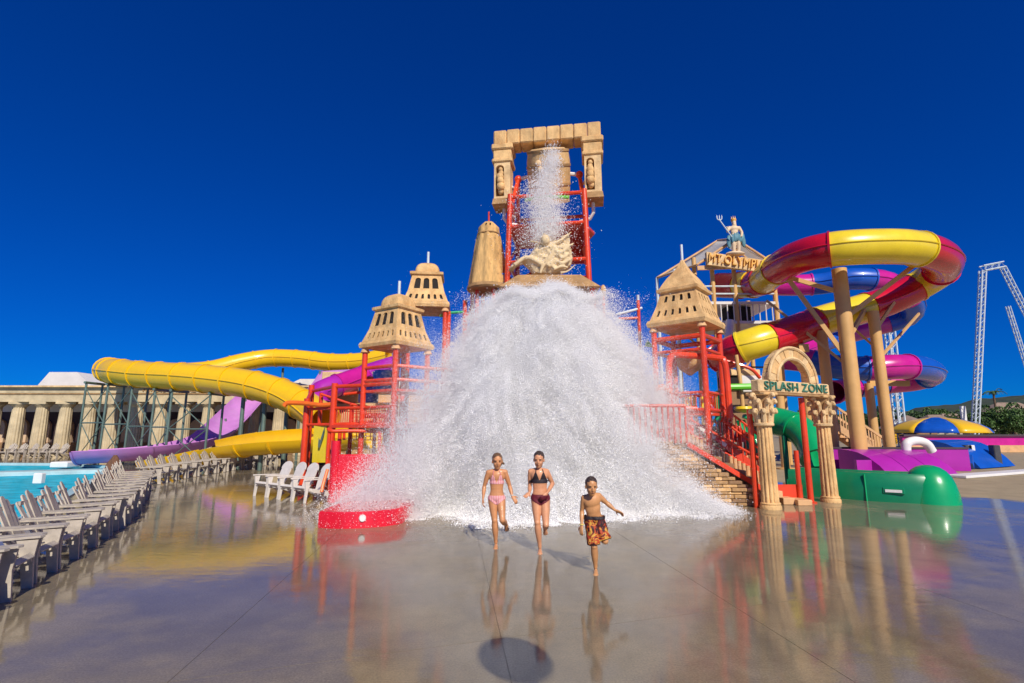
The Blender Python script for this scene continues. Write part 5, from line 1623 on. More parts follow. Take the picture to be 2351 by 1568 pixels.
arm(ry, 1, P(2004, 715, 25.8).z - 1.0, P(2075, 660, 26.5), r=.07); arm(ry, 1, P(2004, 715, 25.8).z - 2.5, P(2110, 720, 31), r=.06)
arm(ry, 1, P(2004, 715, 25.8).z - 2.0, P(1950, 745, 26.6), r=.05)
m2 = MB(); q = P(1840, 800, 25.8); m2.box(q, (.5, .5, .4)); m2.build('saddle', 'pole', ry)
MB().tube([V(q.x, q.y, 0), q], .15, 12).build('pole', 'pole', ry)
t = P(1994, 880, 31.5); MB().beam(t, P(2085, 880, 32), .25, .35).build('support_arm', 'pole', mb_, smooth=False)
# tan wooden stairs between the poles
ws = thing('tan_timber_stairs', 'tan timber stairway with slatted rails descending between the slide poles', 'stairs', (19, 28.5, 0))
A, B_ = P(1905, 968, 28.5), P(2042, 1030, 28.5)
for dy in (0, 1.2):
    o_ = V(0, dy, 0)
    MB().beam(A + o_, V(B_.x, B_.y, .12) + o_, .08, .35).build('stringer', 'tan', ws, smooth=False)
    MB().beam(A + o_ + V(0, 0, 1.1), V(B_.x, B_.y, 1.25) + o_, .08, .12).build('handrail', 'tan', ws, smooth=False)
    for k in range(22):
        f = k / 21; p = A.lerp(V(B_.x, B_.y, .12), f) + o_
        MB().beam(p, p + V(0, 0, 1.1), .05, .03).build('baluster', 'tan', ws, smooth=False)
for k in range(10):
    p = A.lerp(V(B_.x, B_.y, .12), (k + .5) / 10)
    MB().box(p + V(0, .6, .08), (.34, 1.2, .05)).build('step', 'tan', ws, smooth=False)
for f in (.0, .35):
    p = A.lerp(V(B_.x, B_.y, .12), f); MB().beam(V(p.x, p.y + .1, 0), p + V(0, .1, 0), .14).build('post', 'tan_dark', ws, smooth=False)

# ================================================================== CANOPY TOWER WITH STATUE
ct = thing('canopy_tower', 'slide launch tower with a white fabric roof on tan posts', 'tower', (13, 31, 0))
fL, fA, fR = P(1600, 608, 28.2), P(1688, 548, 28.2), P(1762, 596, 28.2)
bL, bA, bR = P(1508, 638, 31.5), P(1648, 552, 33), P(1740, 600, 33)
def cloth(name, a, b, c, d, sag=.35):
    rows = []
    for i in range(9):
        u = i / 8
        p, q_ = a.lerp(b, u), d.lerp(c, u)
        rows.append([p.lerp(q_, v / 8) - V(0, 0, sag * math.sin(math.pi * v / 8) * math.sin(math.pi * (u * .8 + .1))) for v in range(9)])
    mb = MB(); mb.grid(rows); o = mb.build(name, 'canopy_cloth', ct)
    s_ = o.modifiers.new('thickness', 'SOLIDIFY'); s_.thickness = .05
cloth('canopy', bL, fL, fA, bA); cloth('canopy', fR, bR, bA, fA)
for a, b in ((bL, fL), (fL, fA), (fA, fR), (bL, bA), (bA, fA), (fR, bR)):
    MB().tube([a, b], .07, 8).build('roof_pipe', 'tan', ct)
MB().beam(fL - V(0, 0, .2), fR - V(0, 0, .35), .12, .25).build('tie_beam', 'tan', ct, smooth=False)
for k in range(3):
    MB().tube([fL.lerp(fR, .25 + .25 * k), fA - V(0, 0, .6)], .05, 6).build('truss_bar', 'tan', ct)
plz = P(1715, 698, 29).z; pl2 = P(1715, 742, 29).z
cor = [P(1650, 700, 28.6), P(1790, 700, 28.6)]
X0c, X1c = P(1585, 700, 29.5).x, cor[1].x
for zz, th in ((plz, .16), (pl2, .16)):
    MB().box(((X0c + X1c) / 2, 30.5, zz), (X1c - X0c, 3.6, th)).build('deck', 'canvas' if th == .16 else 'tan', ct, smooth=False)
for x, y in ((X0c + .1, 28.8), (X1c - .1, 28.8), (X0c + .1, 32.2), (X1c - .1, 32.2), ((X0c + X1c) / 2, 28.8), (P(1640, 700, 28.8).x, 28.8)):
    ztop = np.interp(x, [bL.x, fA.x, fR.x], [bL.z + .3, fA.z - .8, fR.z])
    if x > P(1750, 690, 28.8).x: ztop = plz + 1.0
    MB().tube([V(x, y, 0), V(x, y, ztop)], .13, 10).build('post', 'pole', ct)
for x, yt in ((1508, 638), (1548, 618)):
    t = P(x, yt, 31.5); MB().tube([V(t.x, t.y, 0), t], .1, 8).build('post', 'steel_white', ct)
for k in range(14):
    x = X0c + (X1c - X0c) * k / 13
    MB().tube([V(x, 28.75, pl2), V(x, 28.75, plz)], .035, 6).build('baluster', 'canvas', ct)
for zz in (plz + .55, plz + 1.0, pl2 - 1.6, pl2 - 2.6):
    MB().tube([V(X0c, 28.75, zz), V(X1c if zz > plz else X1c, 28.75, zz)], .05, 6).build('rail', 'steel_white' if zz > plz else 'steel_dark', ct)
for a, b in (((X0c, 0.3), (X1c, pl2 - .4)), ((X0c, pl2 - .4), (X1c, 3.2)), ((X0c, 3.2), (X1c, 0.3))):
    MB().tube([V(a[0], 30.6, a[1]), V(b[0], 30.6, b[1])], .07, 6).build('brace', 'tan', ct)
MB().tube([P(1672, 780, 28.4), P(1676, 735, 28.4)], .22, 14).build('drum', 'white', ct)
MB().box(P(1690, 725, 29.5), (1.4, .8, .9)).build('kiosk', 'dark', ct, smooth=False)
# sign board
sg = thing('sign_board', 'tan sign board with raised gold letters below the statue', 'sign', tuple(P(1690, 612, 27.9)))
s0, s1, s2, s3 = P(1622, 607, 27.9), P(1760, 626, 27.9), P(1760, 598, 27.9), P(1622, 578, 27.9)
s0.x = s3.x; s1.x = s2.x
MB().prism([s0, s1, s2, s3], (0, .25, 0)).build('board', 'stone_pale', sg, smooth=False)
tm = text_mesh('MT.OLYMPUS', 0.92, 0.07)
ang = math.atan2((s2.z - s3.z), s2.x - s3.x)
wdt = max(v.co.x for v in tm.vertices) - min(v.co.x for v in tm.vertices)
sc_ = (s2.x - s3.x) * .97 / wdt
mid = (s0 + s1 + s2 + s3) / 4
letters(sg, tm, 'gold', Matrix.Translation(mid - V(0, .07, 0)) @ Matrix.Rotation(math.pi / 2, 4, 'X') @ Matrix.Rotation(ang, 4, 'Z') @ Matrix.Diagonal((sc_, .78, 1, 1)))

# statue
mat('statue', (0.74, 0.56, 0.36), .7, .15, 3, .3, 20)
mat('statue_blue', (0.10, 0.26, 0.32), .6, .3, 3)
sx_, sz_ = P(1690, 582, 27.8), P(1690, 582, 27.8).z
st = thing('crowned_statue', 'painted statue of a crowned figure with blue robe holding a staff above the sign', 'statue', tuple(sx_))
body = MB()
k_ = 1.9 / 1.8
capsule(body, (-.13, 0, .1), (-.12, -.05, .55), .10, .12); capsule(body, (-.12, -.05, .55), (-.1, 0, 1.0), .12, .16)
capsule(body, (.15, 0, .1), (.16, -.05, .55), .10, .12); capsule(body, (.16, -.05, .55), (.1, 0, 1.0), .12, .16)
body.ball((0, 0, 1.05), (.24, .17, .18)); body.ball((0, 0, 1.3), (.22, .15, .22)); body.ball((0, -.01, 1.5), (.27, .17, .18))
capsule(body, (0, 0, 1.6), (0, -.02, 1.75), .09, .09); body.ball((0, -.03, 1.84), (.12, .14, .16)); body.ball((0, -.08, 1.72), (.11, .1, .13))
capsule(body, (-.28, 0, 1.55), (-.42, -.06, 1.3), .10, .08); capsule(body, (-.42, -.06, 1.3), (-.5, -.2, 1.5), .08, .06)
capsule(body, (.28, 0, 1.55), (.42, -.02, 1.25), .10, .08); capsule(body, (.42, -.02, 1.25), (.34, -.1, 1.0), .08, .06)
SS = 1.0
body.v = [sx_ + v * SS for v in body.v]
me = remeshed(body, .035, 3, 'body'); 
for v in me.vertices: v.co -= wloc(st)
me.materials.append(MATS['statue']); o = bpy.data.objects.new('body', me); COL.objects.link(o); o.parent = st
rob = MB(); 
for k in range(9):
    a = -2.4 + k * .6
    rob.ball(sx_ + V(math.cos(a) * .26, math.sin(a) * .16, .85 + .06 * (k % 3)), (.085, .09, .30), 10, 8)
rob.ball(sx_ + V(-.34, .05, .72), (.14, .10, .42), 10, 8); rob.ball(sx_ + V(.44, .05, 1.0), (.15, .1, .32), 10, 8); rob.ball(sx_ + V(.52, .08, .72), (.13, .1, .34), 10, 8)
me = remeshed(rob, .04, 2, 'robe')
for v in me.vertices: v.co -= wloc(st)
me.materials.append(MATS['statue_blue']); o = bpy.data.objects.new('robe', me); COL.objects.link(o); o.parent = st
m2 = MB(); m2.lathe([(.13, 1.93), (.15, 2.0), (.14, 2.08)], sx_, 12)
for k in range(6):
    a = k * math.pi / 3; m2.lathe([(.04, 2.05), (.005, 2.24)], sx_ + V(math.cos(a) * .11, math.sin(a) * .11, 0), 6)
m2.build('crown', 'gold', st)
s_a, s_b = sx_ + V(-.28, -.25, .9), P(1652, 505, 27.6)
MB().tube([s_a, s_b], .035, 8).build('staff', 'steel_white', st)
for d in (-.14, 0, .14):
    MB().tube(spline([s_b, s_b + V(d * .9, 0, .06), s_b + V(d, 0, .3)], 3), [.03] * 6 + [.008], 6).build('prong', 'steel_white', st)
MB().ball(sx_ + V(0, .1, .02), (.55, .3, .14), 14, 8).build('rock_base', 'statue', st)

# ================================================================== FAR RIGHT: tents, masts, trees, houses
tn = thing('striped_tent', 'blue and yellow striped dome canopy beyond the magenta wall', 'canopy', (47, 54, 0))
tcx = P(2150, 980, 55); zt_, ze = P(2150, 958, 55).z, P(2150, 993, 55).z
Rt_ = 95 / FPX * 57
for k in range(8):
    a0, a1 = 2 * math.pi * k / 8 + .47, 2 * math.pi * (k + 1) / 8 + .47
    rows = []
    for r, z in ((1.0, 0), (.93, .28), (.78, .55), (.5, .82), (.2, .97), (.02, 1.0)):
        rows.append([V(tcx.x + math.cos(a0 + (a1 - a0) * j / 5) * Rt_ * r * (1 - .06 * math.sin(math.pi * j / 5)), 55 + math.sin(a0 + (a1 - a0) * j / 5) * Rt_ * r, ze + (zt_ - ze) * z) for j in range(6)])
    mb = MB(); mb.grid(rows); o = mb.build('tent_panel', 'yellow' if k % 2 else 'blue', tn)
    s_ = o.modifiers.new('thickness', 'SOLIDIFY'); s_.thickness = .05
for k in range(6):
    a = k * math.pi / 3
    MB().tube([V(tcx.x + math.cos(a) * Rt_ * .8, 55 + math.sin(a) * Rt_ * .8, 0), V(tcx.x + math.cos(a) * Rt_ * .8, 55 + math.sin(a) * Rt_ * .8, ze + .4)], .08, 6).build('post', 'steel_white', tn)
tb = thing('blue_awning', 'low blue awning left of the striped dome canopy', 'canopy', (43, 56, 0))
q = [P(2045, 995, 56), P(2105, 1000, 56), P(2100, 982, 58), P(2050, 982, 58)]
MB().prism(q, (0, 0, .08)).build('cloth', 'blue', tb, smooth=False)
for p in q: MB().tube([V(p.x, p.y, 0), p], .06, 6).build('post', 'steel_white', tb)
th = thing('shingled_pavilion', 'brown shingled pavilion roof behind the striped dome canopy', 'pavilion', (48, 75, 0))
pc0 = P(2118, 952, 75); pe0 = P(2118, 984, 75); hw = 60 / FPX * 80
m2 = MB(); m2.lathe([(hw, pe0.z), (hw * .5, (pe0.z + pc0.z) / 2 + .1), (.05, pc0.z)], (pc0.x, 78, 0), 10); m2.build('roof', 'shingle', th)
m2 = MB(); m2.lathe([(hw * .8, 0), (hw * .8, pe0.z)], (pc0.x, 78, 0), 10); m2.build('wall', 'tan_dark', th)

def lattice(parent, a, b, w, m, r=.06, nz=30):
    d = (b - a).normalized()
    s1_ = d.cross(V(0, 1, 0)).normalized(); s2_ = d.cross(s1_).normalized()
    cs = [(s1_ * x + s2_ * y) * w / 2 for x, y in ((-1, -1), (1, -1), (1, 1), (-1, 1))]
    for c in cs: MB().tube([a + c, b + c], r, 6).build('chord', m, parent)
    mb = MB()
    for k in range(nz):
        for j in range(4):
            p = a.lerp(b, k / nz) + cs[j if k % 2 else (j + 1) % 4]; q_ = a.lerp(b, (k + 1) / nz) + cs[(j + 1) % 4 if k % 2 else j]
            mb.tube([p, q_], r * .4, 4, cap=False)
    o = mb.build('lacing', m, parent, smooth=False); o['kind'] = 'stuff'
MY = 78
rd = thing('lattice_ride_mast', 'tall pale blue lattice ride mast with a cranked top beam', 'ride tower', (70, MY, 0))
mt, ml = P(2256, 622, MY), P(2302, 613, MY)
b_ = P(2231, 972, MY)
lattice(rd, V(b_.x, MY, 0), mt, .62, 'steel_white', .10, 40); lattice(rd, mt + V(0, 0, .4), ml + V(0, 0, .4), .8, 'steel_white', .1, 6)
lattice(rd, ml, P(2440, 880, MY), .55, 'steel_white', .08, 30)
rd2 = thing('lattice_ride_mast', 'slim leaning pale lattice mast ending in a bare point', 'ride tower', (85, 90, 0))
lattice(rd2, P(2440, 1100, 90), P(2314, 703, 90), .45, 'steel_white', .08, 40)
rd3 = thing('lattice_ride_mast', 'pale lattice mast with a yellow foot behind the tube slides', 'ride tower', (52, 70, 0))
t3 = P(2036, 700, 70); b3 = P(2066, 975, 70)
lattice(rd3, V(b3.x, 70, 2.5), V(t3.x, 70, t3.z), .85, 'steel_white', .12, 18); lattice(rd3, V(b3.x, 70, 0), V(b3.x, 70, 2.5), .95, 'yellow', .14, 4)

# trees
def leaf_crown(seed, n, rx, rz, lobes, leaf):
    r = np.random.default_rng(seed)
    c = r.normal(0, 1, (lobes, 3)); c /= np.linalg.norm(c, axis=1)[:, None]
    c *= np.array([rx * .62, rx * .62, rz * .6])
    k = r.integers(0, lobes, n)
    d = r.normal(0, 1, (n, 3)); d /= np.linalg.norm(d, axis=1)[:, None]
    rad = r.uniform(.55, 1.0, n) ** .5
    p = c[k] + d * (rad * rx * .48)[:, None] * np.array([1, 1, rz / rx])
    vs, fs = [], []
    for i in range(n):
        a = r.normal(0, 1, 3); a /= np.linalg.norm(a); b = np.cross(a, r.normal(0, 1, 3)); b /= np.linalg.norm(b) + 1e-9
        s = leaf * r.uniform(.6, 1.3)
        o_ = len(vs)
        vs += [tuple(p[i] + a * s), tuple(p[i] + b * s * .5), tuple(p[i] - a * s), tuple(p[i] - b * s * .5)]
        fs.append((o_, o_ + 1, o_ + 2, o_ + 3))
    me = bpy.data.meshes.new('crown'); me.from_pydata(vs, [], fs)
    return me
crowns = []
for i in range(4):
    me = leaf_crown(50 + i, 2600, 2.4, 2.3 + .5 * (i % 2), 9 + i, .24); me.materials.append(MATS['leaf' if i % 2 else 'leaf_dark']); crowns.append(me)
trm = MB(); trm.tube([V(0, 0, 0), V(.06, 0, 1.4), V(0, .05, 2.8), V(.1, 0, 4)], [.24, .2, .15, .06], 8)
for k in range(5):
    a = k * 1.3; trm.tube([V(.02, 0, 1.6 + .3 * k), V(math.cos(a) * .8, math.sin(a) * .8, 2.4 + .35 * k), V(math.cos(a) * 1.5, math.sin(a) * 1.5, 3.1 + .3 * k)], [.1, .06, .02], 6)
trunk_me = trm.mesh('trunk', recalc=True); trunk_me.materials.append(MATS['bark'])
def tree(x, y, s, kind, label, group):
    t = thing('broadleaf_tree', label, 'tree', (x, y, 0), group)
    t.scale = (s, s, s); t.rotation_euler.z = random.uniform(0, 6)
    for nm, me, z in (('trunk', trunk_me, 0), ('crown', crowns[kind], 3.7)):
        o = bpy.data.objects.new(nm, me); COL.objects.link(o); o.parent = t; o.location.z = z
random.seed(21)
for i in range(46):
    Y = random.uniform(95, 190)
    px = random.uniform(1830, 2400)
    q = P(px, 975, Y)
    sz = random.uniform(.62, 1.15)
    where = 'behind the tan slide poles' if px < 1990 else 'behind the yellow footed mast' if px < 2085 else 'behind the striped dome canopy' if px < 2215 else 'behind the tall lattice mast' if px < 2275 else 'below the hillside lodge'
    lab = '%s %s tree %s, %s' % (('squat', 'middling', 'tall')[min(2, int((sz - .62) / .18))], ('dark round crowned', 'lighter green loose', 'dark lumpy', 'bright green upright')[i % 4], where, 'close to the deck' if Y < 120 else 'half way to the hills' if Y < 155 else 'at the foot of the hills')
    tree(q.x, Y, sz * (Y / 120) ** .5, i % 4, lab, 'trees below the right hills')
for ti, (px, Y, s) in enumerate(((2290, 82, .85), (2318, 86, .7), (2262, 90, .95), (2345, 80, .8), (2330, 95, 1.05))):
    q = P(px, 980, Y); tree(q.x, Y, s, 1, ['bushy tree directly behind the palm trunk', 'smaller bushy tree beside the tan hipped roof', 'large bushy tree at the foot of the tall lattice mast', 'bushy tree beyond the tan hipped roof', 'tallest bushy tree between the palm and the hillside lodge'][ti], 'trees by the ride mast')
for i, (px, Y) in enumerate(((-8, 62), (735, 95))):
    q = P(px, 975, Y); tree(q.x, Y, (.8, .9)[i], i, ('dark tree beyond the open corner of the temple front', 'dark tree glimpsed between the purple tube and the yellow tubes')[i], 'trees behind the temple front')
# palm
pm = thing('palm_tree', 'palm tree with ragged fronds beside the ride mast', 'palm tree', tuple(G(2290, 1012)))
gp_ = G(2290, 1012); pt_ = P(2281, 905, gp_.y)
MB().tube(spline([gp_, gp_.lerp(pt_, .5) + V(.2, 0, 0), pt_], 5), .16, 8).build('trunk', 'bark', pm)
for k in range(11):
    a = k * 2 * math.pi / 11; L_ = random.uniform(1.3, 1.9)
    mid_ = [pt_ + V(math.cos(a) * L_ * f, math.sin(a) * L_ * f, .75 * math.sin(f * 2.4) - .55 * f * f + (0.8 if k == 0 else 0) * f) for f in (0, .25, .5, .75, 1)]
    mb = MB()
    for j in range(4):
        for sgn in (-1, 1):
            for h_ in range(3):
                p = mid_[j].lerp(mid_[j + 1], h_ / 3); s_ = V(-math.sin(a), math.cos(a), -.35 * 1) * sgn
                d_ = (mid_[j + 1] - mid_[j]).normalized()
                mb.add([p, p + d_ * .14, p + s_ * .45 * (1 - j * .15) + d_ * .2 - V(0, 0, .1)], [(0, 1, 2)])
    mb.tube(mid_, .03, 5)
    mb.build('frond', 'leaf', pm, smooth=False, recalc=False)
# houses below the hill
for i, (px, py, Y, w, h, lab) in enumerate(((2305, 978, 95, 7, 2.6, 'house with a tan hipped roof behind the palm'), (2205, 968, 130, 9, 3.0, 'small house with a pale roof on the hill foot'), (2340, 945, 150, 16, 4.0, 'long brown roofed lodge on the hillside'), (2175, 972, 100, 6, 2.5, 'low hut with a dark roof behind the striped dome canopy'))):
    q = P(px, py, Y)
    hz = thing('house', lab, 'house', (q.x, Y, 0))
    H0 = max(2.2, q.z)
    MB().box((q.x, Y + 3, H0 / 2), (w * .86, 5, H0)).build('wall', 'housewall', hz, smooth=False)
    mb = MB()
    a = [V(q.x - w / 2, Y, H0), V(q.x + w / 2, Y, H0), V(q.x + w / 2, Y + 6, H0), V(q.x - w / 2, Y + 6, H0), V(q.x - w * .2, Y + 3, H0 + h * .7), V(q.x + w * .2, Y + 3, H0 + h * .7)]
    mb.add(a, [(0, 1, 5, 4), (2, 3, 4, 5), (1, 2, 5), (3, 0, 4), (3, 2, 1, 0)])
    mb.build('roof', 'shingle' if i != 0 else 'tan', hz, smooth=False)
    for k in range(3):
        MB().box((q.x - w * .3 + k * w * .3, Y + .48, H0 * .55), (w * .12, .08, H0 * .35)).build('window', 'glass_dark', hz, smooth=False)
wp = thing('white_billboard', 'leaning white panel between the ride mast and the trees', 'panel', tuple(P(2208, 985, 80)))
MB().prism([P(2213, 985, 80), P(2223, 985, 80), P(2217, 932, 80), P(2206, 932, 80)], (0, .3, 0)).build('panel', 'white', wp, smooth=False)
# hedge wall at the far end of the deck
hw_ = thing('white_boundary_wall', 'long low white wall at the far right edge of the park', 'wall', (85, 64, 0))
MB().beam(V(60, 62, .6), V(120, 66, .6), .3, 1.2).build('panel', 'white', hw_, smooth=False)
# invented globe on a post behind the camera, added to cast the round deck shadow
sh = V(0.02, 4.69, 0)
gh = 4.3
gpos = sh + V(sun_dir.x, sun_dir.y, 0) / math.tan(SUN_EL) / math.hypot(sun_dir.x, sun_dir.y) * gh + V(0, 0, gh)
gl = thing('shadow_caster', 'unseen globe on a slim post, added to cast the round shadow on the deck', 'shadow caster', (gpos.x, gpos.y, 0))
MB().ball(gpos, (.30, .30, .27), 24, 16).build('globe', 'globe', gl)
MB().tube([V(gpos.x, gpos.y, 0), gpos - V(0, 0, .27)], .035, 10).build('post', 'steel_dark', gl)
# ================================================================== PEOPLE
mat('skin_tan', (0.60, 0.27, 0.115), .45, .12, 7, .15, 90, coat=.10, dirt=.25, dirtcol=(0.34, 0.10, 0.04), dscale=4)
mat('skin_fair', (0.68, 0.32, 0.165), .45, .12, 7, .15, 90, coat=.10, dirt=.25, dirtcol=(0.34, 0.10, 0.04), dscale=4)
mat('skin_boy', (0.60, 0.29, 0.115), .45, .12, 7, .15, 90, coat=.10, dirt=.25, dirtcol=(0.34, 0.10, 0.04), dscale=4)
mat('hair_brown', (0.15, 0.075, 0.03), .35, .5, 60, .6, 150, coat=.4)
mat('hair_dark', (0.045, 0.026, 0.016), .35, .5, 60, .6, 150, coat=.4)
mat('bikini_black', (0.02, 0.012, 0.016), .6, .2, 30)
mat('bikini_maroon', (0.13, 0.008, 0.02), .6, .2, 30)
mat('mouth', (0.16, 0.02, 0.02), .5, .1, 10)
mat('eye', (0.02, 0.012, 0.01), .2, .1, 10)
mat('band_yellow', (0.8, 0.65, 0.15), .5, .1, 10)
def patt(name, cols, scale, stretch=(1, 1, 1), kind='noise'):
    m = bpy.data.materials.new(name); m.use_nodes = True
    t = m.node_tree; b = t.nodes['Principled BSDF']; b.inputs['Roughness'].default_value = .7
    tc = t.nodes.new('ShaderNodeTexCoord'); mp = t.nodes.new('ShaderNodeMapping'); mp.inputs['Scale'].default_value = stretch
    t.links.new(tc.outputs['Object'], mp.inputs['Vector'])
    if kind == 'noise':
        n = t.nodes.new('ShaderNodeTexNoise'); n.inputs['Scale'].default_value = scale; n.inputs['Detail'].default_value = 3; n.inputs['Distortion'].default_value = 1.5
    else:
        n = t.nodes.new('ShaderNodeTexWave'); n.inputs['Scale'].default_value = scale; n.inputs['Distortion'].default_value = 1.0
    t.links.new(mp.outputs[0], n.inputs['Vector'])
    r = t.nodes.new('ShaderNodeValToRGB'); r.color_ramp.interpolation = 'CONSTANT'
    els = r.color_ramp.elements
    els[0].position, els[0].color = cols[0][0], (*cols[0][1], 1)
    els[1].position, els[1].color = cols[1][0], (*cols[1][1], 1)
    for p_, c_ in cols[2:]:
        e = els.new(p_); e.color = (*c_, 1)
    t.links.new(n.outputs['Fac'], r.inputs['Fac']); t.links.new(r.outputs['Color'], b.inputs['Base Color'])
    MATS[name] = m
patt('bikini_pink', [(0, (.8, .5, .48)), (.3, (.62, .06, .12)), (.5, (.85, .62, .6)), (.68, (.22, .02, .08)), (.8, (.75, .22, .25))], 11, (1, .2, .3), 'wave')
patt('board_shorts', [(0, (.12, .008, .01)), (.42, (.02, .008, .008)), (.47, (.42, .05, .01)), (.53, (.6, .36, .05)), (.57, (.45, .06, .01)), (.61, (.02, .008, .008)), (.66, (.17, .012, .012))], 7)

def cap2(mb, a, b, r0, r1, mid=None):
    """tapered limb with a muscle bulge"""
    a, b = Vector(a), Vector(b)
    n = 7
    pts = [a.lerp(b, k / n) for k in range(n + 1)]
    rs = []
    for k in range(n + 1):
        f = k / n
        r = r0 + (r1 - r0) * f
        if mid: r += mid * math.sin(math.pi * min(1, f * 1.25)) if f < .8 else 0
        rs.append(r)
    mb.tube(pts, rs, 12); mb.ball(a, r0, 12, 8); mb.ball(b, r1, 12, 8)

def hand(mb, wrist, dirv, palm_n, s, curl=.5, thumb_side=1):
    """palm and five fingers; dirv along the hand, palm_n out of the palm"""
    d = Vector(dirv).normalized(); pn = Vector(palm_n); pn = (pn - d * pn.dot(d)).normalized(); w = d.cross(pn).normalized()
    c = wrist + d * .045 * s
    R = Matrix((w, pn, d)).transposed()
    mb.ball(c, (.036 * s, .017 * s, .052 * s), 12, 8, R)
    for i, (off, L_, r) in enumerate(((-.027, .062, .0088), (-.009, .072, .0092), (.009, .068, .009), (.026, .052, .008))):
        b = wrist + d * .085 * s + w * off * s
        p1 = b + (d + w * off * 3).normalized() * L_ * .45 * s + pn * curl * .25 * L_ * s
        p2 = p1 + d * L_ * .32 * s * (1 - curl * .6) + pn * curl * .6 * L_ * s
        p3 = p2 + d * L_ * .25 * s * (1 - curl * 1.3) + pn * curl * .5 * L_ * s
        mb.tube([b - d * .02 * s, b, p1, p2, p3], [r * s * 1.05, r * s * 1.05, r * s, r * s * .92, r * s * .75], 8)
        mb.ball(p3, r * s * .75, 8, 6)
    b = wrist + d * .03 * s - w * .03 * s * thumb_side
    p1 = b + (d * .6 - w * thumb_side * .7).normalized() * .034 * s + pn * .01 * s
    p2 = p1 + (d * .9 - w * thumb_side * .25).normalized() * .028 * s + pn * .012 * s
    mb.tube([b, p1, p2], [.012 * s, .0105 * s, .009 * s], 8); mb.ball(p2, .009 * s, 8, 6)

def foot(mb, ankle, dirv, s, up_=V(0, 0, 1)):
    d = Vector(dirv).normalized(); u = Vector(up_); u = (u - d * u.dot(d)).normalized(); w = d.cross(u)
    base = ankle - u * .055 * s
    R = Matrix((w, d, u)).transposed()
    mb.ball(base - d * .02 * s, (.032 * s, .042 * s, .034 * s), 12, 8, R)
    mb.ball(base + d * .055 * s - u * .004 * s, (.036 * s, .085 * s, .028 * s), 12, 8, R)
    mb.ball(base + d * .12 * s - u * .012 * s, (.043 * s, .045 * s, .02 * s), 12, 8, R)
    for k in range(5):
        o_ = (k - 2) * .0165 * s
        t_ = base + d * (.152 - abs(k - (1 if w.x > 0 else 3)) * .006) * s + w * o_ - u * .018 * s
        mb.ball(t_, (.0085 * s, .016 * s, .0095 * s), 8, 6, R)

def head(mb, c, s, tiltR):
    def T(x, y, z): return c + tiltR @ (V(x, y, z) * s)
    mb.ball(T(0, .012, .035), (.073 * s, .090 * s, .082 * s), 16, 12, tiltR)
    mb.ball(T(0, -.012, -.03), (.060 * s, .070 * s, .078 * s), 16, 12, tiltR)
    mb.ball(T(0, -.040, -.082), (.034 * s, .034 * s, .026 * s), 12, 8, tiltR)      # chin
    mb.ball(T(0, -.087, -.012), (.0125 * s, .018 * s, .026 * s), 10, 8, tiltR)     # nose
    mb.ball(T(0, -.094, -.027), (.016 * s, .013 * s, .010 * s), 10, 8, tiltR)
    for sg in (-1, 1):
        mb.ball(T(sg * .030, -.066, .028), (.022 * s, .014 * s, .008 * s), 10, 8, tiltR)   # brow
        mb.ball(T(sg * .034, -.058, -.028), (.022 * s, .018 * s, .018 * s), 10, 8, tiltR)  # cheek
        mb.ball(T(sg * .074, .012, -.005), (.010 * s, .018 * s, .028 * s), 10, 8, tiltR)   # ear
    mb.ball(T(0, -.076, -.052), (.022 * s, .012 * s, .007 * s), 10, 8, tiltR)      # lips
    mb.ball(T(0, -.073, -.062), (.018 * s, .012 * s, .007 * s), 10, 8, tiltR)
    return T

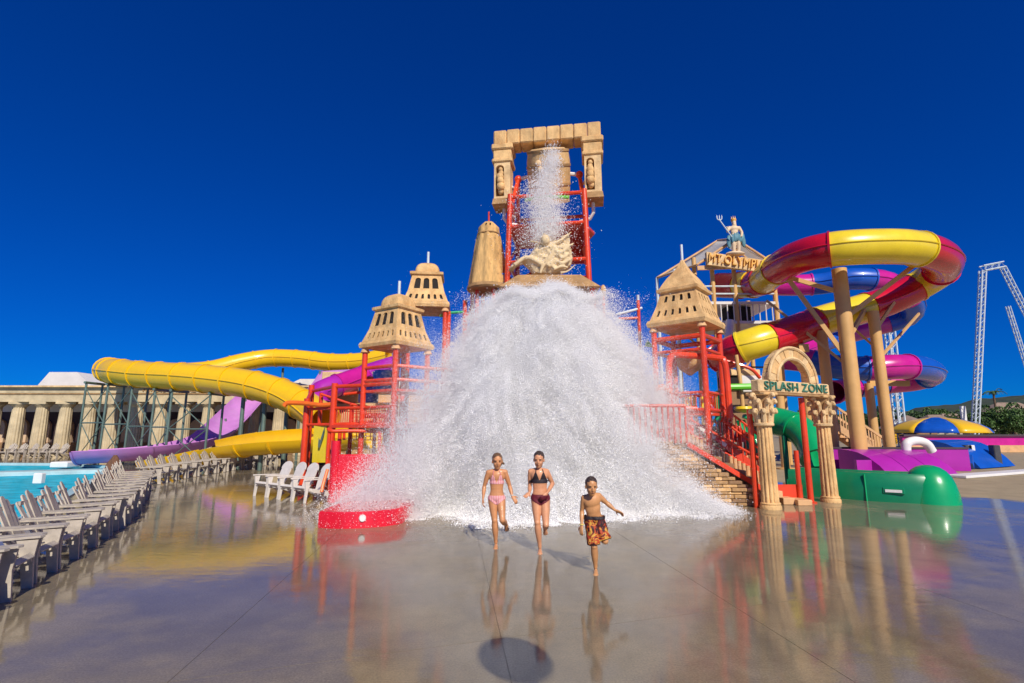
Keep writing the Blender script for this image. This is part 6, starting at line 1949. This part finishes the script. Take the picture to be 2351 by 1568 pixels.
def person(label, base, J, s, skin, tilt=(0, 0, 0), build_=1.0):
    """J: joints in metres relative to the standing foot point, x right, y away, z up; s = body scale"""
    root = thing('person', label, 'person', tuple(base))
    mb = MB()
    j = {k: base + Vector(v) for k, v in J.items()}
    tR = (Matrix.Rotation(tilt[2], 3, 'Z') @ Matrix.Rotation(tilt[1], 3, 'Y') @ Matrix.Rotation(tilt[0], 3, 'X'))
    hs = s * 1.13
    T = head(mb, j['head'], hs, tR)
    cap2(mb, j['neck'], j['head'] + V(0, .01, -.05) * s, .044 * s, .042 * s)
    # torso: chest, ribs, waist, hips along the spine
    ch, wa, hp = j['chest'], j['waist'], j['hips']
    bw = build_
    shx = (j['sh_r'] - j['sh_l']); sd = shx.normalized()
    Rt2 = Matrix((sd, V(0, 0, 1).cross(sd).normalized(), V(0, 0, 1))).transposed()
    hd = (j['hip_r'] - j['hip_l']).normalized(); Rh = Matrix((hd, V(0, 0, 1).cross(hd).normalized(), V(0, 0, 1))).transposed()
    mb.ball(ch + V(0, 0, .03 * s), (.135 * s * bw, .085 * s, .12 * s), 16, 12, Rt2)
    mb.ball(ch.lerp(wa, .45), (.118 * s * bw, .080 * s, .13 * s), 16, 12, Rt2)
    mb.ball(ch.lerp(wa, .75), (.110 * s * bw, .077 * s, .13 * s), 16, 12, Rt2)
    mb.ball(wa, (.106 * s * bw, .075 * s, .13 * s), 16, 12, Rh)
    mb.ball(wa.lerp(hp, .3), (.112 * s * bw, .078 * s, .11 * s), 16, 12, Rh)
    mb.ball(wa.lerp(hp, .6), (.122 * s * bw, .082 * s, .09 * s), 16, 12, Rh)
    mb.ball(hp, (.140 * s * bw, .092 * s, .085 * s), 16, 12, Rh)
    cap2(mb, j['sh_l'] - V(0, 0, -.005), j['neck'] + V(0, 0, -.02) * s, .046 * s, .045 * s)
    cap2(mb, j['sh_r'] - V(0, 0, -.005), j['neck'] + V(0, 0, -.02) * s, .046 * s, .045 * s)
    for sd_ in ('l', 'r'):
        cap2(mb, j['sh_' + sd_], j['el_' + sd_], .044 * s, .033 * s, .004 * s)
        cap2(mb, j['el_' + sd_], j['wr_' + sd_], .034 * s, .022 * s, .006 * s)
        hv = j['hand_' + sd_] - j['wr_' + sd_]
        hand(mb, j['wr_' + sd_], hv, J.get('palm_' + sd_, (0, -1, 0)), s * 1.0, .45, 1 if sd_ == 'l' else -1)
        cap2(mb, j['hip_' + sd_], j['kn_' + sd_], .080 * s * bw, .050 * s, .004 * s)
        cap2(mb, j['kn_' + sd_], j['an_' + sd_], .049 * s, .031 * s, .012 * s)
        mb.ball(j['kn_' + sd_] + V(0, -.008, 0), .050 * s, 12, 8)
        foot(mb, j['an_' + sd_], J['toe_' + sd_], s, J.get('fup_' + sd_, (0, 0, 1)))
        mb.ball(j['hip_' + sd_] + V(0, .05, .0) * s, (.078 * s, .075 * s, .08 * s), 12, 8)
    me = remeshed(mb, .0075, 8, 'body')
    o0 = wloc(root)
    for v in me.vertices: v.co -= o0
    me.materials.append(MATS[skin])
    body_o = bpy.data.objects.new('body', me); COL.objects.link(body_o); body_o.parent = root
    # eyes and mouth
    for sg in (-1, 1):
        MB().ball(T(sg * .029, -.074, .010), (.0095 * hs, .006 * hs, .0042 * hs), 10, 6, tR).build('eye', 'eye', root)
        MB().ball(T(sg * .029, -.080, .030), (.015 * s, .005 * s, .0026 * s), 8, 6, tR).build('eyebrow', 'hair_brown', root)
    MB().ball(T(0, -.086, -.056), (.016 * s, .006 * s, .0055 * s), 10, 6, tR).build('mouth', 'mouth', root)
    return root, body_o, j, T, tR

def garment(name, root, body_o, test, off, m):
    """cloth shell: the body's own faces inside a region, pushed out a little"""
    me = body_o.data
    o0 = wloc(root)
    bm = bmesh.new(); bm.from_mesh(me); bm.normal_update()
    kill = [f for f in bm.faces if not test(f.calc_center_median() + o0, f.normal)]
    bmesh.ops.delete(bm, geom=kill, context='FACES')
    if not bm.faces: bm.free(); return
    for v in bm.verts: v.co += v.normal * off
    # give the edge a hem
    ed = [e for e in bm.edges if e.is_boundary]
    ex = bmesh.ops.extrude_edge_only(bm, edges=ed)
    for v in [g_ for g_ in ex['geom'] if isinstance(g_, bmesh.types.BMVert)]: v.co -= v.normal * off * 1.2
    out = bpy.data.meshes.new(name); bm.to_mesh(out); bm.free()
    out.materials.clear(); out.materials.append(MATS[m])
    out.polygons.foreach_set('use_smooth', [True] * len(out.polygons))
    o = bpy.data.objects.new(name, out); COL.objects.link(o); o.parent = root
    return o

def hair_cap(root, T, tR, s, m, style):
    mb = MB()
    mb.ball(T(0, .022, .045), (.078 * s, .090 * s, .084 * s), 20, 14, tR)
    if style == 'back':
        mb.ball(T(.035, .06, -.01), (.06 * s, .05 * s, .07 * s), 12, 8, tR)
        mb.tube([T(.03, .09, .01), T(.07, .10, -.02), T(.10, .08, -.045), T(.115, .07, -.05)], [.028 * s, .026 * s, .016 * s, .005 * s], 8)
    elif style == 'tail':
        mb.ball(T(0, .05, .0), (.066 * s, .06 * s, .08 * s), 12, 8, tR)
        mb.tube([T(.0, .10, .04), T(.02, .13, -.04), T(.03, .12, -.12)], [.03 * s, .028 * s, .008 * s], 8)
    else:
        mb.ball(T(0, .035, .02), (.075 * s, .080 * s, .085 * s), 12, 8, tR)
    # keep the face free: cut what lies in front of the hairline
    me = remeshed(mb, .006, 2, 'hair')
    o0 = wloc(root)
    inv = tR.inverted()
    bm = bmesh.new(); bm.from_mesh(me)
    c = T(0, 0, 0)
    def front(p):
        q = inv @ (p - c) / s
        line = .062 if style != 'short' else .07
        return q.y < -.028 and q.z < line and abs(q.x) < .066 or q.y < 0.0 and q.z < .0
    bmesh.ops.delete(bm, geom=[f for f in bm.faces if front(f.calc_center_median())], context='FACES')
    for v in bm.verts:
        n_ = mnoise.noise(v.co * 90) * .0035 + mnoise.noise(v.co * 35) * .003
        v.co += v.normal * n_ - o0
    bm.to_mesh(me); bm.free()
    me.materials.append(MATS[m])
    o = bpy.data.objects.new('hair', me); COL.objects.link(o); o.parent = root

# ---- girl in a pink bikini, running, arms hanging
B1 = V(-0.265, 8.80, 0)
k1 = 1 / 883.0
def j1(x, y, d=0): return ((x - 512) * k1, d, (1410 - y) * k1)
J1 = dict(head=j1(528, 200, -.04), neck=j1(522, 318, 0), chest=j1(522, 440, .0), waist=j1(522, 610, .0), hips=j1(522, 715, .0),
          sh_l=j1(395, 365, .0), sh_r=j1(645, 358, .0), el_l=j1(335, 560, .05), el_r=j1(712, 560, .06), wr_l=j1(322, 720, -.02), wr_r=j1(748, 690, -.02),
          hand_l=j1(318, 800, -.04), hand_r=j1(790, 745, -.05), palm_l=(1, 0, 0), palm_r=(-.4, 1, 0),
          hip_l=j1(462, 745, 0), hip_r=j1(582, 745, 0), kn_l=j1(495, 1030, -.05), kn_r=j1(608, 1010, -.16), an_l=j1(512, 1345, .02), an_r=j1(655, 1120, .14),
          toe_l=(0, -1, -.05), toe_r=(.15, .35, -1), fup_r=(0, -1, -.2))
g1, b1, jj1, T1, R1 = person('person in a pink patterned bikini running with both arms hanging', B1, J1, 1.0, 'skin_tan', (.10, 0, .12))
hair_cap(g1, T1, R1, 1.13, 'hair_brown', 'back')
def tri_cups(jj, w0, ztop, zbot, s=1.0):
    cx = jj['chest'].x
    def test(p, n):
        if n.y > -.15: return False
        if not (zbot < p.z < ztop): return False
        f = (ztop - p.z) / (ztop - zbot)
        for sg in (-1, 1):
            if abs(p.x - (cx + sg * w0)) < .012 + .050 * f: return True
        return f > .90 and abs(p.x - cx) < w0 + .08
    return test
zc = jj1['chest'].z
garment('bikini_top', g1, b1, tri_cups(jj1, .062, zc + .055, zc - .075), .008, 'bikini_pink')
garment('chest_band', g1, b1, lambda p, n: zc - .082 < p.z < zc - .068 and abs(p.x - jj1['chest'].x) < .17, .006, 'bikini_pink')
for sg in (-1, 1):
    MB().tube(spline([jj1['chest'] + V(sg * .06, -.085, .06), jj1['chest'] + V(sg * .055, -.078, .10), jj1['neck'] + V(sg * .045, -.03, .0), jj1['neck'] + V(sg * .03, .04, .03)], 4), .0055, 6).build('strap', 'bikini_pink', g1)
hz = jj1['hips'].z
garment('bikini_bottom', g1, b1, lambda p, n: hz - .095 < p.z < hz + .035 and abs(p.x - jj1['hips'].x) < .165 and (p.z > hz - .02 - .0 or abs(p.x - jj1['hips'].x) < .02 + .12 * max(0, (p.z - (hz - .095)) / .09)), .008, 'bikini_pink')
MB().tube([jj1['wr_r'] + V(math.cos(a) * .027, math.sin(a) * .027, .012) for a in [2 * math.pi * k / 14 for k in range(15)]], .006, 6).build('wristband', 'white', g1)

# ---- girl in a black bikini top, running with bent arms
B2 = V(0.44, 8.45, 0)
k2 = 1 / 917.0
def j2(x, y, d=0): return ((x - 1150) * k2, d, (1510 - y) * k2)
J2 = dict(head=j2(1142, 212, -.05), neck=j2(1142, 338, 0), chest=j2(1150, 455, 0), waist=j2(1160, 625, 0), hips=j2(1163, 745, 0),
          sh_l=j2(1022, 385, .02), sh_r=j2(1262, 385, .02), el_l=j2(1012, 590, .10), el_r=j2(1352, 560, .08), wr_l=j2(1000, 665, -.13), wr_r=j2(1255, 672, -.12),
          hand_l=j2(940, 715, -.18), hand_r=j2(1195, 735, -.15), palm_l=(.5, 0, .8), palm_r=(0, .8, .3),
          hip_l=j2(1100, 780, 0), hip_r=j2(1228, 780, 0), kn_l=j2(1112, 1090, -.06), kn_r=j2(1232, 1110, -.12), an_l=j2(1150, 1440, .02), an_r=j2(1240, 1215, .20),
          toe_l=(-.05, -1, -.05), toe_r=(.1, .35, -1), fup_r=(0, -1, -.2))
g2, b2, jj2, T2, R2 = person('person in a black bikini top and maroon bottoms running with bent arms', B2, J2, 1.0, 'skin_fair', (.14, .04, -.18), 1.05)
hair_cap(g2, T2, R2, 1.13, 'hair_dark', 'tail')
zc2 = jj2['chest'].z
garment('bikini_top', g2, b2, tri_cups(jj2, .060, zc2 + .065, zc2 - .06), .009, 'bikini_black')
garment('chest_band', g2, b2, lambda p, n: zc2 - .085 < p.z < zc2 - .052 and abs(p.x - jj2['chest'].x) < .16, .008, 'bikini_black')
for sg in (-1, 1):
    MB().tube(spline([jj2['chest'] + V(sg * .06, -.085, .06), jj2['chest'] + V(sg * .057, -.078, .10), jj2['neck'] + V(sg * .045, -.03, .0), jj2['neck'] + V(sg * .03, .04, .03)], 4), .006, 6).build('strap', 'bikini_black', g2)
hz2 = jj2['hips'].z
garment('bikini_bottom', g2, b2, lambda p, n: hz2 - .10 < p.z < hz2 + .045 and abs(p.x - jj2['hips'].x) < .17 and (p.z > hz2 - .02 or abs(p.x - jj2['hips'].x) < .02 + .14 * max(0, (p.z - (hz2 - .10)) / .09)), .009, 'bikini_maroon')

# ---- boy in patterned board shorts
B3 = V(1.115, 7.28, 0)
k3 = 1 / 1082.0
def j3(x, y, d=0): return ((x - 478) * k3, d, (1445 - y) * k3)
s3_ = .93
J3 = dict(head=j3(432, 212, -.16), neck=j3(448, 345, -.07), chest=j3(455, 450, -.05), waist=j3(478, 600, -.01), hips=j3(495, 710, .02),
          sh_l=j3(338, 392, -.04), sh_r=j3(560, 362, -.04), el_l=j3(310, 585, .02), el_r=j3(682, 468, .0), wr_l=j3(292, 765, -.06), wr_r=j3(790, 560, -.04),
          hand_l=j3(272, 880, -.10), hand_r=j3(880, 600, -.04), palm_l=(.6, .6, 0), palm_r=(0, -.5, -.8),
          hip_l=j3(440, 735, .02), hip_r=j3(552, 735, .02), kn_l=j3(465, 1060, -.06), kn_r=j3(630, 990, -.05), an_l=j3(492, 1370, .02), an_r=j3(640, 1020, .26),
          toe_l=(-.15, -1, -.05), toe_r=(0, .9, -.5), fup_r=(0, -.4, -1))
g3, b3_, jj3, T3, R3 = person('person in brown and yellow patterned board shorts running on one leg, arm flung out', B3, J3, s3_, 'skin_boy', (.16, .02, .08), .98)
hair_cap(g3, T3, R3, s3_ * 1.13, 'hair_dark', 'short')
wz = jj3['waist'].z - .045
sh_mb = MB()
hpc = jj3['hips']
sh_mb.ball(hpc + V(0, 0, .03), (.150, .108, .105), 18, 12)
for sd_, kx in (('l', .96), ('r', .96)):
    a, b = jj3['hip_' + sd_], jj3['kn_' + sd_]
    e = a.lerp(b, kx)
    sh_mb.tube([a + V(0, 0, .02), a.lerp(e, .5), e], [.092, .088, .092], 16); sh_mb.ball(a, .092, 14, 10)
me = remeshed(sh_mb, .008, 4, 'board_shorts')
o0 = wloc(g3)
bm = bmesh.new(); bm.from_mesh(me)
bmesh.ops.delete(bm, geom=[f for f in bm.faces if f.calc_center_median().z > wz], context='FACES')
for v in bm.verts:
    v.co += v.normal * (mnoise.noise(v.co * 16) * .011 + mnoise.noise(v.co * 34) * .005) - o0
bm.to_mesh(me); bm.free()
me.materials.append(MATS['board_shorts'])
o = bpy.data.objects.new('board_shorts', me); COL.objects.link(o); o.parent = g3
garment('waistband', g3, o, lambda p, n: p.z > wz - .035, .004, 'bikini_black')
MB().tube([jj3['wr_l'] + V(math.cos(a) * .026, math.sin(a) * .026, .008) for a in [2 * math.pi * k / 14 for k in range(15)]], .007, 6).build('wristband', 'band_yellow', g3)
# ================================================================== WATER
def splash_mat(name, col=(.975, .97, .96), trans=.3):
    m = bpy.data.materials.new(name); m.use_nodes = True
    t = m.node_tree; t.nodes.clear()
    d = t.nodes.new('ShaderNodeBsdfDiffuse'); d.inputs[0].default_value = (*col, 1)
    tr = t.nodes.new('ShaderNodeBsdfTranslucent'); tr.inputs[0].default_value = (*col, 1)
    g = t.nodes.new('ShaderNodeBsdfGlossy'); g.inputs['Roughness'].default_value = .15
    m1 = t.nodes.new('ShaderNodeMixShader'); m1.inputs[0].default_value = trans
    m2 = t.nodes.new('ShaderNodeMixShader'); m2.inputs[0].default_value = .06
    o = t.nodes.new('ShaderNodeOutputMaterial')
    t.links.new(d.outputs[0], m1.inputs[1]); t.links.new(tr.outputs[0], m1.inputs[2])
    t.links.new(m1.outputs[0], m2.inputs[1]); t.links.new(g.outputs[0], m2.inputs[2])
    t.links.new(m2.outputs[0], o.inputs['Surface'])
    MATS[name] = m
splash_mat('spray')
def droplets(name, pts, rad, label, cat, m='spray'):
    """countless droplets: points given a radius, drawn as little spheres"""
    me = bpy.data.meshes.new(name)
    me.vertices.add(len(pts))
    me.vertices.foreach_set('co', pts.astype(np.float32).ravel())
    at = me.attributes.new('drop_radius', 'FLOAT', 'POINT')
    at.data.foreach_set('value', rad.astype(np.float32))
    me.materials.append(MATS[m])
    ob = bpy.data.objects.new(name, me); COL.objects.link(ob)
    ng = bpy.data.node_groups.new(name, 'GeometryNodeTree')
    ng.interface.new_socket('Geometry', in_out='INPUT', socket_type='NodeSocketGeometry')
    ng.interface.new_socket('Geometry', in_out='OUTPUT', socket_type='NodeSocketGeometry')
    gi = ng.nodes.new('NodeGroupInput'); go = ng.nodes.new('NodeGroupOutput')
    mp = ng.nodes.new('GeometryNodeMeshToPoints')
    na = ng.nodes.new('GeometryNodeInputNamedAttribute'); na.data_type = 'FLOAT'; na.inputs['Name'].default_value = 'drop_radius'
    sm = ng.nodes.new('GeometryNodeSetMaterial'); sm.inputs['Material'].default_value = MATS[m]
    ng.links.new(gi.outputs[0], mp.inputs['Mesh']); ng.links.new(na.outputs[0], mp.inputs['Radius'])
    ng.links.new(mp.outputs[0], sm.inputs['Geometry']); ng.links.new(sm.outputs[0], go.inputs[0])
    md = ob.modifiers.new('droplets', 'NODES'); md.node_group = ng
    tag(ob, label, cat, kind='stuff')
    return ob
R_ = np.random.default_rng(5)
C0 = np.array([0.95, 15.25]); Z0 = 5.75
def fan_radius(u, th):
    """reach of the falling water at fall fraction u in direction th (0 = towards the camera)"""
    lob = 1 + .05 * np.sin(3 * th + .6 + 4 * u) + .05 * np.sin(7 * th + 2.1 - 6 * u) + .035 * np.sin(12 * th + 11 * u)
    return (1.45 + 2.85 * np.power(np.clip(u, 0, 1.2), .55)) * lob
def fan(n, rf0, rf1, u0, u1, upow=.8, thw=3.1416):
    th = R_.uniform(-thw, thw, n)
    u = u0 + (u1 - u0) * R_.random(n) ** upow
    rf = rf0 + (rf1 - rf0) * R_.random(n)
    r = fan_radius(u, th) * rf
    return np.stack([C0[0] + np.sin(th) * r * 1.05, C0[1] - np.cos(th) * r * .95, Z0 * (1 - u)], 1), th, u
def drop_r(n, mean, big=.02):
    r = R_.gamma(2.5, mean / 2.5, n)
    k = R_.random(n) < big
    r[k] *= 1.9
    return np.clip(r, .0018, .016)
all_p, all_r = [], []
def put(th, u, rf, jit, rad, dz=0.0):
    r = fan_radius(u, th) * rf
    p = np.stack([C0[0] + np.sin(th) * r, C0[1] - np.cos(th) * r * .95, Z0 * (1 - u) + dz], 1)
    p += R_.normal(0, 1, p.shape) * (jit[:, None] if hasattr(jit, 'shape') else jit)
    all_p.append(p); all_r.append(rad)
def th_u(n, upow=.75, thw=2.7): return R_.uniform(-thw, thw, n), R_.random(n) ** upow
# dense heart of the falling water
n = 900000
th, u = th_u(n)
put(th, u, np.clip(1 - np.abs(R_.normal(0, .30, n)) - .12, .1, 1), .08, drop_r(n, .0050))
# plumes: clouds of fine drops thrown outwards, ragged at the rim
nc = 5200
th, u = th_u(nc, .8)
rf = .70 + .42 * R_.random(nc) ** 1.6
per = R_.integers(60, 420, nc); idx = np.repeat(np.arange(nc), per); N = len(idx)
k = R_.random(N)
tail = R_.normal(0, 1, N)
spread = (.05 + .16 * R_.random(nc) ** 1.5)[idx]
put(th[idx] + tail * .012, u[idx] + tail * .022, rf[idx] * (1 + tail * .035), spread * (.4 + .6 * k), drop_r(N, .0036))
# mist fading out past the rim
n = 900000
th, u = th_u(n, .65, 2.9)
put(th, u, .86 + R_.normal(0, .12, n), .12, R_.uniform(.0018, .0034, n))
n = 260000          # thin drift of spray over the right frame and the left platform
t_ = R_.random(n); sd_ = np.where(R_.random(n) < .5, 1, -1)
all_p.append(np.stack([C0[0] + np.where(sd_ > 0, 2.6 + .7 * t_, -3.0 - .9 * t_) + R_.normal(0, .42, n), 13.6 + R_.normal(0, .8, n), 3.8 - 2.8 * t_ + R_.normal(0, .6, n)], 1)); all_r.append(R_.uniform(.0018, .0034, n))
# single drops flung clear
n = 16000
th, u = th_u(n, .8, 2.9)
put(th, u, 1.0 + np.abs(R_.normal(0, .10, n)), .12, drop_r(n, .0062))
# jets thrown beyond the edge
nj = 150
jth = R_.uniform(-2.6, 2.6, nj); ju = R_.random(nj) * .85; jl = R_.uniform(.05, .20, nj)
idx = np.repeat(np.arange(nj), 420); N = len(idx)
t_ = R_.random(N)
put(jth[idx], ju[idx], .94 + jl[idx] * t_, .02 + .08 * t_, drop_r(N, .0042), 2.5 * t_ * jl[idx] - 5.0 * t_ ** 2 * jl[idx])
# crown bursting on the roof
n = 240000
a = R_.uniform(0, 2 * np.pi, n); rr = np.abs(R_.normal(0, .66, n))
all_p.append(np.stack([C0[0] + .1 + np.cos(a) * rr * 1.35, 14.7 + np.sin(a) * rr * .8, Z0 + np.abs(R_.normal(0, .17, n)) * (1.4 - rr * .7).clip(.15) + .10 * np.sin(np.cos(a) * rr * 6) - .12], 1)); all_r.append(drop_r(n, .0042))
# foam skirt running out over the ground
n = 520000
th = R_.uniform(-2.2, 2.2, n); e = R_.random(n)
reach = fan_radius(np.ones(n), th) * np.where(th > 0, .91, 1.0) * (1 + .06 * np.sin(5 * th + 1) + .04 * np.sin(11 * th) + .03 * np.sin(23 * th))
r = reach * (.76 + .32 * e ** 1.1)
hmax = np.clip(.95 * (1.08 - (r / reach)) / .32, .012, .95)
all_p.append(np.stack([C0[0] + np.sin(th) * r * 1.04, C0[1] - np.cos(th) * r * .98, hmax * R_.random(n) ** 1.8 + .005], 1)); all_r.append(drop_r(n, .0052))
# broken foam and splash-out ahead of the skirt
nf = 520
fth = R_.uniform(-1.9, 1.9, nf); fr = fan_radius(np.ones(nf), fth) * np.where(fth > 0, .91, 1.0) * (1.0 + .20 * R_.random(nf) ** 1.7)
idx = np.repeat(np.arange(nf), R_.integers(40, 330, nf)); N = len(idx)
sz_ = (.04 + .22 * R_.random(nf) ** 2)[idx]
all_p.append(np.stack([C0[0] + np.sin(fth[idx]) * fr[idx] * 1.04 + R_.normal(0, 1, N) * sz_, C0[1] - np.cos(fth[idx]) * fr[idx] * .98 + R_.normal(0, 1, N) * sz_ * .7, .005 + np.abs(R_.normal(0, .03, N)) * (R_.random(nf) < .5)[idx] + np.abs(R_.normal(0, .006, N))], 1)); all_r.append(drop_r(N, .0050))
# drift to the right at the foot of the ledgestone
n = 80000
t_ = R_.random(n)
all_p.append(np.stack([4.0 + 1.0 * t_ + R_.normal(0, .18, n), 12.5 + .05 * t_ + R_.normal(0, .3, n), np.abs(R_.normal(0, 1, n)) * (.35 * (1 - t_) ** 1.5 + .05)], 1)); all_r.append(drop_r(n, .0042))
# thin spray blown left over the red basin
n = 200000
t_ = R_.random(n) ** 1.1
all_p.append(np.stack([-1.9 - 1.8 * t_ + R_.normal(0, .3, n), 12.0 + R_.normal(0, .6, n), np.abs(R_.normal(0, 1, n)) * (1.35 * (1 - t_) ** 1.2 + .22) + .02], 1)); all_r.append(drop_r(n, .0030))
P_ = np.concatenate(all_p); r_ = np.concatenate(all_r)
keep = P_[:, 2] > .004
P_, r_ = P_[keep], r_[keep]
droplets('water_splash', P_, r_, 'huge white burst of falling water spraying out from the bucket tower', 'splash')
# stream out of the bucket, breaking up as it falls
n = 34000
t_ = .10 + .90 * R_.random(n) ** .8
w = .20 + .20 * t_ + .10 * np.sin(np.pi * t_)
cx = 1.30 - .28 * t_ + .10 * np.sin(t_ * 9)
ncl = R_.integers(0, 420, n)
cl = R_.normal(0, 1, (420, 3))
w *= np.where(t_ < .35, .75, 1.0)
p = np.stack([cx + (cl[ncl, 0] * .75 + R_.normal(0, .22, n)) * w * .9, 15.75 - .05 * t_ + cl[ncl, 1] * .14 + R_.normal(0, .06, n), 11.45 - 3.5 * t_ + cl[ncl, 2] * .16 + R_.normal(0, .08, n)], 1)
m2_ = 9000
q_ = np.stack([1.0 + R_.normal(0, .55, m2_), 15.8 + R_.normal(0, .25, m2_), 9.6 - 2.6 * R_.random(m2_) + R_.normal(0, .2, m2_)], 1)
p = np.concatenate([p, q_])
droplets('pouring_water', p, np.concatenate([drop_r(n, .0062), drop_r(m2_, .0065)]), 'broken white stream of water pouring from the tipped bucket', 'water stream')
# spray thrown from the orange spout on the right
n = 16000
t_ = R_.random(n)
o_s = up(1513, 900, 14.5)
p = np.stack([o_s.x - .1 * t_ + R_.normal(0, .04 + .10 * t_, n), o_s.y - .4 * t_ + R_.normal(0, .04 + .10 * t_, n), o_s.z * (1 - t_ ** 1.6) + R_.normal(0, .05, n)], 1)
p = p[p[:, 2] > .01]
droplets('spout_water', p, drop_r(len(p), .0055), 'thin falling water from the orange spout on the right', 'water stream')

# the fine mist inside and around the burst: three nested lumpy bodies of thin white air
mv = bpy.data.materials.new('mist'); mv.use_nodes = True
tm_ = mv.node_tree; tm_.nodes.clear()
vs_ = tm_.nodes.new('ShaderNodeVolumeScatter'); vs_.inputs['Color'].default_value = (.99, .99, .99, 1)
vs_.inputs['Density'].default_value = .55; vs_.inputs['Anisotropy'].default_value = 0.0
om = tm_.nodes.new('ShaderNodeOutputMaterial'); tm_.links.new(vs_.outputs[0], om.inputs['Volume'])
MATS['mist'] = mv
for li, (sc_m, seed) in enumerate(((.62, 0), (.80, 5), (.96, 9))):
    mb = MB(); seg = 72; rows = []
    for k in range(29):
        u = k / 28 * .995
        row = []
        for j in range(seg):
            th = 2 * math.pi * j / seg
            d = V(math.sin(th) * 2.2, math.cos(th) * 2.2, u * 5 + seed)
            lump = 1 + .13 * mnoise.noise(d) + .09 * mnoise.noise(d * 2.3) + .06 * mnoise.noise(d * 5)
            r = float(fan_radius(np.array(u), np.array(th))) * sc_m * lump * (.75 + .25 * min(1, u * 6))
            row.append(V(C0[0] + math.sin(th) * r, C0[1] - math.cos(th) * r * .95, max(.012, Z0 * (1 - u) + .12 * mnoise.noise(d * 3) * (1 if k < 27 else 0))))
        rows.append(row)
    vs = [v for r in rows for v in r]
    fs = [(k * seg + j, k * seg + (j + 1) % seg, (k + 1) * seg + (j + 1) % seg, (k + 1) * seg + j) for k in range(28) for j in range(seg)]
    fs += [tuple(range(seg)), tuple(reversed(range(28 * seg, 29 * seg)))]
    mb.add(vs, fs)
    o = mb.build('splash_mist', 'mist', None, origin=(C0[0], C0[1], 0), angle=2)
    tag(o, ('thick white mist at the heart of the water burst', 'white mist filling the water burst', 'thin white mist at the edge of the water burst')[li], 'mist', kind='stuff')
